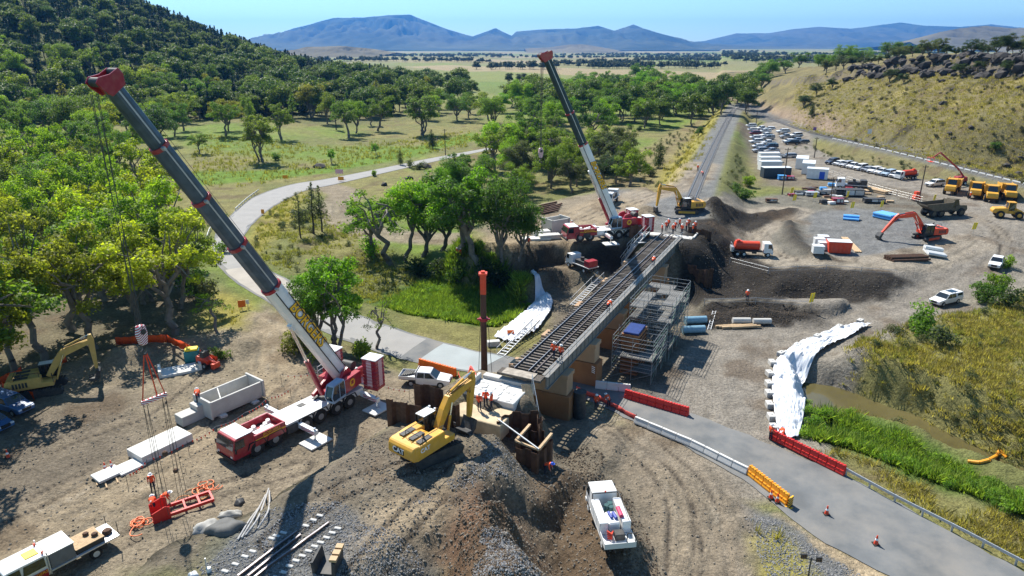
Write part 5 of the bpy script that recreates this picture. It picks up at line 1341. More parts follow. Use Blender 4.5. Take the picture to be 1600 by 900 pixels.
 for (xa, xb, za, zb) in ((-.1, 1.75, 2.0, 2.2), ): oc.box(xa, xb, yc0, yc1, za, zb)
 prof = [(-.1, 2.2), (1.75, 2.2), (1.95, 2.7), (1.55, 3.75), (-.05, 3.8)]
 oc.prism([(-.1, 3.72), (1.58, 3.68), (1.5, 3.82), (-.05, 3.86)], yc0, yc1)
 for y_ in (yc0, yc1 - .07):
  for pA, pB in zip(prof, prof[1:] + prof[:1]): oc.bar((pA[0], y_ + .035, pA[1]), (pB[0], y_ + .035, pB[1]), .07, .08)
  oc.bar((.75, y_ + .035, 2.2), (.75, y_ + .035, 3.75), .07, .07)
 oc.build('operator_cab', mat('cab_frame_blue', (0.30, 0.40, 0.52), 0.4), o)
 og = SB(); og.prism([(-.06, 2.22), (1.73, 2.22), (1.9, 2.7), (1.52, 3.7), (-.02, 3.72)], yc0 + .03, yc1 - .03); og.build('cab_glass', M_glass, o)
 # walkway rails and counterweights
 rl = SB()
 for z_ in (3.75, 4.2): rl.cyl((-4.4, -side * 1.7, z_), (-.6, -side * 1.7, z_), .025, .025, 5)
 for x_ in (-4.4, -2.5, -.6): rl.cyl((x_, -side * 1.7, 3.2), (x_, -side * 1.7, 4.2), .025, .025, 5)
 rl.build('handrail', M_alu, o)
 xw = -3.9 if big else -4.4
 fr_ = SB(); fr_.box(xw - .3, xw + .4, -.7, .7, 2.36, 3.0); fr_.box(xw - .6, xw + .7, -2.95, 2.95, 1.7, 1.9); fr_.build('counterweight_frame', M_offwhite, o)
 for yb_, zt in wts:
  n_ = int((zt - 1.3) / .42)
  for k in range(n_):
   z_ = 1.3 + k * .42
   cw = SB(); cw.prism([(xw - .75, z_), (xw + .75, z_), (xw + .75, z_ + .40), (xw - .75, z_ + .40)], yb_ - .85, yb_ + .85, None)
   cw.build('counterweight_slab', M_red, o, bevel=.06)
  tpw = SB(); z_ = 1.3 + n_ * .42 + .002
  tpw.prism([(xw - .8, z_), (xw + .8, z_), (xw + .8, z_ + .12), (xw - .8, z_ + .12)], yb_ - .9, yb_ + .9); tpw.build('counterweight_top', M_white, o, bevel=.04)
  bn = SB(); bn.box(xw + .752, xw + .775, yb_ - .3, yb_ + .3, 1.7, z_ - .1); bn.box(xw - .3, xw + .3, min(side * .001, 0) + yb_ + side * .853 - .01, yb_ + side * .853 + .012, 1.7, z_ - .1); bn.build('striped_panel', M_stripe, o)
 hw_ = SB(); hw_.cyl((-3.4, -.6, 3.55), (-3.4, .6, 3.55), .48, .48, 14); hw_.build('winch_drum', M_dark, o, smooth=True)
 # boom
 ax_ = (tp - piv); L = ax_.length; u = ax_.normalized()
 sdv = u.cross(Vector((0, 0, 1))).normalized(); up = sdv.cross(u)
 Bm = Matrix((( *u, 0), (*sdv, 0), (*up, 0), (0, 0, 0, 1))).transposed(); Bm.translation = piv
 def section(name, t0, t1, w, h, m, parent=o):
  q = MB(Bm.copy())
  prof = [(-.5, .15), (-.42, .42), (-.3, .5), (.3, .5), (.42, .42), (.5, .15), (.46, -.25), (.25, -.46), (0, -.52), (-.25, -.46), (-.46, -.25)]
  n = len(prof)
  vs = [(t0 * L, a * w, c * h) for a, c in prof] + [(t1 * L, a * w, c * h) for a, c in prof]
  fs = [(i, (i + 1) % n, n + (i + 1) % n, n + i) for i in range(n)] + [tuple(range(n)), tuple(range(n, 2 * n))]
  q.add(vs, fs)
  return q.build(name, m, parent)
 w0, h0 = (1.45, 1.65) if big else (1.25, 1.4)
 base = section('boom_base', -.02, cuts[0], w0, h0, M_white)
 k = len(cuts)
 for i, c0 in enumerate(cuts):
  c1 = cuts[i + 1] if i + 1 < k else 1.0
  s_ = 1 - .085 * (i + 1)
  sec = section('boom_section', c0, c1, w0 * s_, h0 * s_, M_boom if big else mat('boom_dark_green', (0.02, 0.045, 0.05), 0.45, var=0.2, scale=1.2))
  sp_ = 1 - .085 * i
  section('collar', c0 - .006, c0 + .003, w0 * sp_ * 1.06, h0 * sp_ * 1.06, M_red, sec); sr = MB(Bm.copy()); sr.tube([(c0 * L, w0 * sp_ * .56, .25 * h0), (c1 * L - .1, w0 * sp_ * .48, .25 * h0)], .03, 5); sr.build('guide_rope', M_dark, sec); gw_ = MB(Bm.copy()); gw_.box(c0 * L + .3, c1 * L - .3, -w0 * s_ * .505, -w0 * s_ * .49, -.05 * h0, .02 * h0); gw_.build('wear_strip', M_steel, sec)
  lug = MB(Bm.copy()); lug.box(c0 * L - .12, c0 * L + .12, w0 * sp_ * .5, w0 * sp_ * .5 + .3, .1, .3); lug.build('lug', M_steel, sec); lug = MB(Bm.copy()); lug.box(c0 * L - .12, c0 * L + .12, -w0 * sp_ * .5 - .3, -w0 * sp_ * .5, -.3, -.1); lug.build('lug', M_steel, sec)
 hd_ = MB(Bm.copy()); s_ = 1 - .085 * k
 hw2 = w0 * s_ * .56
 hd_.prism([(L - .5, -h0 * s_ * .55), (L - .5, h0 * s_ * .58), (L + .1, h0 * s_ * .9), (L + .55, h0 * s_ * .85), (L + .6, .2), (L + .9, -.55), (L + .75, -.95), (L + .3, -.9)], -hw2, -hw2 + .12)
 hd_.prism([(L - .5, -h0 * s_ * .55), (L - .5, h0 * s_ * .58), (L + .1, h0 * s_ * .9), (L + .55, h0 * s_ * .85), (L + .6, .2), (L + .9, -.55), (L + .75, -.95), (L + .3, -.9)], hw2 - .12, hw2)
 hd_.box(L - .45, L + .35, -hw2 + .12, hw2 - .12, -h0 * s_ * .5, h0 * s_ * .5)
 head = hd_.build('boom_head', M_red, o, bevel=.03)
 sh = MB(Bm.copy())
 sh.cyl((L + .55, -hw2 + .15, -.6), (L + .55, hw2 - .15, -.6), .3, .3, 12); sh.cyl((L + .3, -hw2 + .15, h0 * s_ * .75), (L + .3, hw2 - .15, h0 * s_ * .75), .25, .25, 12)
 sh.build('sheave', M_dark, head, smooth=True)
 pan = MB(Bm.copy()); pan.box(L - .35, L + .2, -hw2 + .2, hw2 - .2, h0 * s_ * .5 + .002, h0 * s_ * .5 + .03); pan.build('striped_panel', M_stripe, head)
 # cable along the boom's flank and lettering
 cbp = MB(Bm.copy()); sy = side if big else -1
 cbp.tube([(.02 * L, sy * -w0 * .52, .35 * h0), (cuts[0] * L * .9, sy * -w0 * .53, .36 * h0)], .05, 5); cbp.box(.03 * L, cuts[0] * L * .98, -w0 * .52, -w0 * .5, -.28 * h0, -.22 * h0); cbp.box(.03 * L, cuts[0] * L * .98, w0 * .5, w0 * .52, -.28 * h0, -.22 * h0)
 cbp.build('cable_duct', M_blackpl, base)
 for s in (-1, 1):
  # readable from its own side, running down the boom
  X = -u if s > 0 else u
  # place text: local x along boom, y up, normal = s*side vector
  N = sdv * s
  X = u * (1 if (u.cross(up)).dot(N) > 0 else -1); Y = N.cross(X)
  Rm = Matrix((X, Y, N)).transposed().to_4x4()
  c_ = piv + u * (cuts[0] * L * .60) + N * (w0 * .512) + up * (h0 * .10)
  tsz = w0 * 1.02 * (1.0 if big else .9)
  kx = text_mesh('BORGERS', tsz, M_letterk, o, c_, Rm, 'boom_lettering_outline', .25, .006, .085)
  text_mesh('BORGERS', tsz, M_letter, o, c_ + N * .012, Rm, 'boom_lettering', .25, .006, .035)
 # luffing cylinder
 cl0 = Vector(S @ Vector((1.0, 0, 2.35))); cl1 = piv + u * (cuts[0] * L * .66) - up * (h0 * .62)
 q = MB(); mid = cl0.lerp(cl1, .52); q.cyl(cl0, mid, .26, .26, 14); q.build('luff_cylinder', M_red, o, smooth=True)
 q = MB(); q.cyl(mid, cl1, .15, .15, 12); q.build('luff_rod', M_chrome, o, smooth=True)
 q = MB(); q.bar(cl1 - up * .05, cl1 + up * (h0 * .35), .5, .7); q.build('cylinder_bracket', M_white, o)
 # ropes and hook block hang plumb below the head
 fo = Vector((tip[0] - pivot[0], tip[1] - pivot[1], 0)).normalized() * (1.1 if big else .6); tw = Vector(tip) + fo + Vector((0, 0, -.5)); hb = Vector((tip[0], tip[1], hookz)) + fo
 ro = MB(); a = inv @ tw; c = inv @ hb
 lat = sdv; fl = Vector((u.x, u.y, 0)).normalized()
 for i in range(4):
  q0 = lat * ((i - 1.5) * .28) + (fl * -.15 if i % 2 else fl * .15)
  q1 = lat * ((i - 1.5) * .16)
  ro.cyl(a + q0, c + q1 + Vector((0, 0, .6)), .022 if big else .03, .022 if big else .03, 5)
 ro.build('hoist_rope', M_dark, o)
 hr = MB(); hr.tube([piv + up * (h0 * .75) - u * 1.2, piv + u * L * .5 + up * (h0 * .62), tp + up * (h0 * .62)], .02, 4); hr.build('hoist_rope', M_dark, o)
 hk = MB(); hk.m = Matrix.Translation(c) @ S
 hk.prism([(-.26, .75), (.26, .75), (.38, .1), (.22, -.7), (-.22, -.7), (-.38, .1)], -.22, .22)
 hb_ = hk.build('hook_block', M_stripe, o, bevel=.06)
 h2 = MB(); h2.m = Matrix.Translation(c) @ S
 h2.tube([(0, 0, -.7), (0, 0, -1.0), (.22, 0, -1.15), (.2, 0, -1.38), (-.05, 0, -1.45), (-.22, 0, -1.3)], .075, 8); h2.build('hook', M_dark, hb_)
 for s in (-1, 1):
  h3 = MB(); h3.m = Matrix.Translation(c) @ S; h3.cyl((0, s * .22, .3), (0, s * .27, .3), .2, .2, 12); h3.build('sheave', M_dark, hb_)
 return o
GA = 0.8
slewA = Vector((-18.3, 60.9, hz(-18.3, 60.9) - .02))
TIPA = Vector((-25.5, 45.0, 33.25))
craneA = crane('big six-axle red and white mobile crane with long grey telescopic boom, on the near pad', slewA, math.atan2(-.8, -.6), Vector((-17.6, 62.8, 4.0)), TIPA, [.41, .565, .71, .855], 16.4, True, [(-2.45, 4.7), (2.7, 4.7)], side=1)
zB = hz(17.0, 109.2)
slewB = Vector((17.0, 109.2, zB - .02))
TIPB = Vector((4.9, 104.1, 34.0))
craneB = crane('red and white mobile crane with dark green-black boom at the far end of the bridge', slewB, R(195), Vector((16.6, 108.4, zB + 3.4)), TIPB, [.49, .68], 20.3, False, [(-2.45, 4.2), (2.7, 4.2)], side=1)
# crane mats under the outrigger feet
def slab(name, label, cat, cx, cy, lx, ly, h, rz, m, z=None, group=None, bevel=.03):
 b = MB(); b.box(-lx / 2, lx / 2, -ly / 2, ly / 2, 0, h)
 o = b.build(name, m, None, bevel=bevel); o.location = (cx, cy, (hz(cx, cy) if z is None else z) - .02); o.rotation_euler = (0, 0, rz)
 return tag(o, label, cat, group)
for o_, sl, crz, big in ((craneA, slewA, math.atan2(-.8, -.6), True), (craneB, slewB, R(195), False)):
 M_ = Matrix.Translation(sl) @ Matrix.Rotation(crz, 4, 'Z')
 for i, x in enumerate((4.7, -2.95) if big else (2.3, -3.35)):
  for s in (-1, 1):
   p = M_ @ Vector((x, s * 3.65, 0))
   lb = ('%s outrigger mat under the %s' % ('front' if i == 0 else 'rear', 'grey-boomed crane' if big else 'dark-boomed crane')) + (', bridge side' if (s > 0) == big else ', wood side')
   slab('crane_mat', 'pale steel ' + lb, 'mat', p.x, p.y, 2.4, 1.9, .16, crz, M_concw, z=sl.z + .02)
# ---------------------------------------------------------------- excavators
def excavator(label, loc, track_rz, house_rz, m, P_, s=1.0, text=None, glassroof=True, bucket=True, name='excavator'):
 """P_: boom pivot, knee, boom end, arm end, in house frame (forward, height)"""
 o = thing(name, label, 'excavator', loc, 0); o.scale = (s, s, s)
 T = Matrix.Rotation(track_rz, 4, 'Z'); Hh = Matrix.Rotation(house_rz, 4, 'Z')
 for sd_ in (-1, 1):
  t = MB(T.copy())
  t.prism([(-2.2, .55), (-2.0, .12), (-1.6, .0), (1.6, .0), (2.0, .12), (2.2, .55), (1.9, .92), (1.6, 1.0), (-1.6, 1.0), (-1.9, .92)], sd_ * 1.25 - .3, sd_ * 1.25 + .3)
  tr = t.build('track', M_dark, o, bevel=.04)
  pd = MB(T.copy())
  for i in range(14): pd.box(-1.95 + i * .29, -1.75 + i * .29, sd_ * 1.25 - .32, sd_ * 1.25 + .32, .995, 1.05)
  pd.build('track_pads', M_black, tr)
  fr = MB(T.copy()); fr.box(-1.5, 1.5, sd_ * 1.25 - .22, sd_ * 1.25 + .315, .3, .72); fr.build('track_frame', m, tr)
 c = MB(T.copy()); c.box(-1.0, 1.0, -1.0, 1.0, .5, .95); c.cyl((0, 0, .95), (0, 0, 1.2), .75, .75, 16); c.build('undercarriage', M_dark, o)
 b = MB(Hh.copy())
 b.prism([(-2.9, 1.25), (-2.6, 1.2), (1.3, 1.2), (1.3, 1.75), (.2, 1.75), (.2, 2.45), (-1.2, 2.45), (-2.75, 2.35), (-2.95, 2.1)], -1.45, -.52)
 b.prism([(-2.9, 1.25), (-2.6, 1.2), (1.3, 1.2), (1.3, 1.6), (-.2, 1.6), (-.5, 2.3), (-1.2, 2.45), (-2.75, 2.35), (-2.95, 2.1)], -.52, .45)
 b.prism([(-2.9, 1.25), (-2.6, 1.2), (-.1, 1.2), (-.1, 2.45), (-1.2, 2.45), (-2.75, 2.35), (-2.95, 2.1)], .45, 1.45)
 h = b.build('house', m, o, bevel=.06)
 cw = MB(Hh.copy()); cw.prism([(-3.1, 1.25), (-2.6, 1.15), (-2.5, 2.42), (-3.0, 2.40), (-3.22, 2.1), (-3.24, 1.5)], -1.47, 1.47, [.12, 0, 0, .12, .16, .16]); cw.build('counterweight', m, o, bevel=.08)
 gr = MB(Hh.copy())
 for y_ in (-1.0, -.2, .8): gr.box(-2.3, -1.0, y_ - .25, y_ + .25, 2.44, 2.50)
 gr.cyl((-1.6, -.9, 2.45), (-1.6, -.9, 2.95), .09, .09, 8); gr.build('engine_grille', M_dark, o)
 rl = MB(Hh.copy())
 for y_ in (-1.4, .4):
  rl.tube([(.1, y_, 2.45), (.1, y_, 3.0), (-2.2, y_, 3.0), (-2.2, y_, 2.4)], .025, 5)
 rl.tube([(-2.2, -1.4, 3.0), (-2.2, .4, 3.0)], .025, 5)
 rl.build('handrail', M_dark, o)
 # cab on the left
 cb_ = MB(Hh.copy())
 prof = [(-.1, 1.25), (1.5, 1.25), (1.75, 1.8), (1.45, 2.9), (1.2, 3.05), (-.1, 3.05)]
 for y_ in (.52, 1.42):
  for a, d in zip(prof, prof[1:] + prof[:1]): cb_.bar((a[0], y_, a[1]), (d[0], y_, d[1]), .09, .1)
  cb_.bar((.6, y_, 1.25), (.6, y_, 3.05), .08, .08)
 cb_.box(-.1, 1.5, .5, 1.45, 1.2, 1.6)
 ck = cb_.build('cab', M_blackpl, o)
 gl = MB(Hh.copy()); gl.prism([(-.06, 1.6), (1.62, 1.6), (1.70, 1.8), (1.40, 2.88), (1.18, 3.0), (-.06, 3.0)], .54, 1.40); gl.build('window', M_glass, ck)
 rf = MB(Hh.copy()); rf.box(-.12, 1.22, .5, 1.45, 3.06, 3.13); rf.build('cab_roof', M_offwhite if glassroof else m, ck)
 dt = MB(Hh.copy())
 for i_ in range(5): dt.box(-2.5 + i_ * .3, -2.3 + i_ * .3, -1.462, -1.452, 1.5, 2.1); dt.box(-2.5 + i_ * .3, -2.3 + i_ * .3, 1.452, 1.462, 1.5, 2.1)
 if not text: dt.build('side_vents', M_dark, o)['kind'] = 'stuff'
 ms = MB(Hh.copy()); ms.tube([(1.3, -1.4, 1.6), (1.3, -1.4, 2.5)], .03, 5); ms.box(1.26, 1.32, -1.55, -1.3, 2.4, 2.7); ms.build('mirror', M_blackpl, o)
 wl = MB(Hh.copy()); wl.box(1.2, 1.35, .6, .75, 3.13, 3.25); wl.box(1.2, 1.35, 1.2, 1.35, 3.13, 3.25); wl.build('work_lamp', M_lamp, ck)
 # boom and stick in the centre plane
 p0, kn, be, ae = [Vector((a, 0, z_)) for a, z_ in P_]
 def plate(pts_w, w, nm, mm, y0=-.06):
  q = MB(Hh.copy())
  top = []; bot = []
  n = len(pts_w)
  for i, (p, th) in enumerate(pts_w):
   a = pts_w[max(0, i - 1)][0]; d = pts_w[min(n - 1, i + 1)][0]
   t = (d - a).normalized(); nn = Vector((-t.z, 0, t.x))
   top.append(p + nn * th / 2); bot.append(p - nn * th / 2)
  prof = [(v.x, v.z) for v in top] + [(v.x, v.z) for v in reversed(bot)]
  m_ = len(prof)
  # quads along to keep it clean
  for i in range(n - 1):
   q.prism([(top[i].x, top[i].z), (top[i + 1].x, top[i + 1].z), (bot[i + 1].x, bot[i + 1].z), (bot[i].x, bot[i].z)], y0 - w / 2, y0 + w / 2)
  return q.build(nm, mm, o)
 plate([(p0, .5), (p0.lerp(kn, .6) + Vector((0, 0, .1)), .75), (kn, .85), (kn.lerp(be, .5), .65), (be, .42)], .5, 'boom', m)
 ext = be + (be - ae).normalized() * .75
 plate([(ext, .3), (be, .62), (be.lerp(ae, .5), .48), (ae, .28)], .38, 'stick', m)
 hy = MB(Hh.copy())
 for s_ in (-1, 1):
  a = Vector((p0.x + .75, s_ * .42 - .06, 1.5)); d = kn + Vector((0, s_ * .42 - .06, -.1)); hy.cyl(a, a.lerp(d, .55), .11, .11, 8)
 a = kn.lerp(be, .1) + Vector((0, -.06, .55)); hy.cyl(a, a.lerp(ext, .6), .11, .11, 8)
 hy.build('hydraulic_cylinder', m, o, smooth=True)
 rd = MB(Hh.copy())
 for s_ in (-1, 1):
  a = Vector((p0.x + .75, s_ * .42 - .06, 1.5)); d = kn + Vector((0, s_ * .42 - .06, -.1)); rd.cyl(a.lerp(d, .55), d, .06, .06, 8)
 rd.cyl(a := kn.lerp(be, .1) + Vector((0, -.06, .55)), a.lerp(a, 1), .06) if False else None
 a = kn.lerp(be, .1) + Vector((0, -.06, .55)); rd.cyl(a.lerp(ext, .6), ext + Vector((0, -.06, 0)), .06, .06, 8)
 rd.build('hydraulic_rod', M_chrome, o, smooth=True)
 hs = MB(Hh.copy())
 for y_ in (-.22, .0, .16): hs.tube([p0 + Vector((.2, y_, .35)), p0.lerp(kn, .6) + Vector((0, y_, .58)), kn + Vector((.1, y_, .55)), kn.lerp(be, .6) + Vector((0, y_, .48)), be + Vector((0, y_, .4)), be.lerp(ae, .3) + Vector((-.3, y_, 0))], .035, 5)
 hs.build('hydraulic_hose', M_black, o)
 dn = (ae - be).normalized(); fw = Vector((dn.z, 0, -dn.x)); fw = fw if fw.x < 0 else -fw
 bk = MB(Hh.copy()); w = .65
 pts = [ae, ae + dn * .25 + fw * -.35, ae + dn * 1.0 + fw * -.25, ae + dn * 1.35 + fw * .2, ae + dn * 1.25 + fw * .75, ae + dn * .95 + fw * .95, ae + dn * 1.0 + fw * .3, ae + dn * .45 + fw * .1]
 bk.prism([(p.x, p.z) for p in pts], -.06 - w, -.06 + w)
 bk.build('bucket', M_dark, o, bevel=.03)
 if text:
  for (loc_, rot_, sz) in (((-3.26, 0.15, 1.85), (PI / 2, 0, -PI / 2), .62), ((-2.0, -1.475, 1.95), (PI / 2, 0, 0), .5), ((-2.0, 1.475, 1.95), (PI / 2, 0, PI), .5)):
   Rm = Hh @ (Matrix.Rotation(rot_[2], 4, 'Z') @ Matrix.Rotation(rot_[0], 4, 'X'))
   v = Hh @ Vector(loc_)
   text_mesh(text, sz, M_letterw, o, v, Rm, 'lettering', 0, .006, .012)
   bx = MB(); bx.add([(-.75 * sz, -.42 * sz, 0), (.95 * sz, -.42 * sz, 0), (.95 * sz, .45 * sz, 0), (-.75 * sz, .45 * sz, 0)], [(0, 1, 2, 3)])
   if sz > .55: bk2 = bx.build('logo_plate', M_letterk, o); bk2.matrix_local = Matrix.Translation(v - (Hh @ Vector((-.004 if rot_[2] < 0 else 0, 0, 0)))) @ Rm
 return o
def hd_of(dx, dy): return math.atan2(dy, dx)
eA = Vector((-6.4, 46.6, hz(-6.4, 46.6)))
excavator('big clean yellow excavator with its stick down, beside the sheet piling', (eA.x, eA.y, eA.z - .03), hd_of(4, 3.2), hd_of(3.2, 4.1), M_yel, [(.75, 1.9), (2.1, 3.9), (4.9, 4.5), (4.5, 1.3)], 1.0, 'CAT')
p = on(70, 612); excavator('faded yellow excavator with lifted boom at the edge of the wood', p - Vector((0, 0, .03)), .4, .45, M_yel2, [(.75, 1.9), (2.6, 4.4), (5.4, 5.3), (5.4, 1.9)], .95)
p = on(1072, 333); excavator('yellow excavator standing on the far rail formation', p - Vector((0, 0, .03)), R(170), R(192), M_yel, [(.75, 1.9), (2.6, 4.6), (5.6, 5.0), (6.0, 1.7)], 1.0, None)
p = on(1447, 374); excavator('orange-red excavator reaching out across the yard', p - Vector((0, 0, .03)), R(205), R(188), M_redor, [(.75, 1.9), (3.4, 4.9), (7.0, 4.5), (9.3, 1.7)], .98)
# ---------------------------------------------------------------- trucks
def service_truck(loc, rz):
 o = thing('service_truck', 'white service truck with tool lockers, hoses and tank on its tray, facing the bridge', 'truck', loc, rz)
 cab_over(o, 1.35, 1.75, 1.02, .7, 2.35, M_white)
 chassis(o, -3.1, 1.6, .72)
 b = MB(); b.box(-3.15, 1.2, -1.12, 1.12, .98, 1.1); b.build('tray', M_offwhite, o)
 for s in (-1, 1):
  b = MB(); b.box(-1.75, 1.0, s * .82 - .3, s * .82 + .3, 1.102, 2.05); lk = b.build('tool_locker', M_white, o, bevel=.03)
  b = MB()
  for i in range(3): b.box(-1.7 + i * .9, -.88 + i * .9, s * 1.122 - .01, s * 1.122 + .01, 1.18, 1.98)
  b.build('locker_door', M_offwhite, lk)
 b = MB(); b.box(-1.6, -.2, -.42, .42, 1.11, 1.85); b.build('water_tank', M_white, o, bevel=.1)
 b = MB()
 for x_, y_ in ((.3, .1), (.55, -.2), (.1, -.15)): b.cyl((x_, y_, 1.1), (x_, y_, 2.0), .2, .2, 10)
 b.build('drum', mat('drum_green', (0.03, 0.09, 0.09), .5), o, smooth=True)
 b = MB(); b.cyl((-1.3, -.55, 2.15), (-.3, -.55, 2.15), .17, .17, 8); b.build('hose_roll', mat('hose_pink', (.5, .04, .12), .6), o, smooth=True)
 b = MB(); b.cyl((-1.2, -.2, 1.95), (-.6, -.1, 1.98), .13, .13, 8); b.cyl((-1.1, .1, 1.95), (-.5, .2, 1.98), .11, .11, 8); b.build('hose_roll', mat('hose_blue', (.06, .09, .35), .6), o, smooth=True)
 b = MB()
 for k in range(5): b.tube([(-2.0 - .03 * k, .35 + .1 * math.sin(k), 1.15 + .12 * k), (-2.5, .45, 1.3 + .1 * k), (-2.3 + .05 * k, .7, 1.2 + .12 * k)], .045, 6)
 b.build('hose_coil', M_redor, o)
 b = MB(); b.box(-2.55, -1.9, -.5, .2, 1.11, 1.6); b.build('compressor', M_dark, o, bevel=.04)
 b = MB()
 for s in (-1, 1): b.box(-3.13, -1.8, s * 1.1 - .02, s * 1.1 + .02, 1.1, 1.42)
 b.box(-3.15, -3.11, -1.1, 1.1, 1.1, 1.42)
 b.build('tray_side', M_offwhite, o)
 b = MB(); b.tube([(-3.1, -1.05, 1.4), (-3.1, -1.05, 2.15), (-3.1, -.45, 2.15), (-3.1, -.45, 1.4)], .035, 6); b.tube([(1.15, -.98, 1.1), (1.15, -.98, 2.42), (1.15, .98, 2.42), (1.15, .98, 1.1)], .04, 6); b.tube([(1.15, -.98, 2.42), (-.8, -.98, 2.2), (-1.7, -.98, 2.06)], .03, 5); b.build('rack', M_dark, o)
 b = MB(); b.cyl((1.2, 0, 2.4), (1.2, 0, 2.55), .08, .06, 8); b.build('beacon', M_redor, o)
 for x_ in (2.2, -1.9):
  for s in (-1, 1): wheel(o, x_, s * .86, .42, .3, M_offwhite)
 return o
p0 = on(957, 855); p1 = on(930, 790)
c = on(950, 828)
service_truck((c.x, c.y, c.z + .0), heading(p0, p1))
def crew_truck(loc, rz):
 o = thing('flatbed_truck', 'white crew-cab flatbed truck with red door panels and yellow roof hatch', 'truck', loc, rz); o.scale = (.93,) * 3
 cab_over(o, .9, 2.9, 1.05, .72, 2.5, M_white, low=M_red, crew=True)
 chassis(o, -3.9, 1.0, .75)
 b = MB(); b.box(1.15, 2.0, -.45, .45, 2.503, 2.56); b.build('roof_hatch', M_yflag, o, bevel=.02)
 b = MB(); b.box(-.9, .75, -1.05, 1.05, 1.12, 2.35); lk = b.build('tool_box', mat('locker_grey', (.16, .17, .19), .5), o, bevel=.03)
 b = MB(); b.box(-.95, .8, -1.08, 1.08, 2.352, 2.42); b.build('tool_box_lid', M_white, lk)
 b = MB(); b.box(-4.0, .82, -1.15, 1.15, 1.0, 1.11); b.build('tray', M_alu, o)
 b = MB(); b.box(-3.0, -1.0, -.95, .95, 1.112, 1.5); ts = b.build('timber_box', M_dark, o)
 for i in range(9):
  b = MB(); b.box(-3.02, -.98, -.95 + i * .212, -.75 + i * .212, 1.502, 1.55); b.build('plank', M_plank, ts)
 b = MB(); b.ball((-2.6, .3, 1.68), .26, 8, .6); b.ball((-2.2, -.3, 1.68), .24, 8, .6); b.ball((-3.5, .2, 1.3), .4, 8, .6); b.build('load', M_rust, o)
 b = MB(); b.tube([(.85, 1.08, .8), (.85, 1.08, 2.7)], .05, 6); b.tube([(.85, -1.08, .8), (.85, -1.08, 2.7)], .05, 6)
 for k in range(4): b.box(.82, .88, -1.0, 1.0, 1.6 + .22 * k, 1.68 + .22 * k)
 b.build('headboard', M_alu, o)
 b = MB(); b.cyl((-3.95, 1.1, 1.1), (-3.95, 1.1, 2.4), .03, .03, 6); b.cyl((-3.95, -1.1, 1.1), (-3.95, -1.1, 1.9), .03, .03, 6); b.build('stake', M_dark, o)
 b = MB(); b.cyl((1.0, .7, 2.5), (1.0, .7, 2.72), .07, .07, 8); b.cyl((1.0, -.7, 2.5), (1.0, -.7, 2.72), .07, .07, 8); b.build('beacon', M_redor, o)
 for s in (-1, 1): text_mesh('BORGERS', .34, M_letter, o, (1.75, s * 1.07, 1.2), (PI / 2, 0, 0 if s < 0 else PI), 'door_lettering', .2, .004)
 for x_ in (2.7, -2.2):
  for s in (-1, 1): wheel(o, x_, s * .9, .45, .3, M_offwhite)
 return o
a = on(40, 905, .8); d = on(165, 840, .8)
c = on(95, 890, .8)
crew_truck((c.x, c.y, hz(c.x, c.y)), heading(d, a))
def tanker(loc, rz, label):
 o = thing('tanker_truck', label, 'truck', loc, rz); o.scale = (.82,) * 3
 cab_over(o, 2.1, 1.8, 1.2, .85, 2.85, M_white)
 chassis(o, -4.0, 2.3, .95)
 b = MB(); n = 16
 prof = [(.95 * math.cos(2 * PI * i / n), 2.15 + .88 * math.sin(2 * PI * i / n)) for i in range(n)]
 vs = []
 for x_, k in ((-3.6, .75), (-3.45, 1), (1.3, 1), (1.45, .75)): vs += [(x_, y_ * k, 2.15 + (z_ - 2.15) * k) for y_, z_ in prof]
 fs = []
 for r_ in range(3): fs += [(r_ * n + i, r_ * n + (i + 1) % n, (r_ + 1) * n + (i + 1) % n, (r_ + 1) * n + i) for i in range(n)]
 fs += [tuple(range(n)), tuple(range(3 * n, 4 * n))]
 b.add(vs, fs); tk = b.build('tank', M_redor, o, smooth=True)
 b = MB(); b.cyl((-2.9, 0, 2.9), (-2.9, 0, 3.3), .35, .35, 12); b.box(-3.4, -2.2, -.5, .5, 3.0, 3.08); b.build('hatch', M_redor, tk)
 b = MB(); b.box(-3.9, 1.7, -1.1, 1.1, 1.1, 1.24); b.build('deck', M_dark, o)
 b = MB(); b.box(-4.3, -3.75, -.9, .9, .9, 1.9); b.tube([(-4.2, -.8, 1.9), (-4.2, -.8, 2.6), (-4.2, .8, 2.6), (-4.2, .8, 1.9)], .04, 6); b.build('pump', M_steel, o)
 for x_ in (3.0, -1.7, -3.0):
  for s in (-1, 1): wheel(o, x_, s * 1.0, .5, .38, M_offwhite)
 return o
a = on(1150, 398); d = on(1203, 402); c = on(1174, 399)
tanker((c.x, c.y, c.z), heading(a, d), 'truck with white cab and red vacuum tank on the bench by the dark bank')
def tray_truck(loc, rz, label, load=M_red, s=1.0):
 o = thing('tray_truck', label, 'truck', loc, rz); o.scale = (s,) * 3
 cab_over(o, 1.2, 1.6, 1.0, .7, 2.3, M_white)
 chassis(o, -3.0, 1.4, .72)
 b = MB(); b.box(-3.0, 1.05, -1.05, 1.05, .98, 1.1); b.build('tray', M_alu, o)
 b = MB(); b.box(-1.6, .6, -.8, .8, 1.11, 1.7); b.cyl((-.5, .2, 1.7), (-.5, .2, 2.2), .3, .3, 8); b.build('pump_unit', M_dark, o)
 b = MB(); b.box(-2.9, -1.7, -.9, .9, 1.11, 2.1); b.build('load_box', load, o, bevel=.05)
 for x_ in (2.0, -1.8):
  for sd_ in (-1, 1): wheel(o, x_, sd_ * .84, .42, .3, M_offwhite)
 return o
a = on(922, 424); d = on(892, 412); c = on(908, 421)
tray_truck(c, heading(a, d), 'small white truck with red box on its tray, on the path below the far crane')
c = on(1328, 296); tray_truck(c, R(160), 'white truck with dark frames loaded, parked in the site yard', M_dark, 1.2)
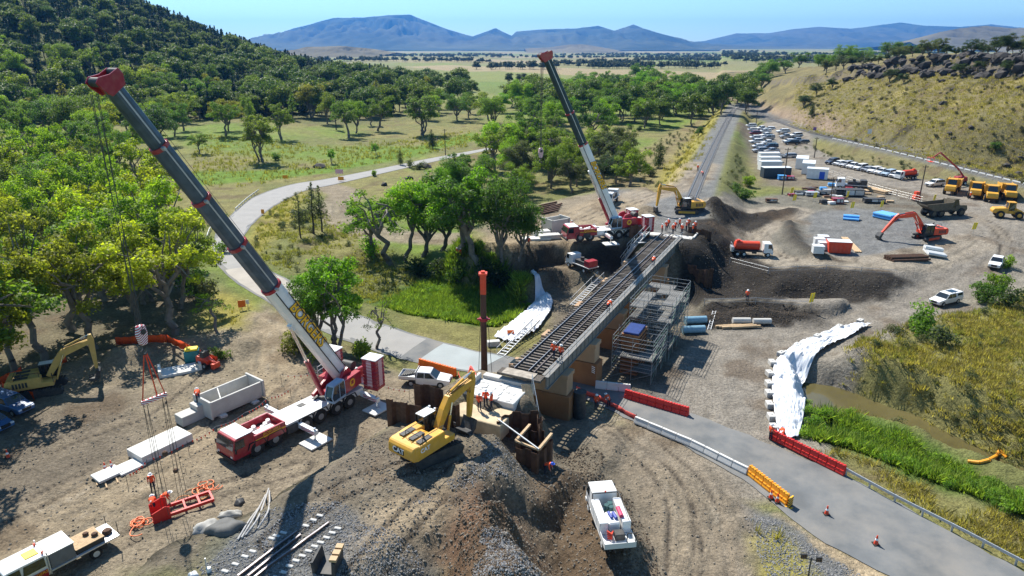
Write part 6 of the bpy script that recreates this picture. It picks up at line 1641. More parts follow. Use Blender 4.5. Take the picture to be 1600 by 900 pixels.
c = on(953, 318); tray_truck(c, R(250), 'white truck parked behind the far crane', M_offwhite, 1.2)
def dump_truck(loc, rz, label, m=M_yel, group=None, load=True):
 o = thing('dump_truck', label, 'dump truck', loc, rz, group)
 b = MB(); b.prism([(2.2, 1.0), (5.0, 1.0), (5.2, 1.5), (4.9, 2.2), (3.9, 2.3), (2.2, 2.2)], -1.1, 1.1); b.build('bonnet', m, o, bevel=.08)
 b = MB(); b.prism([(1.5, 1.6), (3.1, 1.6), (3.2, 2.2), (2.9, 3.4), (1.6, 3.45)], -.95, .95, [0, 0, 0, .12, .12]); b.build('cab_glass', M_glass, o)
 b = MB(); b.box(1.45, 3.05, -.98, .98, 3.452, 3.6); b.box(1.42, 1.55, -.97, .97, 1.5, 3.45); b.box(1.5, 3.1, -1.0, 1.0, 1.2, 1.8); b.build('cab', m, o, bevel=.03)
 b = MB(); b.prism([(1.0, 3.1), (1.3, 3.5), (.9, 1.7), (-3.2, 1.35), (-5.0, 2.5), (-5.2, 2.85)], -1.5, -1.35); b.prism([(1.0, 3.1), (1.3, 3.5), (.9, 1.7), (-3.2, 1.35), (-5.0, 2.5), (-5.2, 2.85)], 1.35, 1.5)
 b.prism([(.9, 1.5), (1.1, 1.5), (1.35, 3.4), (1.2, 3.4)], -1.36, 1.36); b.prism([(.9, 1.5), (.9, 1.75), (-3.2, 1.6), (-5.0, 2.7), (-5.0, 2.45), (-3.2, 1.3)], -1.36, 1.36)
 b.build('dump_body', m, o)
 b = MB(); b.box(-4.2, 1.0, -.5, .5, 1.0, 1.35); b.box(.6, 2.4, -.35, .35, .8, 1.2); b.build('chassis', M_dark, o)
 for x_ in (3.6, -1.3, -3.1):
  for s in (-1, 1): wheel(o, x_, s * 1.15, .85, .62, m, hub=.5)
 return o
a = on(1455, 336); c = on(1470, 337)
dump_truck(c, R(12), 'muddy dark articulated dump truck standing in the yard', mat('muddy_yellow', (.13, .105, .07), .8, var=.3, dirt=.5, dirtcol=(.06, .05, .04)))
for i, (px, py) in enumerate([(1487, 300), (1523, 306), (1546, 311), (1572, 309)]):
 c = on(px, py)
 dump_truck(c, R(232 + 4 * i), ['yellow dump truck parked beside the red boom lift', 'yellow dump truck second in the row from the boom lift', 'yellow dump truck third in the row from the boom lift', 'yellow dump truck at the end of the row, its body full'][i], M_yel, 'parked dump trucks')
def loader(loc, rz, label):
 o = thing('wheel_loader', label, 'loader', loc, rz)
 b = MB(); b.prism([(-3.2, 1.0), (-.6, 1.0), (-.6, 2.0), (-1.0, 2.15), (-3.0, 1.95), (-3.3, 1.5)], -1.0, 1.0); b.build('engine_cover', M_yel, o, bevel=.08)
 b = MB(); b.box(-.55, 1.6, -.55, .55, .9, 1.5); b.build('front_frame', M_yel, o)
 b = MB(); b.prism([(-.6, 1.7), (.7, 1.7), (.8, 2.3), (.6, 3.2), (-.55, 3.2)], -.75, .75, [0, 0, 0, .08, .08]); b.build('cab_glass', M_glass, o)
 b = MB(); b.box(-.65, .75, -.8, .8, 3.202, 3.32)
 for x_, y_ in ((-.55, -.74), (-.55, .74), (.65, -.72), (.65, .72)): b.box(x_ - .05, x_ + .05, y_ - .05, y_ + .05, 1.5, 3.2)
 b.build('cab', M_yel, o)
 for s in (-1, 1):
  b = MB(); b.bar((.9, s * .5, 1.9), (2.3, s * .5, 1.3), .2, .35); b.bar((2.3, s * .5, 1.3), (3.2, s * .5, .6), .2, .3); b.build('lift_arm', M_yel, o)
 b = MB(); b.prism([(3.0, .15), (4.2, .1), (4.2, .2), (3.3, .4), (3.15, 1.0), (3.5, 1.4), (3.3, 1.45), (2.95, 1.0)], -1.45, 1.45); b.build('bucket', M_steel, o)
 for x_ in (1.5, -1.8):
  for s in (-1, 1): wheel(o, x_, s * 1.0, .78, .55, M_yel, hub=.5)
 return o
c = on(1575, 340); loader(c, R(-18), 'yellow wheel loader facing the edge of the yard')
def boom_lift(loc, rz):
 o = thing('boom_lift', 'red knuckle boom lift with raised folded arm beside the dump trucks', 'boom lift', loc, rz)
 b = MB(); b.box(-1.5, 1.5, -1.0, 1.0, .5, 1.1); b.build('chassis', M_dark, o)
 b = MB(); b.prism([(-1.6, 1.1), (1.0, 1.1), (.8, 2.0), (-1.4, 2.1)], -1.1, 1.1); b.build('turret', M_red, o, bevel=.06)
 b = MB(); b.bar((-1.0, 0, 1.9), (1.0, 0, 4.2), .35, .4); b.bar((.9, 0, 4.1), (5.8, 0, 8.0), .32, .4); b.bar((5.8, 0, 8.0), (7.4, 0, 6.6), .2, .28); b.build('arm', M_red, o, bevel=.03)
 b = MB(); b.bar((-.2, .25, 2.0), (.6, .25, 3.6), .12, .12); b.build('cylinder', M_chrome, o)
 b = MB()
 for z_ in (5.7, 6.7):
  for a_, b_ in (((7.3, -1), (8.2, -1)), ((8.2, -1), (8.2, 1)), ((8.2, 1), (7.3, 1)), ((7.3, 1), (7.3, -1))): b.cyl((*a_, z_), (*b_, z_), .04, .04, 5)
 for q in ((7.3, -1), (8.2, -1), (8.2, 1), (7.3, 1)): b.cyl((*q, 5.7), (*q, 6.7), .04, .04, 5)
 b.box(7.3, 8.2, -1, 1, 5.62, 5.7); b.build('basket', M_redor, o)
 for x_ in (1.1, -1.1):
  for s in (-1, 1): wheel(o, x_, s * 1.1, .48, .4, M_offwhite)
 return o
c = on(1497, 288); boom_lift(c, R(172))
# ---------------------------------------------------------------- railway bridge
BRZ = math.atan2(BD[1], BD[0])
def BW(a, b, z=0.0):
 """along the bridge, to its right, height -> world"""
 q = BN + BD * a + BS * b
 return Vector((q[0], q[1], z))
bridge = thing('railway_bridge', 'old single-track railway bridge on rust-stained concrete piers over the road', 'bridge', (BN[0], BN[1], 0), BRZ)
LB = 55.4
def shared(name, me, parent, loc, rz=0):
 o = bpy.data.objects.new(name, me); COL.objects.link(o); o.parent = parent; o.location = loc
 if rz: o.rotation_euler = (0, 0, rz)
 return o
def mesh_of(mb, m, bevel=0, smooth=False):
 o = mb.build('src', m, None, smooth, bevel); me = o.data; bpy.data.objects.remove(o); return me
M_pier = mat('pier_stained_concrete', (0.36, 0.18, 0.08), 0.9, var=0.3, scale=0.8, dirt=0.9, dirtcol=(0.17, 0.06, 0.022), bump=0.35, bscale=6)
M_pierp = mat('pier_pale_concrete', (0.46, 0.31, 0.19), 0.9, var=0.2, scale=0.9, dirt=0.7, dirtcol=(0.20, 0.10, 0.05), bump=0.3, bscale=6)
M_girder = mat('girder_grey_paint', (0.19, 0.185, 0.17), 0.6, var=0.12, scale=1.0, dirt=0.4, dirtcol=(0.20, 0.15, 0.11))
slm = [mesh_of(MB().box(-.12, .12, -2.05 + .06 * k, 1.45 - .05 * k, -.34, -.17), M_timber if k else mat('old_timber_pale', (0.17, 0.15, 0.13), .9, var=.3, scale=6), .015) for k in range(3)]
ns = 88
for i in range(ns):
 shared('sleeper', slm[random.randrange(3)], bridge, (.5 + i * (LB - 1) / ns + random.uniform(-.03, .03), random.uniform(-.05, .05), DECK), random.uniform(-.02, .02))
for y_ in (-.75, .75):
 r = MB(); r.box(0, LB + .6, y_ - .07, y_ + .07, -.168, -.14); r.box(0, LB + .6, y_ - .015, y_ + .015, -.14, -.045); r.box(0, LB + .6, y_ - .036, y_ + .036, -.045, -.003)
 rr = r.build('rail', M_rail, bridge); rr.location = (0, 0, DECK)
 r = MB(); r.box(0, LB + .6, y_ - .03, y_ + .03, -.002, .004); tt = r.build('rail_head', M_railtop, rr)
for y_ in (-1.30,):
 r = MB(); r.box(0, LB, y_ - .05, y_ + .05, -.168, -.05); q = r.build('guard_beam', M_rail, bridge); q.location = (0, 0, DECK)
# girders: right one carries the walkway, seen from the road side
g = MB(); g.box(-.2, LB, -2.72, -2.60, -1.42, -.28); g.box(-.2, LB, -2.86, -2.46, -1.50, -1.42); g.box(-.2, LB, -2.86, -2.30, -.28, -.21)
gr = g.build('side_girder', M_girder, bridge); gr.location = (0, 0, DECK)
g = MB()
for i in range(46): g.box(.4 + i * 1.2, .48 + i * 1.2, -2.80, -2.72, -1.42, -.28)
st = g.build('stiffeners', M_girder, gr); st['kind'] = 'stuff'
for y_ in (-.75, .75):
 g = MB(); g.box(0, LB, y_ - .22, y_ + .22, -1.5, -.342); q = g.build('girder', M_dark, bridge); q.location = (0, 0, DECK)
g = MB()
for z_ in (.12, .60): g.cyl((0, -2.82, z_), (LB, -2.82, z_), .028, .028, 5)
for i in range(24): g.cyl((.3 + i * 2.35, -2.82, -.25), (.3 + i * 2.35, -2.82, .62), .03, .03, 5)
hr = g.build('handrail', M_steel, bridge); hr.location = (0, 0, DECK); hr['kind'] = 'stuff'
for i in range(23):   # narrow walkway boards
 b = MB(); b.box(i * 2.4 + .03, i * 2.4 + 2.37, -2.44, -2.12, -.205, -.16); q = b.build('walkway_board', M_girder, bridge); q.location = (0, 0, DECK)
# piers
for i, a in enumerate((4.2, 12.4, 22.6, 33.0, 43.0)):
 pr = MB(); zt = DECK - 1.51
 pr.box(a - .8, a + .8, -3.4, 2.9, 2.7, zt); p_ = pr.build('pier', M_pierp, bridge, bevel=.05)
 lo = MB(); lo.box(a - .95, a + .95, -3.75, 3.1, -.6, 2.698); lo.build('pier_base', M_pier, p_, bevel=.06)
 cp = MB(); cp.box(a - .92, a + .92, -3.5, 3.0, zt - .45, zt - .002) ; cp.build('pier_cap', M_pierp, p_, bevel=.03)
 mk = MB()
 for k in range(4): mk.add([(a - .98, -3.55 + .02, 1.6 + .22 * k), (a - .98, -3.15, 1.72 + .22 * k), (a - .98, -3.15, 1.82 + .22 * k), (a - .98, -3.55, 1.70 + .22 * k)], [(0, 1, 2, 3)])
 if i == 1: mk.build('hazard_marker', M_letterw, p_)
# far abutment and wing wall
ab = MB(); ab.box(LB - 1.4, LB + 1.6, -3.4, 3.0, -.3, DECK - 1.55); ab.build('abutment', M_pierp, bridge, bevel=.05)
ab = MB(); ab.box(LB - .2, LB + 1.6, -4.3, 3.0, DECK - 1.549, DECK - .4); ab.prism([(LB + .4, DECK - 1.6), (LB + 5.5, DECK - 1.0), (LB + 5.5, DECK - .2), (LB + .4, DECK - .2)], -4.6, -4.302); ab.build('wing_wall', M_conc, bridge)
for k in range(4):
 ab = MB(); ab.box(-1.25 + .3 * k, -.98 + .3 * k, -2.5, 2.0, -.42, -.2); q = ab.build('end_timber', M_timber, bridge); q.location = (0, 0, DECK)
gp = MB(); gp.box(-1.3, -.05, -1.7, 1.5, -.198, -.12); q = gp.build('end_panel', mat('weathered_board', (.33, .29, .24), .9, var=.35, scale=2), bridge); q.location = (0, 0, DECK)
# broken-out near abutment: two concrete steps with rubble
abn = thing('broken_abutment', 'broken-out concrete abutment platform with pale rubble in front of the bridge', 'abutment', (BN[0], BN[1], 0), BRZ)
s_ = MB(); s_.box(-4.6, -1.35, -1.4, 3.6, 4.5, 5.35); s_.build('upper_step', M_concw, abn, bevel=.06)
s_ = MB(); s_.box(-4.5, -.6, -1.5, 3.5, .4, 4.498); s_.build('footing', M_pier, abn)
s_ = MB(); s_.box(-7.6, -4.602, -1.6, 3.6, 3.2, 4.75); s_.build('lower_step', mat('concrete_sandy', (.50, .40, .26), .9, var=.2, scale=1.0, bump=.3), abn, bevel=.06)
s_ = MB(); s_.box(-4.7, -1.3, 3.602, 3.95, 1.0, 5.9); s_.box(-1.34, -.6, -1.6, 3.5, 4.5, 5.7); s_.build('upstand', M_conc, abn, bevel=.04)
rr_ = np.random.RandomState(4)
for k in range(26):
 r = stone_mesh('rubble', M_concw, 500 + k % 5) if k < 5 else None
 if k < 5: RUB = (RUB if k else []) + [r]
 q = shared('rubble', RUB[k % 5], abn, (-4.3 + 2.7 * rr_.rand(), -1.0 + 4.2 * rr_.rand(), 5.36), rr_.rand() * 6.28); sc_ = .15 + .25 * rr_.rand(); q.scale = (sc_ * 1.4, sc_, sc_ * .5)
# sheet piling
def sheet_wall(label, pts, ztop, zbot, name='sheet_pile_wall', step=.62, m=None, rag=.35):
 o = thing(name, label, 'sheet piling', (pts[0][0], pts[0][1], 0))
 ox, oy = pts[0][0], pts[0][1]
 k = 0
 for a, b in zip(pts[:-1], pts[1:]):
  a = Vector((a[0], a[1], 0)); b = Vector((b[0], b[1], 0)); d = (b - a); n = max(1, int(d.length / step)); u = d.normalized(); v = Vector((-u.y, u.x, 0))
  for i in range(n):
   w = d.length / n
   p = a + u * (i * w)
   s = 1 if k % 2 else -1
   mb = MB()
   prof = [(0, 0), (.14 * w, .17 * s), (.86 * w, .17 * s), (w, 0), (w, .02), (.86 * w, .17 * s + .02), (.14 * w, .17 * s + .02), (0, .02)]
   zt = ztop + rag * (random.random() - .5)
   zb = zbot
   vs = [tuple(p + u * x_ + v * y_ - Vector((ox, oy, 0)) + Vector((0, 0, zz))) for zz in (zb, zt) for x_, y_ in prof]
   m8 = len(prof)
   mb.add(vs, [(j, (j + 1) % m8, m8 + (j + 1) % m8, m8 + j) for j in range(m8)] + [tuple(range(m8, 2 * m8))])
   mb.build('sheet_pile', m or M_rust, o); k += 1
 return o
G6 = lambda px, py, z: G(px, py, z)
sheet_wall('rusty sheet pile wall behind the clean yellow excavator', [G6(603, 622, 7.0), G6(648, 632, 7.0), G6(690, 648, 6.6), G6(718, 646, 6.0)], 6.9, 1.0)
sheet_wall('rusty sheet pile wall between the white ute and the excavator', [G6(646, 600, 7.2), G6(672, 602, 7.2), G6(692, 612, 7.0)], 7.1, .5)
wsp = sheet_wall('dark sheet pile cofferdam below the bridge end', [G6(776, 652, 5.4), G6(800, 640, 5.2), G6(842, 645, 5.0), G6(846, 668, 5.0)], 5.0, .5)
cof = sheet_wall('dark sheet pile box with pale cross beams, dug into the slope', [G6(806, 690, 4.6), G6(842, 702, 4.6), G6(862, 678, 4.6), G6(828, 664, 4.6), G6(806, 690, 4.6)], 4.3, .3, 'sheet_pile_box')
sheet_wall('brown sheet pile wall beside the far crane', [G6(984, 352, 8.2), G6(1004, 350, 8.2), G6(1016, 355, 8.0)], 8.0, 3.5)
sheet_wall('blackened sheet pile wall at the far abutment, yard side', [G6(1076, 350, 7.4), G6(1096, 356, 7.2), G6(1112, 362, 7.0)], 7.0, 1.0)
sheet_wall('low dark sheet piles at the foot of the far abutment', [G6(1075, 412, 3.6), G6(1095, 418, 3.6), G6(1115, 422, 3.4)], 3.4, -.2)
def beam_between(name, label, p, q, w, h, m, cat='beam', group=None):
 p = Vector(p); q = Vector(q); b = MB(); c = (p + q) / 2; b.bar(p - c, q - c, w, h); o = b.build(name, m); o.location = c
 return tag(o, label, cat, group)
def P3(px, py, z): g = G(px, py, z); return Vector((g[0], g[1], z))
for (a, b, z, w, lb) in [((806, 689), (842, 703), 4.5, .16, 'pale waler beam along the near side of the sheet pile box'), ((842, 702), (862, 678), 4.5, .22, 'pale waler beam on the outer side of the sheet pile box'), ((806, 689), (828, 664), 4.5, .22, 'pale waler beam on the inner side of the sheet pile box'), ((778, 655), (842, 702), 5.1, .10, 'long thin steel strut lying across the cofferdam')]:
 beam_between('waler_beam', lb, P3(*a, z), P3(*b, z), w, w, M_plank if w > .15 else M_steel)
# gangway down from the deck end
gw = thing('gangway', 'narrow timber gangway with white handrails down from the bridge end', 'gangway', (0, 0, 0))
A_, B_ = P3(822, 600, 5.9), P3(832, 655, 3.4)
for k in range(4):
 o_ = (k - 1.5) * .24; sd3 = Vector((1, 0, 0))
 b = MB(); b.bar(A_ + sd3 * o_, B_ + sd3 * o_, .22, .06); b.build('board', M_plank, gw)
b = MB(); b.tube([A_ + Vector((.55, 0, 1.0)), B_ + Vector((.55, 0, 1.0))], .03, 5)
for t in (0, .33, .66, 1): b.tube([A_.lerp(B_, t) + Vector((.55, 0, 0)), A_.lerp(B_, t) + Vector((.55, 0, 1.0))], .025, 5)
b.build('handrail', M_white, gw)
# tall pile with its red driving head
pl_ = thing('steel_pile', 'tall dark steel pile with orange-red head standing beside the road', 'pile', (-3.1, 69.1, hz(-3.1, 69.1)))
b = MB(); b.cyl((0, 0, 0), (0, 0, 10.4), .38, .30, 12); b.build('shaft', mat('pile_brown', (.07, .035, .025), .6, var=.4, scale=1.0, dirt=.5, dirtcol=(.20, .06, .03)), pl_, smooth=True)
b = MB(); b.box(-.32, .32, -.32, .32, 10.4, 12.6); b.build('driving_head', M_redor, pl_, bevel=.05)
b = MB(); b.box(-.45, .45, -.45, .45, 12.602, 12.8); b.box(-.2, .2, -.2, .2, 12.8, 13.0); b.build('head_cap', M_redor, pl_)
b = MB(); b.cyl((0, 0, 7.3), (0, 0, 7.65), .48, .48, 12); b.box(-.7, .7, -.12, .12, 7.4, 7.55); b.build('collar', M_red, pl_)
b = MB()
for q in ((.9, 0), (-.7, .6)): b.tube([(q[0], q[1], .1), (q[0] * .5, q[1] * .5, 7.4)], .03, 5)
b.build('guy_rope', M_dark, pl_)
# ---------------------------------------------------------------- scaffolding
_TUBE = mesh_of(MB().cyl((0, 0, 0), (0, 0, 1), 1, 1, 6), mat('scaffold_steel', (.26, .27, .27), .5, metal=.3, var=.2))
_TUBEG = mesh_of(MB().cyl((0, 0, 0), (0, 0, 1), 1, 1, 6), mat('scaffold_green', (.16, .24, .19), .5, metal=.3))
def tube_part(name, parent, p, q, r=.03, me=None):
 p = Vector(p); q = Vector(q); d = q - p
 o = bpy.data.objects.new(name, me or _TUBE); COL.objects.link(o); o.parent = parent; o.location = p
 o.rotation_euler = d.to_track_quat('Z', 'Y').to_euler(); o.scale = (r, r, d.length); return o
M_deckb = mat('scaffold_deck_board', (.13, .13, .125), .7, var=.3, dirt=.3)
_PL = mesh_of(MB().box(0, 1, -.11, .11, 0, .05), M_deckb)
def scaffold(label, a0, a1, na, b0, b1, nb, hts, z0=0.0):
 o = thing('scaffold_tower', label, 'scaffold', (*BW(a0, b0)[:2], z0), BRZ)
 A = [ (a1 - a0) * i / na for i in range(na + 1)]; Bv = [-(b1 - b0) * j / nb for j in range(nb + 1)]
 top = hts[-1] + 1.1
 for x_ in A:
  for y_ in Bv: tube_part('standard', o, (x_, y_, 0), (x_, y_, top + random.uniform(-.2, .4)), .032)
 for lv in hts:
  for dz in (0, .5, 1.0):
   for y_ in ((Bv[0], Bv[-1]) if dz else Bv): tube_part('ledger', o, (A[0], y_, lv + dz), (A[-1], y_, lv + dz), .028, _TUBEG if dz == .5 else None)
   for x_ in ((A[0], A[-1]) if dz else A): tube_part('transom', o, (x_, Bv[0], lv + dz + .06), (x_, Bv[-1], lv + dz + .06), .028)
  for i in range(na):
   for j in range(nb):
    if random.random() < (.65 if lv == hts[-1] else .4): continue
    wd = abs(Bv[j + 1] - Bv[j]); npk = max(2, int(wd / .24))
    for k in range(npk):
     q = shared('deck_board', _PL, o, (A[i] + .03, Bv[j] - .12 - k * wd / npk, lv + .1)); q.scale = (A[i + 1] - A[i] - .06, 1, 1)
 for i in range(na):
  for lv0, lv1 in zip([0] + hts[:-1], hts):
   if (i + int(lv0)) % 2 == 0: tube_part('brace', o, (A[i], Bv[-1], lv0), (A[i + 1], Bv[-1], lv1), .025, _TUBEG)
 for j in range(nb):
  tube_part('brace', o, (A[0], Bv[j], .1), (A[0], Bv[j + 1], hts[0]), .025); tube_part('brace', o, (A[-1], Bv[j], hts[0]), (A[-1], Bv[j + 1], hts[-1]), .025, _TUBEG)
 return o
scaffold('tall scaffold tower beside the middle bridge piers', 21.8, 31.5, 5, 4.1, 9.2, 3, [1.3, 3.0, 4.6, 6.0])
scaffold('lower scaffold tower around the orange formwork', 14.6, 21.2, 3, 4.4, 9.0, 2, [1.2, 2.7, 4.1])
fw_ = thing('pier_formwork', 'rust-orange pier formwork wrapped in scaffold, blue sheet on top', 'formwork', (*BW(17.6, 6.0)[:2], 0), BRZ)
b = MB(); b.box(-1.6, 1.6, -1.0, 1.0, 0, 4.9); b.build('form_panel', mat('formwork_brown', (.28, .12, .05), .8, var=.3, scale=1.2), fw_)
for k in range(9):
 b = MB(); b.box(-1.72, 1.72, -1.12, -1.003, .3 + k * .52, .42 + k * .52); b.build('form_waler', M_rust, fw_); b = MB(); b.box(-1.72, -1.603, -1.0, 1.0, .3 + k * .52, .42 + k * .52); b.build('form_waler', M_rust, fw_)
b = MB(); b.box(-1.5, 1.5, -.9, .9, 4.902, 5.15); b.build('top_sheet', mat('sheet_blue', (.012, .035, .16), .5, var=.2), fw_, bevel=.05)
# ---------------------------------------------------------------- railway tracks on the ground
_SLC = mesh_of(MB().box(-.12, .12, -1.25, 1.25, -.1, .1), mat('concrete_sleeper', (.27, .26, .25), .9, var=.2))
def track(name, label, line, zoff, spacing, nsl, gauge=.75, rails=True):
 o = thing(name, label, 'railway track', (line[0][0], line[0][1], 0))
 ox, oy = line[0][0], line[0][1]
 P_ = []; 
 for (x_, y_) in line: P_.append(Vector((x_, y_, hz(x_, y_) + zoff)))
 # resample
 pts = []; acc = 0; 
 for a, b in zip(P_[:-1], P_[1:]):
  L = (b - a).length; t = 0
  while acc <= L: pts.append((a.lerp(b, acc / L), (b - a).normalized())); acc += spacing
  acc -= L
 for p, d in pts[:nsl]:
  shared('sleeper', _SLC, o, (p.x - ox, p.y - oy, p.z - .02), math.atan2(d.y, d.x))
 if len(pts) > nsl:
  mb = MB()
  for p, d in pts[nsl:nsl + 400]:
   mb.m = Matrix.Translation((p.x - ox, p.y - oy, p.z - .02)) @ Matrix.Rotation(math.atan2(d.y, d.x), 4, 'Z'); mb.box(-.12, .12, -1.25, 1.25, -.1, .1)
  q = mb.build('far_sleepers', _SLC.materials[0], o); q['kind'] = 'stuff'
 for s in (-1, 1):
  mb = MB(); mt = MB()
  pr = [p + Vector((-d.y, d.x, 0)) * gauge * s for p, d in pts] 
  st_ = max(1, len(pr) // 120)
  pr = pr[::st_] + [pr[-1]]
  for a, b in zip(pr[:-1], pr[1:]):
   sh = Vector((ox, oy, 0)); mb.bar(a - sh + Vector((0, 0, .16)), b - sh + Vector((0, 0, .16)), .07, .15); mt.bar(a - sh + Vector((0, 0, .24)), b - sh + Vector((0, 0, .24)), .06, .012)
  r_ = mb.build('rail', M_rail, o); mt.build('rail_head', M_railtop, r_)
 return o
def offset_line(line, d):
 out = []
 for i, p in enumerate(line):
  a = line[max(0, i - 1)]; b = line[min(len(line) - 1, i + 1)]
  dx, dy = b[0] - a[0], b[1] - a[1]; L = math.hypot(dx, dy)
  out.append((p[0] - dy / L * d, p[1] + dx / L * d))
 return out
track('railway_track', 'railway track running away from the bridge towards the plain', [p for p in FAR_RAIL[8:]], .12, .65, 180)
track('railway_track', 'second railway track curving along the foot of the dry hill', RAIL2, .12, .7, 160)
# white kerb blocks along the second track
wk = thing('trackside_railing', 'white trackside railing below the second railway', 'railing', (0, 0, 0))
ln = offset_line(RAIL2, -3.4)
dacc = 0
for a, b in zip(ln[:-1], ln[1:]):
 va = Vector((a[0], a[1], hz(*a))); vb = Vector((b[0], b[1], hz(*b)))
 if a[1] < 90 or a[1] > 255: continue
 L = (vb - va).length; n = max(1, int(L / 2.6))
 for i in range(n):
  p = va.lerp(vb, (i + .1) / n); q = va.lerp(vb, (i + .85) / n)
  mb = MB(); mb.bar(p + Vector((0, 0, .45)), q + Vector((0, 0, .45)), .08, .28); mb.bar(p + Vector((0, 0, -.1)), p + Vector((0, 0, .55)), .12, .12); mb.build('panel', M_white, wk)
# ---------------------------------------------------------------- people
def person_mesh(name, J, edges, rad):
 names = list(J); idx = {n: i for i, n in enumerate(names)}
 me = bpy.data.meshes.new(name); me.from_pydata([J[n] for n in names], [(idx[a], idx[b]) for a, b in edges], [])
 o = bpy.data.objects.new(name, me); COL.objects.link(o)
 o.modifiers.new('skin', 'SKIN'); sm = o.modifiers.new('sub', 'SUBSURF'); sm.levels = 1; sm.render_levels = 1
 for n in names:
  sv = me.skin_vertices[0].data[idx[n]]; r = rad[n]; sv.radius = r if isinstance(r, tuple) else (r, r)
  sv.use_root = (n == 'pelvis')
 dg = bpy.context.evaluated_depsgraph_get()
 out = bpy.data.meshes.new_from_object(o.evaluated_get(dg)); bpy.data.objects.remove(o)
 out.materials.clear()
 for m in (M_hivis, M_navy, M_skin, mat('reflective_tape', (.75, .75, .7), .4), M_dark): out.materials.append(m)
 hs = [Vector(J[k]) for k in ('handL', 'handR')]; ft = [Vector(J[k]) for k in ('toeL', 'toeR', 'ankL', 'ankR')]
 pel = Vector(J['pelvis']); neck = Vector(J['neck']); hd = Vector(J['head']); ax = (neck - pel)
 knees = [(Vector(J['hipL']), Vector(J['kneeL'])), (Vector(J['kneeL']), Vector(J['ankL'])), (Vector(J['hipR']), Vector(J['kneeR'])), (Vector(J['kneeR']), Vector(J['ankR']))]
 for p in out.polygons:
  c = p.center; p.use_smooth = True
  t = (c - pel).dot(ax) / ax.length_squared
  k = 0
  dl = min((c - (a + (b - a) * max(0, min(1, (c - a).dot(b - a) / (b - a).length_squared)))).length for a, b in knees)
  dt = (c - (pel + ax * max(0, min(1, t)))).length
  if (c - hd).length < .17 or t > 1.06 and dt < .2: k = 2
  elif min((c - h).length for h in hs) < .11: k = 2
  elif dl < dt and dl < .13 and t < .12: k = 1
  elif .30 < t < .42 and dt < .24: k = 3
  if min((c - f).length for f in ft) < .11: k = 4
  p.material_index = k
 return out
def body(pose):
 J = {'pelvis': (0, 0, .95), 'waist': (0, 0, 1.12), 'chest': (.01, 0, 1.34), 'neck': (0, 0, 1.50), 'head': (.02, 0, 1.62), 'crown': (.02, 0, 1.72), 'nose': (.10, 0, 1.61),
         'shL': (0, .19, 1.43), 'shR': (0, -.19, 1.43), 'elL': (.0, .25, 1.16), 'elR': (0, -.25, 1.16), 'handL': (.10, .24, .92), 'handR': (.10, -.24, .92), 'fgL': (.13, .23, .83), 'fgR': (.13, -.23, .83),
         'hipL': (0, .10, .90), 'hipR': (0, -.10, .90), 'kneeL': (.02, .11, .50), 'kneeR': (.02, -.11, .50), 'ankL': (0, .12, .09), 'ankR': (0, -.12, .09), 'toeL': (.17, .13, .04), 'toeR': (.17, -.13, .04)}
 if pose == 'walk':
  J.update({'kneeL': (.20, .10, .52), 'ankL': (.24, .11, .10), 'toeL': (.41, .11, .05), 'kneeR': (-.05, -.10, .50), 'ankR': (-.27, -.11, .13), 'toeR': (-.12, -.11, .04), 'elL': (-.12, .26, 1.18), 'handL': (-.02, .25, .95), 'fgL': (.04, .24, .88), 'elR': (.12, -.26, 1.18), 'handR': (.30, -.22, 1.05), 'fgR': (.38, -.2, 1.04)})
 if pose == 'bend':
  for k, v in {'waist': (.10, 0, 1.05), 'chest': (.30, 0, 1.13), 'neck': (.45, 0, 1.18), 'head': (.56, 0, 1.20), 'crown': (.66, 0, 1.24), 'nose': (.60, 0, 1.11), 'shL': (.40, .19, 1.13), 'shR': (.40, -.19, 1.13), 'elL': (.45, .23, .86), 'elR': (.45, -.23, .86), 'handL': (.55, .18, .63), 'handR': (.55, -.18, .63), 'fgL': (.58, .16, .55), 'fgR': (.58, -.16, .55), 'pelvis': (-.08, 0, .93), 'hipL': (-.06, .1, .88), 'hipR': (-.06, -.1, .88)}.items(): J[k] = v
 if pose == 'phone':
  J.update({'elR': (.12, -.27, 1.18), 'handR': (.24, -.12, 1.36), 'fgR': (.25, -.06, 1.42), 'elL': (.1, .26, 1.17), 'handL': (.26, .10, 1.30), 'fgL': (.28, .05, 1.36)})
 E_ = [('pelvis', 'waist'), ('waist', 'chest'), ('chest', 'neck'), ('neck', 'head'), ('head', 'crown'), ('head', 'nose'), ('chest', 'shL'), ('chest', 'shR'), ('shL', 'elL'), ('elL', 'handL'), ('handL', 'fgL'), ('shR', 'elR'), ('elR', 'handR'), ('handR', 'fgR'),
          ('pelvis', 'hipL'), ('pelvis', 'hipR'), ('hipL', 'kneeL'), ('kneeL', 'ankL'), ('ankL', 'toeL'), ('hipR', 'kneeR'), ('kneeR', 'ankR'), ('ankR', 'toeR')]
 Rr = {'pelvis': (.16, .12), 'waist': (.16, .12), 'chest': (.19, .14), 'neck': .06, 'head': .10, 'crown': .08, 'nose': .02, 'shL': .085, 'shR': .085, 'elL': .058, 'elR': .058, 'handL': .042, 'handR': .042, 'fgL': .022, 'fgR': .022, 'hipL': .10, 'hipR': .10, 'kneeL': .072, 'kneeR': .072, 'ankL': .05, 'ankR': .05, 'toeL': .045, 'toeR': .045}
 me = person_mesh('body_' + pose, J, E_, Rr)
 c = Vector(J['head']) + (Vector(J['crown']) - Vector(J['head'])) * .45
 hb = MB(); hb.ball((0, 0, 0), .145, 10, .85); hb.cyl((.05, 0, -.03), (.05, 0, -.012), .18, .17, 10)
 return me, c, mesh_of(hb, M_hat, smooth=True)
POSES = {k: body(k) for k in ('stand', 'walk', 'bend', 'phone')}
_HATB = None
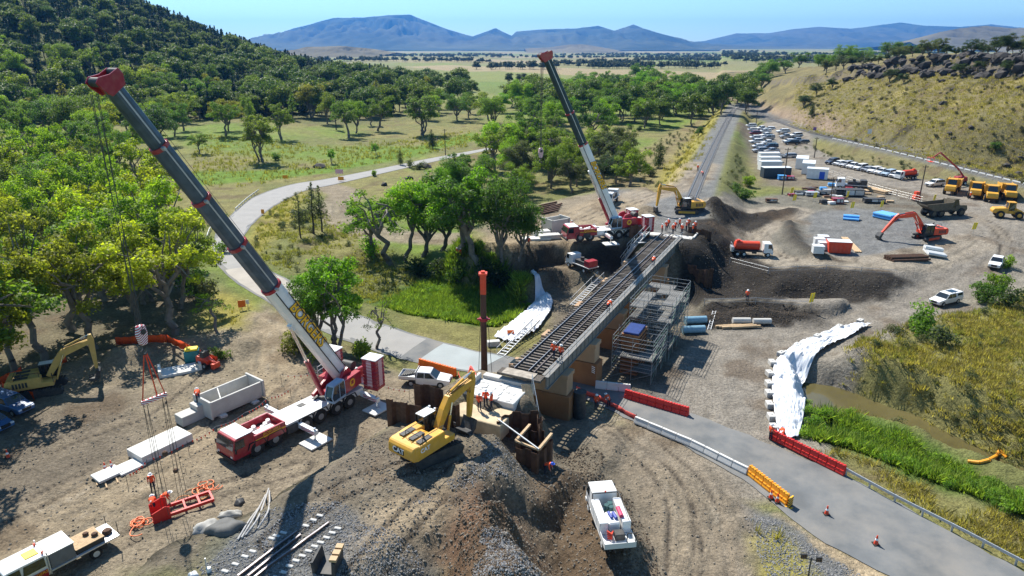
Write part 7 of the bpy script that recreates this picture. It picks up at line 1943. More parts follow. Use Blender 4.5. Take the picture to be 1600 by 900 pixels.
def person(p, rz, label, pose='stand', hat=None, group=None, s=1.03):
 me, c, hm = POSES[pose]
 o = bpy.data.objects.new('person', me); COL.objects.link(o); o.location = (p[0], p[1], p[2] - .01); o.rotation_euler = (0, 0, rz); o.scale = (s,) * 3
 tag(o, label, 'person', group)
 h = bpy.data.objects.new('helmet', hm); COL.objects.link(h); h.parent = o; h.location = c
 if hat: h.material_slots[0].link = 'OBJECT'; h.material_slots[0].material = hat
 return o
def on_deck(px, py, z=DECK - .15): g = G(px, py, z); return Vector((g[0], g[1], z))
person(on_deck(749, 642, 4.76), 1.2, 'worker standing at the left of three on the broken abutment, hands low', 'stand')
person(on_deck(759, 637, 4.76), -1.5, 'tallest of three workers on the broken abutment, looking at papers', 'phone', s=1.08)
person(on_deck(768, 640, 4.76), 2.8, 'worker at the bridge side of three on the broken abutment', 'stand')
person(on_deck(865, 560), 1.1, 'worker in orange jacket walking on the bridge sleepers', 'walk')
person(on_deck(876, 563), 1.1, 'shorter worker beside the walking one on the bridge', 'stand', s=.98)
person(on_deck(950, 487), 1.0, 'worker kneeling low on the bridge beside the rail', 'bend')
person(on_deck(1020, 416), 1.2, 'lone worker on the far half of the bridge by the handrail', 'bend')
for i in range(11):
 px = 1034 + 5.2 * i + 1.5 * (i % 2); py = 366 - 4.5 * (i % 3)
 p = on_deck(px, py, hz(*G(px, py, 6.0)) )
 person(p, i * 1.7, 'orange-clad worker in the group gathered at the far end of the bridge', ('stand', 'phone', 'walk')[i % 3], group='workers at the far bridge end')
person(on(1167, 471), -2.2, 'lone worker standing on the low bench below the dark bank', 'phone')
person(on(240, 768), -1.2, 'worker standing behind the red spreader frame', 'stand')
person(on(241, 802), 2.0, 'worker in blue trousers bending in front of the red spreader frame', 'bend')
person(on(255, 792), .4, 'worker beside the hanging chains inside the spreader frame', 'bend')
person(on(852, 741), -.5, 'worker with blue helmet crouched below the sheet pile box', 'bend', M_hatblue)
person(on(714, 403), .3, 'pair of workers by the gully trees, the one nearer the gum', 'stand'); person(on(720, 404), 2.0, 'pair of workers by the gully trees, the one nearer the far pad', 'walk')
person(on(893, 360), 1.0, 'worker beside the concrete trough near the far crane', 'stand'); person(on(826, 386), 1.6, 'worker at the edge of the far pad by the concrete slabs', 'stand')
person(on(1515, 312), 2.0, 'person walking past the parked dump trucks', 'walk')
person(on(1090, 268), 1.0, 'worker beside the rails on the formation', 'stand'); person(on(1098, 276), 2.0, 'worker bending over the rails on the formation', 'bend')
person(on(1203, 688), .5, 'worker by the end of the red roadside barriers', 'stand'); person(on(1222, 690), 1.5, 'worker sitting low beside the white sheeting', 'bend')
# ---------------------------------------------------------------- barriers, cones, blocks
def barrier_row(name, label, p, q, n, m, group, lug=True, h=.95, endlabel=None):
 p = Vector((*p, 0)) if len(p) == 2 else Vector(p); q = Vector((*q, 0)) if len(q) == 2 else Vector(q)
 d = q - p; w = d.length / n; rz = math.atan2(d.y, d.x)
 mb = MB(); hl = w / 2 - .02
 mb.prism([(-.28, 0), (.28, 0), (.28, .14), (.14, .5), (.12, h), (-.12, h), (-.14, .5), (-.28, .14)], -hl, hl)
 me = mesh_of(mb, m, .025)
 rb = MB()
 for k in range(3): rb.box(-.14, .14, -hl + (k + .3) * 2 * hl / 3, -hl + (k + .62) * 2 * hl / 3, h, h + .035)
 for k in range(2): rb.box(.13, .24, -hl + (k + .5) * hl - .14, -hl + (k + .5) * hl + .14, .22, .46); rb.box(-.24, -.13, -hl + (k + .5) * hl - .14, -hl + (k + .5) * hl + .14, .22, .46)
 rme = mesh_of(rb, m, 0)
 for i in range(n):
  c = p + d * ((i + .5) / n)
  o = bpy.data.objects.new(name, me); COL.objects.link(o); zz = max(hz(c.x, c.y), .045 if sd_line(np.array([c.x]), np.array([c.y]), ROADC_S)[0][0] < 4.8 else -9)
  o.location = (c.x, c.y, zz - .01); o.rotation_euler = (0, 0, rz + PI / 2 + random.uniform(-.02, .02))
  lb = label
  tag(o, lb, 'barrier', group)
  if name == 'concrete_barrier': continue
  s = bpy.data.objects.new('lug', rme); COL.objects.link(s); s.parent = o; s['kind'] = 'stuff'
barrier_row('water_barrier', 'red water-filled barrier in the roadside row below the white sheeting', G(1203, 684), G(1320, 743), 9, M_plred, 'red barriers below the sheeting')
barrier_row('water_barrier', 'red water-filled barrier in the row beside the scaffold', G(976, 621), G(1076, 650), 8, M_plred, 'red barriers beside the scaffold')
barrier_row('water_barrier', 'amber water-filled barrier in the row at the edge of the near road', G(1170, 741), G(1231, 789), 5, M_orangey, 'amber barriers on the near road')
barrier_row('water_barrier', 'orange water-filled barrier in the row beside the white ute', G(655, 572), G(713, 588), 5, M_orange, 'orange barriers by the white ute')
barrier_row('concrete_barrier', 'white concrete road barrier segment along the dirt slope', G(992, 660), G(1080, 697), 4, M_concw, 'concrete barriers along the slope', h=.68)
barrier_row('concrete_barrier', 'white concrete road barrier segment along the dirt slope', G(1080, 697), G(1168, 741), 4, M_concw, 'concrete barriers along the slope', h=.68)
barrier_row('concrete_barrier', 'concrete barrier segment between the bridge piers', G(930, 606), G(985, 612), 3, M_concw, 'concrete barriers at the piers', h=.85)
p = G(1234, 791); bd = MB(); bd.box(-.06, .06, -.32, .32, .08, .95); bd.box(-.3, .3, -.32, .32, 0, .08); o = bd.build('chevron_board', M_chev); o.location = (*p, hz(*p)); o.rotation_euler = (0, 0, R(-50)); tag(o, 'black and yellow chevron board at the end of the amber barriers', 'sign')
_CONE = None
def cone(px, py, label, z=None):
 p = on(px, py); o = thing('traffic_cone', label, 'cone', (p.x, p.y, max(p.z, .05 if z is None else z)))
 b = MB(); b.cyl((0, 0, .05), (0, 0, .8), .17, .04, 12); b.build('cone_body', M_redor, o, smooth=True)
 b = MB(); b.cyl((0, 0, .38), (0, 0, .55), .118, .088, 12, False); b.build('reflective_band', M_letterw, o)
 b = MB(); b.box(-.24, .24, -.24, .24, 0, .05); b.build('cone_base', M_black, o, bevel=.01)
cone(1291, 805, 'traffic cone on the near road close to the amber barriers'); cone(1368, 852, 'traffic cone on the near road close to the sand edge'); cone(1204, 780, 'traffic cone behind the amber barriers, inner one'); cone(1214, 786, 'traffic cone behind the amber barriers, outer one')
cone(165, 735, 'traffic cone beside the flat concrete panels'); cone(175, 732, 'second traffic cone beside the flat concrete panels'); cone(13, 715, 'traffic cone in the tree shade on the pad')
for i, (px, py) in enumerate([(1211, 672), (1207, 655), (1204, 636), (1203, 618), (1203, 603), (1204, 587), (1208, 570), (1222, 556), (1247, 543), (1278, 529), (1312, 514), (1345, 505)]):
 p = on(px, py); b = MB(); b.box(-.5, .5, -.34, .34, 0, .6); b.box(-.12, .12, -.05, .05, .6, .68)
 o = b.build('concrete_block', M_conc, None, bevel=.05); o.location = (p.x - .15, p.y, p.z - .03); o.rotation_euler = (0, 0, .6 + .2 * random.random() if i > 6 else 1.5 + .2 * random.random()); tag(o, 'concrete kerb block holding down the edge of the white sheeting', 'concrete block', 'blocks along the sheeting')
p = on(771, 540); slab('concrete_block', 'concrete block at the foot of the left white sheeting', 'concrete block', p.x, p.y, 1.6, .8, .7, .2, M_conc)
# guard rails
def guardrail(label, pts, side=1):
 P_ = [Vector((*p, max(hz(*p), -.05))) for p in pts]
 o = thing('guardrail', label, 'guardrail', P_[0])
 mb = MB()
 for a, b in zip(P_[:-1], P_[1:]):
  a = a - P_[0]; b = b - P_[0]
  for z_, th in ((.58, .10), (.72, .10)): mb.bar(a + Vector((0, 0, z_)), b + Vector((0, 0, z_)), .06 if z_ < .6 else .07, th)
  mb.bar(a + Vector((0, 0, .65)), b + Vector((0, 0, .65)), .03, .10)
 mb.build('rail_beam', M_steel, o)
 tot = sum((b - a).length for a, b in zip(P_[:-1], P_[1:])); acc = 0; nx = 0
 for a, b in zip(P_[:-1], P_[1:]):
  L = (b - a).length
  while nx <= acc + L:
   q = a.lerp(b, (nx - acc) / L) - P_[0]; b2 = MB(); b2.bar(q + Vector((0, .09, -.2)), q + Vector((0, .09, .74)), .12, .12); b2.build('post', M_steel, o); nx += 2.2
  acc += L
guardrail('long galvanised guardrail along the near road by the dry verge', smooth_line([G(1322, 743), G(1400, 786), G(1500, 837), G(1600, 890), G(1680, 930)], 4))
guardrail('short guardrail on the outside of the far bend', smooth_line([G(368, 330), G(388, 312), G(405, 300)], 3)); guardrail('guardrail beside the bend near the wood', smooth_line([G(320, 388), G(328, 362), G(340, 345)], 3))
# ---------------------------------------------------------------- white geotextile sheets
def sheet(name, label, Lp, Rp, nu=40, nv=14, lift=.10, fold=.38, seed=3, z0=None):
 Ls = smooth_line(Lp, 18); Rs = smooth_line(Rp, 18); nv *= 2
 n = min(len(Ls), len(Rs)); vs = []
 for i in range(n):
  for j in range(nv + 1):
   t = j / nv; x_ = Ls[i][0] + (Rs[i][0] - Ls[i][0]) * t; y_ = Ls[i][1] + (Rs[i][1] - Ls[i][1]) * t
   vs.append((x_, y_))
 V = np.array(vs); z = H(V[:, 0], V[:, 1])
 fold = fold * (0.5 + 1.1 * vnoise(V[:, 0] / 2, V[:, 1] / 2, seed)); fz = fbm(V[:, 0] / .8 + V[:, 1] / 3.0, V[:, 1] / .9 - V[:, 0] / 4, seed, 3)
 f2 = fbm(V[:, 0] / .35 - V[:, 1] / 1.5, V[:, 1] / .4 + V[:, 0] / 2, seed + 5, 2)
 z = np.maximum(z, -2.2) + lift + fold * (1 - abs(2 * fz - 1) ** .7 * 1.2) + .16 * (1 - abs(2 * f2 - 1))
 me = np_mesh(name, np.stack([V[:, 0], V[:, 1], z], 1), grid_faces(n, nv + 1), M_tarp); me.polygons.foreach_set('use_smooth', np.ones(len(me.polygons), bool))
 o = bpy.data.objects.new(name, me); COL.objects.link(o); md = o.modifiers.new('thick', 'SOLIDIFY'); md.thickness = .02
 return tag(o, label, 'sheeting')
sheet('geotextile_sheet', 'crumpled white geotextile sheet on the creek bank beside the haul road', [G(1216, 690, 0), G(1208, 640, 0), G(1206, 596, 0), G(1216, 562, 0), G(1260, 534, 0), G(1310, 514, 0), G(1352, 503, .4)], [G(1246, 692, -.5), G(1254, 660, -1.5), G(1256, 622, -1.5), G(1256, 588, -.6), G(1284, 550, 0), G(1330, 522, .3), G(1362, 503, .4)], nv=22)
sheet('geotextile_sheet', 'white geotextile sheet curving round the reeds left of the bridge', [G(772, 532, -.3), G(800, 515, -1.0), G(826, 492, -1.2), G(836, 470, -1), G(822, 446, -.5)], [G(800, 538, .0), G(835, 520, 0), G(858, 492, .1), G(862, 468, .2), G(838, 446, .4)], nv=16, seed=9)
# ---------------------------------------------------------------- precast concrete on the pad
CRZ = math.atan2(-.8, -.6)
def trough(label, loc, rz, L, W_, Hh, th=.22, m=M_conc, struts=True):
 o = thing('culvert_unit', label, 'culvert', loc, rz)
 b = MB(); b.box(-L / 2, L / 2, -W_ / 2, W_ / 2, .0, th); b.build('base_slab', m, o)
 for s in (-1, 1):
  b = MB(); b.box(-L / 2, L / 2, s * W_ / 2 - th / 2, s * W_ / 2 + th / 2, th + .002, Hh); b.build('side_wall', m, o, bevel=.02)
 b = MB(); b.box(L / 2, L / 2 + th, -W_ / 2 - .3, W_ / 2 + .3, 0, Hh + .15); b.build('head_wall', m, o, bevel=.02)
 b = MB(); b.box(-L / 2 - th, -L / 2, -W_ / 2 - .3, W_ / 2 + .3, 0, Hh + .15); b.build('head_wall', m, o, bevel=.02)
 if struts:
  b = MB(); b.bar((L * .1, -W_ / 2, Hh - .1), (L * .3, W_ / 2, Hh - .1), .1, .12); b.build('strut', M_concw, o)
 return o
p = on(362, 634); trough('long grey concrete trough with head walls beside the crane', (p.x, p.y, p.z + .25), CRZ, 5.6, 2.5, 1.75)
def dunnage(p, rz, off):
 pass
for i, dx in enumerate((-1.8, 1.8)):
 q = Vector((p.x, p.y, 0)) + Matrix.Rotation(CRZ, 3, 'Z') @ Vector((dx, 0, 0)); slab('support_block', 'pale concrete support under the long trough, ' + ('cab end' if i else 'road end'), 'block', q.x, q.y, .7, 3.4, .28, CRZ, M_concw)
p = on(302, 655); o = thing('stepped_block', 'stepped grey concrete block next to the long trough', 'concrete block', (p.x, p.y, p.z), CRZ)
b = MB(); b.box(-1.6, 1.4, -.7, .7, 0, 1.0); b.build('lower_block', M_conc, o, bevel=.03); b = MB(); b.box(-1.6, -.2, -.7, .7, 1.002, 1.5); b.build('upper_block', M_conc, o, bevel=.03)
person(Vector((p.x, p.y, p.z)) + Matrix.Rotation(CRZ, 3, 'Z') @ Vector((-.8, 0, 1.5)), 2.0, 'worker bending on top of the stepped concrete block', 'bend')
p = on(252, 700); slab('precast_slab', 'big pale flat concrete slab lying on the pad', 'concrete slab', p.x, p.y, 4.8, 2.5, .75, CRZ + .05, M_concw)
p = on(168, 742); slab('flat_concrete_piece', 'small white concrete panel on timber bearers, nearest the tree shade', 'concrete panel', p.x, p.y, 2.0, 1.7, .22, CRZ, M_concw)
p = on(202, 730); slab('flat_concrete_piece', 'small white concrete panel next to the big pale slab', 'concrete panel', p.x, p.y, 2.1, 1.8, .18, CRZ, M_concw)
for k, (px, py) in enumerate([(150, 752), (165, 756), (182, 748)]):
 p = on(px, py); slab('timber_bearer', 'timber bearer sticking out under the small white panel', 'timber', p.x, p.y, 1.6, .12, .12, CRZ + 1.3, M_plank, group='bearers under the panel')
p = on(282, 580); o = thing('precast_channel', 'L-shaped pale concrete channel lying by the teal tank', 'concrete channel', (p.x, p.y, p.z), .5)
b = MB(); b.box(-2.2, 2.2, -1.1, 1.1, .0, .3); b.build('base', M_concw, o, bevel=.02); b = MB(); b.box(-2.2, -1.9, -1.1, 1.1, .302, .9); b.build('upstand', M_concw, o); b = MB(); b.box(1.9, 2.2, -1.1, 1.1, .302, .9); b.build('upstand', M_concw, o)
# far pad concrete
p = on(868, 362); trough('grey concrete box unit standing at the far pad', (p.x, p.y, p.z), R(35), 3.6, 2.4, 2.4, .2, M_conc, False)
for i, (px, py, lx, ly, h) in enumerate([(838, 374, 4.6, 1.8, .35), (858, 372, 3.6, 1.6, .7), (845, 368, 3.0, 1.5, .9)]):
 p = on(px, py); slab('precast_slab', ['flat pale slab at the edge of the far pad', 'grey slab stack in front of the concrete box unit', 'pale block behind the flat slabs on the far pad'][i], 'concrete slab', p.x, p.y, lx, ly, h, .15 + .1 * i, M_concw if i != 1 else M_conc)
for k in range(9):
 a = on(826 + 4 * k, 336 - 3.2 * (k % 5)); b = on(862 + 2 * k, 330 - 3.2 * (k % 5)); beam_between('steel_beam', 'rusty beam in the stack laid out on the far pad', a + Vector((0, 0, .15 + .02 * k)), b + Vector((0, 0, .15 + .02 * k)), .25, .3, M_rust, 'beam', 'beams on the far pad')
# ---------------------------------------------------------------- lifting gear under the big crane
RA = Vector((TIPA.x, TIPA.y, 0))
udir = Vector((TIPA.x + 17.6, TIPA.y - 62.8, 0)).normalized()
RA = RA + udir * 1.1
lb_ = thing('lifting_beam', 'red and white lifting beam hung on red slings under the striped hook block', 'lifting beam', (RA.x, RA.y, 11.4), .9)
b = MB(); b.bar((-.9, 0, 0), (.9, 0, 0), .16, .3); b.build('beam', M_stripe, lb_)
b = MB()
for x_ in (-.8, .8): b.bar((x_, 0, .1), (x_ * .12, 0, 3.6), .10, .05)
b.bar((.3, .15, .1), (0, 0, 3.6), .08, .05); b.build('sling', M_redor, lb_)
b = MB()
for x_ in (-.8, -.55, .55, .8):
 for y_ in (-.25, .25): b.cyl((x_, 0, -.1), (x_ * 1.0, y_ * 2.2, -9.4), .018, .018, 4)
b.build('chain', M_dark, lb_)
b = MB(); b.ball((0, 0, -4.6), .22, 8); b.ball((.5, 0, -6.4), .2, 8); b.build('chain_block', M_rust, lb_)
sp_ = on(262, 803); sf = thing('spreader_frame', 'red spreader frame lying open on the pad under the hanging chains', 'spreader frame', sp_, .62); sf.scale = (.8, .8, .8)
b = MB(); b.prism([(-1.4, 0), (.2, 0), (.2, 1.3), (-.2, 1.5), (-1.4, 1.1)], -.95, -.85); b.prism([(-1.4, 0), (.2, 0), (.2, 1.3), (-.2, 1.5), (-1.4, 1.1)], .85, .95); b.box(-1.4, .2, -.85, .85, 0, .12); b.build('end_plate', M_plred, sf)
b = MB()
for a_, c_ in (((.2, -.8), (4.2, -.8)), ((.2, .8), (4.2, .8))): b.bar((*a_, .35), (*c_, .35), .22, .32)
b.build('side_beam', M_plred, sf)
for x_ in (1.6, 2.9, 4.1):
 b = MB(); b.bar((x_, -.7, .35), (x_, .7, .35), .2, .3); b.build('cross_beam', M_plred, sf)
def slings(px, py, label, n=7, m=M_orange, spread=1.2):
 p = on(px, py); o = thing('webbing_slings', label, 'slings', p)
 for k in range(n):
  pts = []; x_ = random.uniform(-.3, .3); y_ = random.uniform(-.3, .3); a = random.random() * 6.28; cv = random.choice((-.75, .7, .45))
  for j in range(9):
   pts.append((x_, y_, .06 + .05 * k * .5 + .05 * random.random())); a += cv + random.uniform(-.3, .3); x_ += .24 * math.cos(a) * spread; y_ += .24 * math.sin(a) * spread
  b = MB(); b.tube(pts, .04, 6); b.build('sling', m, o)
slings(225, 820, 'tangle of orange slings in front of the spreader frame', 8); slings(320, 762, 'orange slings heaped at the far end of the spreader frame', 8, M_orange, 1.0); slings(300, 780, 'orange sling trailing beside the spreader frame', 4, mat('sling_tan', (.55, .25, .08), .7))
# ---------------------------------------------------------------- small things on the pad
def lump(name, label, cat, px, py, sx, sy, sz, m, rz=0, seed=1):
 p = on(px, py); rs = np.random.RandomState(seed)
 bm = bmesh.new(); bmesh.ops.create_icosphere(bm, subdivisions=3, radius=1)
 for v in bm.verts:
  d = 1 + .25 * (float(vnoise(v.co.x * 2 + seed, v.co.y * 2)) - .5) + .2 * math.sin(v.co.x * 4 + seed) * math.cos(v.co.y * 5); v.co *= d; v.co.z = max(v.co.z, -.1)
 me = bpy.data.meshes.new(name); bm.to_mesh(me); bm.free(); me.materials.append(m); me.polygons.foreach_set('use_smooth', np.ones(len(me.polygons), bool))
 o = bpy.data.objects.new(name, me); COL.objects.link(o); o.location = p; o.scale = (sx, sy, sz); o.rotation_euler = (0, 0, rz); return tag(o, label, cat)
lump('tarpaulin', 'crumpled pale grey tarpaulin on the ballast slope', 'tarpaulin', 322, 828, .9, .7, .55, mat('tarp_pale', (.36, .35, .32), .8, var=.2), .3, 3)
lump('tarpaulin', 'dark grey tarpaulin heaped over a load', 'tarpaulin', 355, 828, 1.25, .8, .6, mat('tarp_dark', (.10, .10, .095), .7, var=.2), .2, 5)
lump('tarpaulin', 'pale sheet folded behind the dark tarpaulin', 'tarpaulin', 360, 805, .9, .4, .4, mat('tarp_pale', (.3, .3, .3), .8), .1, 8)
lump('tarpaulin', 'small dark bag between the tarpaulins and the crane', 'bag', 374, 786, .4, .5, .35, M_dark, .1, 9)
pp = thing('plastic_pipes', 'bundle of long pale plastic pipes lying on the ballast slope', 'pipes', (0, 0, 0))
for i, (a, m_, b) in enumerate([((372, 845), (390, 815), (405, 795)), ((378, 842), (400, 805), (415, 775)), ((384, 838), (405, 808), (420, 765)), ((403, 828), (420, 798), (421, 768))]):
 pts = [on(*q) + Vector((0, 0, .1)) for q in (a, m_, b)]; pts = [Vector(q) for q in smooth_line([tuple(q) for q in pts], 5)]
 mb = MB(); mb.tube(pts, .065, 8); mb.build('pipe', mat('pipe_grey', (.38, .37, .36), .6), pp, smooth=True)
# dismantled rails and sleepers on the near formation
for i, (a, b, lb) in enumerate([((372, 903), (464, 833), 'dismantled rail on the ballast, inner one of the close pair'), ((388, 903), (470, 838), 'dismantled rail on the ballast, outer one of the close pair'), ((398, 905), (514, 819), 'long single dismantled rail lying on the ballast')]):
 A_ = on(*a); B_ = on(*b); pts = [A_.lerp(B_, t / 6) for t in range(7)]
 o = thing('loose_rail', lb, 'rail', A_)
 mb = MB(); mt = MB()
 for k in range(6):
  u_ = pts[k] - A_; v_ = pts[k + 1] - A_; zz = Vector((0, 0, max(0, hz(pts[k].x, pts[k].y) - pts[k].z) + .12)); zw = Vector((0, 0, max(0, hz(pts[k + 1].x, pts[k + 1].y) - pts[k + 1].z) + .12))
  mb.bar(u_ + zz, v_ + zw, .13, .16); mt.bar(u_ + zz + Vector((0, 0, .085)), v_ + zw + Vector((0, 0, .085)), .075, .012)
 r_ = mb.build('rail_web', M_rail, o); mt.build('rail_head', mat('loose_rail_top', (.20, .19, .21), .4, metal=.5), r_)
for i, t in enumerate(np.linspace(.02, .98, 11)):
 A_ = Vector((*G(430, 905, 5), 0)); B_ = Vector((*G(530, 826, 5), 0)); q = A_.lerp(B_, t)
 slab('sleeper_end', 'pale sleeper end showing in the ballast beside the long loose rail', 'sleeper', q.x, q.y, .5, .22, .12, .95 - 1.2, M_conc, group='sleeper ends in the ballast')
for i, (px, py) in enumerate([(352, 893), (368, 882), (383, 870), (395, 862), (432, 838), (443, 833), (478, 822), (490, 813), (500, 806), (425, 842)]):
 p = on(px, py); slab('sleeper_end', 'pale sleeper end showing in the ballast beside the close pair of rails', 'sleeper', p.x, p.y, .5, .22, .11, -.3, M_conc, group='sleeper ends by the pair')
p = on(513, 885); o = thing('digger_bucket', 'rusty excavator bucket standing on the ballast', 'bucket', p, -.1)
b = MB(); b.prism([(-.7, 0), (.7, 0), (.75, .9), (.55, 1.0), (.5, .15), (-.5, .15), (-.6, .95), (-.75, .9)], -.8, .8); b.build('shell', M_dark, o)
for y_ in (-.55, 0, .55): b = MB(); b.box(.4, .85, y_ - .2, y_ + .2, 1.0, 1.18); b.build('tooth', mat('worn_steel_tan', (.42, .28, .14), .6), o)
p = on(324, 893); o = thing('marker_post', 'grey post with white base on the ballast edge', 'post', p); b = MB(); b.cyl((0, 0, 0), (0, 0, 1.0), .04, .04, 6); b.build('post', M_steel, o); b = MB(); b.cyl((.12, 0, 0), (.12, 0, .3), .16, .14, 10); b.build('base', M_offwhite, o)
p = on(302, 900); lump('white_bag', 'white bag at the bottom of the ballast slope', 'bag', 302, 900, .3, .25, .25, M_white, 0, 4)
def bunting(label, pts, zoff=1.0, n=6):
 o = thing('bunting_line', label, 'bunting', (0, 0, 0)); P_ = [on(*q) for q in pts]
 for i, p in enumerate(P_):
  b = MB(); b.cyl(p, p + Vector((0, 0, 1.15)), .02, .02, 5); b.build('stake', M_dark, o)
 for a, c in zip(P_[:-1], P_[1:]):
  pts_ = [a.lerp(c, t / n) + Vector((0, 0, 1.1 - .25 * math.sin(PI * t / n))) for t in range(n + 1)]
  b = MB(); b.tube(pts_, .012, 4); b.build('line', M_offwhite, o)
  for q in pts_[1:-1]: b = MB(); b.add([q, q + Vector((.16, .05, 0)), q + Vector((.08, .03, -.3))], [(0, 1, 2)]); b.build('flag', M_redor, o)
bunting('bunting line with red flags between the big slab and the crane', [(200, 760), (232, 735), (295, 706), (340, 682), (385, 660), (420, 636), (455, 622)], n=7)
bunting('bunting line with red flags behind the red counterweights', [(440, 600), (500, 595), (590, 612), (640, 625)], n=6)
def mesh_fence(label, pts, h=1.0, m=M_mesh):
 o = thing('mesh_fence', label, 'fence', (0, 0, 0)); P_ = [on(*q) for q in pts]
 for a, c in zip(P_[:-1], P_[1:]):
  n = max(3, int((c - a).length / .5)); vs = []
  for i in range(n + 1):
   q = a.lerp(c, i / n); zz = hz(q.x, q.y); sag = .08 * math.sin(i * 1.9) + .06 * math.sin(i * .7)
   vs += [(q.x + sag, q.y + sag, zz + .08), (q.x, q.y, zz + h - .12 * math.sin(PI * i / n) + .03 * math.sin(i * 2.3))]
  me = np_mesh('mesh', vs, np.array([(2 * i, 2 * i + 2, 2 * i + 3, 2 * i + 1) for i in range(n)]), m); q_ = bpy.data.objects.new('mesh_panel', me); COL.objects.link(q_); q_.parent = o; md = q_.modifiers.new('thick', 'SOLIDIFY'); md.thickness = .012
 for p in P_: b = MB(); b.cyl(p, p + Vector((0, 0, h + .15)), .025, .025, 5); b.build('post', M_dark, o)
mesh_fence('long bright orange mesh fence at the foot of the wood', [(182, 540), (215, 538), (262, 536), (292, 549), (318, 562), (342, 572)], 1.15)
mesh_fence('orange mesh fence behind the blue cars', [(-10, 606), (15, 597), (36, 586)], 1.1); mesh_fence('orange mesh fence in front of the faded excavator', [(5, 610), (30, 618), (55, 626)], 1.0); mesh_fence('scrap of orange mesh behind the faded excavator\'s stick', [(85, 574), (105, 566)], .9)
mesh_fence('low red mesh along the road below the near pier', [(900, 612), (935, 626), (965, 642), (994, 658)], .7, mat('mesh_pink', (.75, .12, .10), .7, var=.2)); mesh_fence('pink mesh beside the orange barriers', [(716, 590), (745, 598)], .8, mat('mesh_pink', (.75, .12, .10), .7))
p = on(302, 565); o = thing('generator', 'teal generator with yellow tank on top at the end of the mesh fence', 'generator', p, .3)
b = MB(); b.box(-.8, .8, -.6, .6, .15, 1.5); b.build('housing', M_teal, o, bevel=.04); b = MB(); b.box(-.7, .7, -.5, .5, 1.502, 1.75); b.build('tank', M_yflag, o, bevel=.05); b = MB(); b.box(-.85, .85, -.65, .65, 0, .15); b.build('skid', M_dark, o)
p = on(322, 572); o = thing('skid_loader', 'small red machine beside the teal generator', 'machine', p, -.4)
b = MB(); b.prism([(-.9, .35), (.6, .35), (.8, .9), (.3, 1.2), (-.9, 1.3)], -.5, .5); b.build('body', M_redor, o, bevel=.05); b = MB(); b.bar((.3, 0, 1.1), (1.5, 0, .7), .3, .2); b.box(1.3, 1.7, -.5, .5, .1, .7); b.build('arm', M_redor, o); b = MB(); b.box(-.2, .3, -.45, .45, 1.2, 1.9); b.build('cab', M_dark, o)
for x_ in (-.5, .45):
 for s in (-1, 1): wheel(o, x_, s * .6, .35, .25)
# solar light board at the bottom right
p = on(1262, 905); o = thing('warning_light_board', 'black warning light board on a post beside the gravel', 'sign', p, 0)
b = MB(); b.cyl((0, 0, 0), (0, 0, 1.9), .05, .05, 6); b.bar((-.55, 0, 1.85), (.55, 0, 1.6), .05, .06); b.build('post', M_dark, o)
for s, z_ in ((-.55, 2.0), (.55, 1.72)):
 b = MB(); b.box(s - .2, s + .2, -.06, .06, z_ - .18, z_ + .18); f_ = b.build('light_panel', M_blackpl, o)
 for i in range(3):
  for j in range(2): b = MB(); b.cyl((s - .12 + .12 * i, -.065, z_ - .08 + .16 * j), (s - .12 + .12 * i, -.08, z_ - .08 + .16 * j), .045, .045, 8); b.build('lamp', mat('lamp_brown', (.25, .12, .05), .4), f_)
b = MB(); pts = [on(x_, y_) + Vector((0, 0, .1)) for x_, y_ in [(1512, 722), (1530, 724), (1545, 720), (1556, 715), (1562, 705), (1572, 716)]]
for q in pts: q.z = max(q.z, -2.15)
o = MB().tube([q - pts[0] for q in pts], .16, 8).build('floating_boom', M_orangey, None, smooth=True); o.location = pts[0]; tag(o, 'yellow floating boom across the creek by the reeds', 'floating boom')
p = on(905, 652); o = MB().cyl((0, 0, 0), (0, 0, 2.9), .62, .62, 16).cyl((0, 0, 2.9), (0, 0, 2.96), .66, .66, 16).build('pipe_casing', M_dark, None, smooth=True); o.location = p; tag(o, 'upright black pipe casing beside the near pier', 'pipe')
for px, py, s in [(930, 645, 1), (951, 640, .9), (935, 635, 1)]:
 pass
person(on(931, 640), 1.0, 'worker by the black pipe casing, nearer the pier', 'stand'); person(on(951, 636), 2.0, 'worker by the black pipe casing, nearer the red mesh', 'bend')
# creek-side ladder, logs and pipes under the far bank
lad = thing('ladder', 'aluminium ladder leaning on the low dark bank', 'ladder', (0, 0, 0)); A_ = on(1108, 515); B_ = on(1116, 488) + Vector((0, 0, .2))
b = MB()
for s in (-.22, .22): b.bar(A_ + Vector((s, 0, 0)), B_ + Vector((s, 0, 0)), .06, .08)
for t in np.linspace(.08, .95, 9): b.bar(A_.lerp(B_, t) - Vector((.22, 0, 0)), A_.lerp(B_, t) + Vector((.22, 0, 0)), .05, .05)
b.build('frame', M_white, lad)
for i in range(6): beam_between('timber_log', 'timber lying at the foot of the low dark bank', on(1118 + 5 * i, 512 + (i % 3)) + Vector((0, 0, .2)), on(1158 + 6 * i, 510 + (i % 3)) + Vector((0, 0, .25)), .25, .25, M_plank, 'timber', 'timbers by the bank')
for i, (px, py) in enumerate([(1158, 505), (1190, 506)]):
 p = on(px, py); o = MB().cyl((-1.2, 0, .4), (1.2, 0, .4), .4, .4, 12).build('concrete_pipe', M_conc, None, smooth=True); o.location = p; tag(o, ['short concrete pipe lying on the timbers', 'short concrete pipe past the end of the timbers'][i], 'pipe')
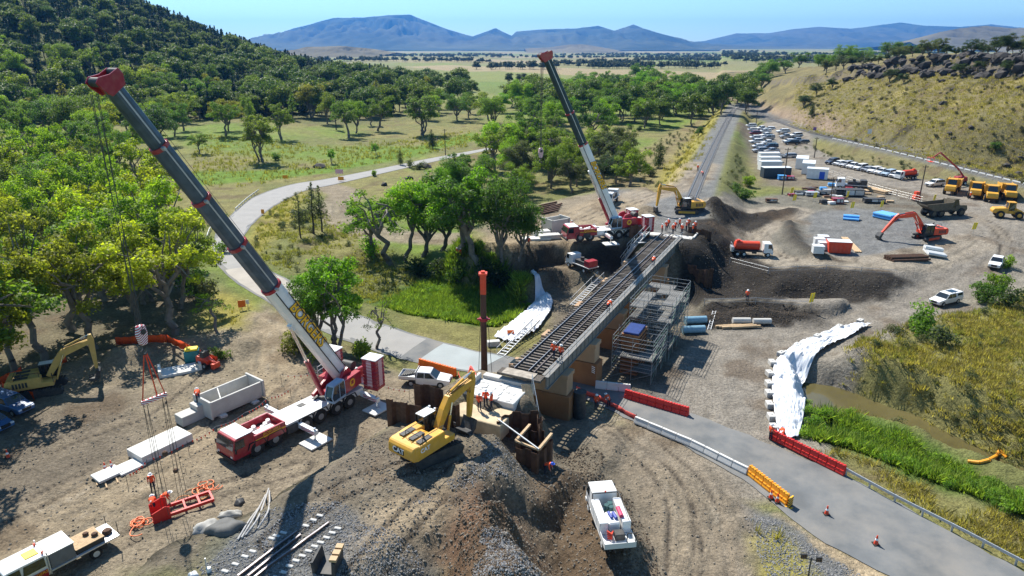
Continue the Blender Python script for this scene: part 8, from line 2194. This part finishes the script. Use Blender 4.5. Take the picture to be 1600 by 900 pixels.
for i, (px, py, m_) in enumerate([(1083, 520, M_blue), (1086, 505, M_blue)]):
 p = on(px, py); o = MB().cyl((-1.5, 0, .5), (1.5, 0, .5), .5, .5, 14).build('blue_tank', mat('tank_pale_blue', (.18, .32, .42), .4), None, smooth=True); o.location = p; o.rotation_euler = (0, 0, .1); tag(o, ['pale blue tank lying in the scaffold\'s shade, road side', 'pale blue tank lying in the scaffold\'s shade, bank side'][i], 'tank')
# ---------------------------------------------------------------- vehicles on site
p = on(668, 600); car('traytop', 'white', p, R(-8), 'white single-cab tray ute loaded with gear beside the orange barriers')
p = on(1476, 474); car('canopy', 'white', p, heading(on(1500, 465), on(1455, 476)), 'white ute with white canopy driving on the haul road')
p = on(1556, 416); car('ute', 'white', p, heading(on(1562, 398), on(1546, 420)), 'white ute with open dark tray parked by the yellow-green bush')
p = on(18, 640); car('suv', 'blue', p, heading(on(-20, 630), on(45, 650)), 'blue four-wheel drive half in view at the mesh fence'); p = on(-12, 668); car('sedan', 'blue', p, heading(on(-20, 630), on(45, 650)), 'blue car nose showing below the blue four-wheel drive')
cols_ = ['white', 'silver', 'white', 'white', 'navy', 'white', 'silver', 'white', 'maroon', 'white', 'silver', 'white', 'sky', 'white']
k = 0
for r_, (pa, pb) in enumerate([((1172, 199), (1190, 203)), ((1174, 205), (1194, 208)), ((1178, 211), (1197, 214)), ((1179, 217), (1199, 218)), ((1181, 224), (1200, 226)), ((1184, 231), (1203, 232)), ((1187, 238), (1205, 239))]):
 for q in (pa, pb):
  p = on(*q); c_ = cols_[(k * 5 + r_) % len(cols_)]; knd = ('suv', 'ute', 'sedan', 'canopy')[k % 4]
  car(knd, c_, p, R(188 + random.uniform(-4, 4)), '%s %s in the double row of cars beside the railway bank' % (c_, {'suv': 'wagon', 'ute': 'ute', 'sedan': 'sedan', 'canopy': 'canopy ute'}[knd]), 'cars beside the railway bank'); k += 1
for i, (px, py) in enumerate([(1202, 203), (1223, 208), (1228, 216), (1232, 223), (1237, 226), (1246, 222), (1254, 224), (1243, 214), (1212, 246), (1233, 246)]):
 p = on(px, py); c_ = ['white', 'white', 'silver', 'white', 'black', 'silver', 'grey', 'white', 'white', 'silver'][i]; car(('sedan', 'suv', 'ute')[i % 3], c_, p, R(170 + 9 * (i % 4)), '%s %s parked around the island of the upper car park' % (c_, ('sedan', 'wagon', 'ute')[i % 3]), 'cars of the upper car park')
for i, px in enumerate(range(1300, 1402, 11)):
 c_ = ['navy', 'white', 'silver', 'white', 'white', 'silver', 'white', 'white', 'sky', 'white'][i]; p = on(px, 256 + 2.35 * i); knd = ('suv', 'sedan', 'suv', 'ute')[i % 4]
 car(knd, c_, p, R(212), '%s %s in the single row along the yard fence' % (c_, {'suv': 'wagon', 'sedan': 'sedan', 'ute': 'ute'}[knd]), 'cars along the yard fence')
p = on(1415, 280); tanker(p, R(200), 'red tank truck at the end of the car row'); p = on(1460, 291); car('suv', 'white', p, R(200), 'white wagon beside the boom lift')
# ---------------------------------------------------------------- site huts, containers, poles and stores
def hut(label, px, py, lx, ly, h, rz, m, door=None, name='site_hut'):
 p = on(px, py); o = thing(name, label, 'hut' if name == 'site_hut' else 'container', p, rz)
 b = MB(); b.box(-lx / 2, lx / 2, -ly / 2, ly / 2, .12, h); b.build('shell', m, o, bevel=.03)
 b = MB(); b.box(-lx / 2 - .05, lx / 2 + .05, -ly / 2 - .05, ly / 2 + .05, h + .002, h + .1); b.build('roof', M_white, o)
 b = MB(); b.box(-lx / 2 + .1, lx / 2 - .1, -ly / 2 + .1, ly / 2 - .1, 0, .12); b.build('skid', M_dark, o)
 if name == 'site_hut':
  b = MB(); b.box(-lx / 2 - .03, -lx / 2 - .005, -.8, .1, .95, 1.9); b.build('window', M_glass, o)
  b = MB(); b.box(lx * .1, lx * .35, -ly / 2 - .03, -ly / 2 - .005, .2, 2.1); b.build('door', door or M_offwhite, o)
 else:
  b = MB()
  n = int(lx / .45)
  for i in range(n): b.box(-lx / 2 + (i + .25) * lx / n, -lx / 2 + (i + .75) * lx / n, -ly / 2 - .035, -ly / 2 - .003, .25, h - .1)
  rb = b.build('ribs', m, o); rb['kind'] = 'stuff'
 return o
for i, (px, py) in enumerate([(1200, 252), (1201, 259), (1202, 266)]): hut(['white container at the far end of the container row', 'white container in the middle of the container row', 'white container next to the dark one'][i], px, py, 6.0, 2.6, 2.6, R(2), M_offwhite, None, 'container')
hut('dark blue-grey container at the near end of the container row', 1211, 277, 7.4, 2.6, 2.7, R(2), mat('container_dark', (.035, .05, .065), .6, var=.15), None, 'container')
hut('long white site hut furthest from the yard fence', 1252, 262, 3.2, 6.5, 3.0, R(-24), M_offwhite); hut('long white site hut in the middle of the three', 1262, 270, 3.2, 6.5, 3.0, R(-24), M_offwhite)
hut('white site hut with bright blue door', 1276, 279, 5.2, 3.0, 2.7, R(-24), M_white, mat('door_blue', (.02, .10, .55), .5))
def pole(px, py, h, label, arm=True):
 p = on(px, py); o = thing('power_pole', label, 'pole', p); b = MB(); b.cyl((0, 0, -.2), (0, 0, h), .16, .11, 8); b.build('shaft', M_pole, o, smooth=True)
 if arm: b = MB(); b.box(-.7, .7, -.06, .06, h - .5, h - .38); b.cyl((.5, 0, h - .38), (.5, 0, h - .2), .05, .05, 6); b.cyl((-.5, 0, h - .38), (-.5, 0, h - .2), .05, .05, 6); b.build('crossarm', M_pole, o)
pole(1222, 304, 11, 'tall timber pole in front of the dark container'); pole(1272, 247, 6.5, 'timber pole at the entrance of the upper car park'); pole(1297, 315, 5.5, 'short timber pole among the yard stores'); pole(1436, 312, 8, 'timber pole beside the small orange machine'); pole(1181, 197, 7, 'pole above the double row of cars', False); pole(1168, 178, 6, 'pole beside the railway below the cutting', False); pole(696, 243, 9, 'lone timber pole beside the far road'); pole(1164, 137, 7, 'pole at the end of the straight track', False)
def flag(px, py, i):
 p = on(px, py); o = thing('yellow_sign', 'yellow sign flag on a post at the edge of the site yard', 'sign', p, random.uniform(-.5, .5), 'yellow signs around the yard'); b = MB(); b.cyl((0, 0, 0), (0, 0, 2.2), .035, .035, 5); b.build('post', M_steel, o); b = MB(); b.prism([(-.35, .9), (.3, 1.0), (.45, 2.3), (-.2, 2.25)], -.02, .02); b.build('panel', M_yflag, o)
for i, q in enumerate([(1236, 308), (1240, 320), (1272, 316), (1323, 314), (1330, 332), (1376, 330), (1520, 366), (1266, 482), (1458, 320)]): flag(*q, i)
def skip(px, py, label, m, lx=3.2, ly=2.0, h=1.6, rz=0):
 p = on(px, py); o = thing('waste_skip', label, 'skip', p, rz); b = MB(); b.prism([(-lx / 2, .1), (lx / 2, .1), (lx / 2 + .2, h), (-lx / 2 - .2, h)], -ly / 2, ly / 2); b.build('body', m, o, bevel=.03)
 for i in range(5): b = MB(); b.box(-lx / 2 + .1 + i * lx / 5, -lx / 2 + .25 + i * lx / 5, -ly / 2 - .06, -ly / 2 - .003, .2, h - .1); b.build('rib', m, o)
 b = MB(); b.box(-lx / 2 - .15, lx / 2 + .15, -ly / 2 + .05, ly / 2 - .05, h + .002, h + .06); b.build('lid', M_offwhite, o)
skip(1309, 394, 'orange-red skip bin with pale lid in the yard', M_redor, 3.4, 2.2, 2.0, -.2)
for i, (px, py) in enumerate([(1277, 396), (1286, 390), (1279, 384), (1285, 380)]):
 p = on(px, py); o = thing('stacked_crate', 'white bulk crate beside the orange-red skip bin', 'crate', p, -.15, 'white crates by the skip'); b = MB(); b.box(-.85, .85, -.7, .7, .1, 1.3); b.build('box', M_offwhite, o, bevel=.04); b = MB(); b.box(-.88, .88, -.73, .73, 1.302, 1.42); b.build('lid', M_white, o)
def pile_of(label, name, cat, a, b, n, r, m, group=None, z=.0):
 o = thing(name, label, cat, on(*a)); A_ = on(*a); B_ = on(*b)
 for i in range(n):
  off = Vector((B_.y - A_.y, -(B_.x - A_.x), 0)).normalized() * ((i % 5) - 2) * r * 2.1; zz = Vector((0, 0, r + (i // 5) * r * 1.8))
  q = MB(); q.cyl(off + zz, B_ - A_ + off + zz, r, r, 8); q.build('pipe' if m is not M_plank else 'timber', m, o, smooth=True)
pile_of('stack of bright blue pipes on the yard gravel', 'pipe_stack', 'pipes', (1317, 342), (1342, 344), 8, .22, M_blue); pile_of('larger stack of blue and white pipes behind the reaching excavator', 'pipe_stack', 'pipes', (1370, 338), (1398, 344), 10, .3, M_blue); pile_of('white pipe bundle near the haul road', 'pipe_stack', 'pipes', (1446, 395), (1474, 400), 7, .3, M_offwhite); pile_of('sawn timber pile beside the reaching excavator\'s pipes', 'timber_stack', 'timber', (1388, 407), (1446, 405), 9, .2, M_rust)
pile_of('timbers laid beside the skip bin', 'timber_stack', 'timber', (1318, 372), (1340, 395), 4, .14, M_plank); pile_of('orange timber stack by the yard fence', 'timber_stack', 'timber', (1352, 296), (1388, 304), 10, .22, M_plank)
for i, (px, py, lx, ly, h, m_) in enumerate([(1252, 304, 3, 1.6, .8, M_dark), (1268, 306, 3, 1.6, .9, M_steel), (1285, 304, 3.4, 1.6, .8, M_dark), (1325, 306, 6.5, 2.4, 1.6, M_dark), (1308, 318, 2.4, 1.4, 1.2, M_red), (1365, 317, 4.5, 1.6, 1.0, M_dark), (1232, 281, 2.6, 1.6, 1.0, M_red), (1221, 281, 2.0, 1.4, 1.2, M_blue), (1205, 316, 2.4, 1.2, .8, M_rust), (1345, 302, 3.0, 1.8, .8, M_plank), (1264, 297, 3.2, 1.0, .5, M_rust), (1295, 300, 2.6, 1.6, .6, M_steel)]):
 p = on(px, py); o = thing('stores_rack', ['dark rack of gear left of the yard stores', 'grey rack of fittings in the yard stores', 'dark rack under the short timber pole', 'long dark covered rack in the yard', 'red machine parked by the yard edge', 'dark low trailer by the yard edge', 'red gear by the dark container', 'blue gear by the dark container', 'rusty bin by the railway-side scrub', 'timber pallet stack by the white truck', 'rusty beams before the racks', 'grey pallet of fittings behind the racks'][i], 'rack', p, -.1)
 b = MB(); b.box(-lx / 2, lx / 2, -ly / 2, ly / 2, .25, .35); b.build('shelf', m_, o)
 for sx in (-1, 1):
  for sy in (-1, 1): b = MB(); b.box(sx * (lx / 2 - .06) - .05, sx * (lx / 2 - .06) + .05, sy * (ly / 2 - .06) - .05, sy * (ly / 2 - .06) + .05, 0, h); b.build('leg', m_, o)
 for q in range(3): b = MB(); b.box(-lx / 2 + .1 + q * lx / 3, -lx / 2 - .1 + (q + 1) * lx / 3, -ly / 2 + .1, ly / 2 - .1, .352, h * (.75 + .25 * random.random())); b.build('load', [m_, M_offwhite, M_steel][q % 3], o, bevel=.03)
 b = MB(); b.box(-lx / 2 - .03, lx / 2 + .03, -ly / 2 - .03, ly / 2 + .03, h + .002, h + .06); b.build('top', m_, o)
ys_ = np.random.RandomState(31)
for i in range(26):
 px = 1235 + 180 * ys_.rand(); py = 290 + 30 * ys_.rand() + (px - 1300) * .02
 p = on(px, py); m_ = [M_dark, M_rust, M_steel, M_plank, M_offwhite, M_blue, M_red][i % 7]; nm = ['dark', 'rusty', 'grey', 'timber', 'white', 'blue', 'red'][i % 7]
 o = thing('pallet_load', nm + ' load on a pallet among the yard stores', 'pallet', p, ys_.rand() * .6 - .3, 'pallets in the yard'); b = MB(); b.box(-.9, .9, -.6, .6, 0, .14); b.build('pallet', M_plank, o); b = MB(); hh_ = .3 + .7 * ys_.rand(); b.box(-.8, .8, -.5, .5, .142, hh_); b.build('load', m_, o, bevel=.05)
def wire_fence(label, pts, h=1.6, step=3.0):
 o = thing('wire_fence', label, 'fence', (0, 0, 0)); P_ = [on(*q) for q in pts]
 for a, c in zip(P_[:-1], P_[1:]):
  n = max(1, int((c - a).length / step))
  for i in range(n): q = a.lerp(c, i / n); q.z = hz(q.x, q.y); b = MB(); b.cyl(q, q + Vector((0, 0, h)), .04, .04, 5); b.build('post', M_steel, o)
  b = MB()
  for z_ in (.5, 1.0, h - .05): b.cyl(a + Vector((0, 0, z_)), c + Vector((0, 0, z_)), .015, .015, 4)
  b.build('wire', M_steel, o)
wire_fence('wire fence between the car row and the yard', [(1292, 272), (1320, 284), (1360, 297), (1400, 308), (1440, 318)]); wire_fence('thin post fence along the top of the dark bank', [(1140, 412), (1200, 428), (1290, 424), (1400, 432)], 1.1, 4); wire_fence('thin post fence on the low bench', [(1100, 478), (1180, 476), (1260, 482)], 1.1, 4); wire_fence('farm fence on the hillside meadow', [(1565, 228), (1600, 245)], 1.2, 4)
p = on(1431, 314); o = thing('compact_machine', 'small orange machine at the foot of the yard pole', 'machine', p); b = MB(); b.box(-.7, .7, -.6, .6, .3, 1.2); b.build('body', M_redor, o, bevel=.06); b = MB(); b.box(-.5, .3, -.5, .5, 1.202, 2.2); b.build('cab', M_redor, o); b = MB(); b.box(-.8, .8, -.7, .7, 0, .3); b.build('track', M_black, o)
# road signs
def sign(px, py, label, m, w=.9, h=.7, z=1.2, rz=0):
 p = on(px, py); o = thing('road_sign', label, 'sign', p, rz); b = MB(); b.cyl((0, .03, 0), (0, .03, z + h), .04, .04, 6); b.build('post', M_steel, o); b = MB(); b.box(-w / 2, w / 2, -.02, .01, z, z + h); b.build('panel', m, o)
sign(531, 280, 'white and red road sign at the gravel loop entrance', M_stripe, 2.2, 1.2, 1.6); sign(533, 284, 'amber board below the white road sign', M_orangey, 1.6, 1.0, .4); sign(446, 282, 'amber sign beside the far bend', M_orangey, 1.4, .9, .6); sign(411, 336, 'orange post marker inside the bend', M_orangey, .7, 1.0, .3); sign(379, 485, 'orange diamond sign on the yellow grass', M_orange, 1.0, 1.0, .5, .4); sign(388, 483, 'small white sign beside the orange diamond', M_white, .5, .6, .8); sign(1272, 210, 'purple sign beside the second railway', M_purple, 1.2, 1.2, 1.5); sign(1357, 218, 'white square sign beside the second railway', M_white, 1.4, 1.6, 2.0)
sign(798, 528, 'orange board beside the left white sheeting', M_orange, .9, .9, .2)
p = on(790, 520)
for lb, a, c in [('stair rail scaffold leading up to the bridge deck, reed side', (782, 556), (838, 512)), ('white access stair rails beside the middle of the bridge', (895, 478), (938, 446)), ('white access stair rails below the far abutment', (982, 392), (1012, 372)), ('timber-and-steel stair on the bank below the far crane', (970, 412), (992, 394))]:
 o = thing('access_stair', lb, 'stair', (0, 0, 0)); A_ = on(*a); B_ = on(*c); B_.z += 1.2
 sdv_ = (B_ - A_).cross(Vector((0, 0, 1))).normalized() * .5
 for s in (-1, 1):
  b = MB(); b.bar(A_ + sdv_ * s, B_ + sdv_ * s, .06, .2); b.build('stringer', M_alu, o); b = MB(); b.tube([A_ + sdv_ * s + Vector((0, 0, 1)), B_ + sdv_ * s + Vector((0, 0, 1))], .03, 5)
  for t in (0, .25, .5, .75, 1): b.tube([A_.lerp(B_, t) + sdv_ * s, A_.lerp(B_, t) + sdv_ * s + Vector((0, 0, 1))], .025, 5)
  b.build('handrail', M_white, o)
 for t in np.linspace(.05, .95, 14): b = MB(); q = A_.lerp(B_, t); b.bar(q - sdv_, q + sdv_, .25, .04); b.build('tread', M_alu, o)
# ---------------------------------------------------------------- air
hb = MB(); hb.box(-15000, 15000, -600, 16700, -60, 600)
hz_o = hb.build('haze', None); hz_o.visible_shadow = True
hm_ = bpy.data.materials.new('haze_air'); hm_.use_nodes = True
hn = hm_.node_tree.nodes; hn.remove(hn['Principled BSDF'])
pv = hn.new('ShaderNodeVolumePrincipled'); pv.inputs['Color'].default_value = (0.09, 0.38, 1.0, 1); pv.inputs['Density'].default_value = 5.8e-5; pv.inputs['Anisotropy'].default_value = 0.3
hm_.node_tree.links.new(pv.outputs[0], hn['Material Output'].inputs['Volume'])
hz_o.data.materials.append(hm_)
tag(hz_o, 'pale blue haze over the valley', None, None, 'stuff')
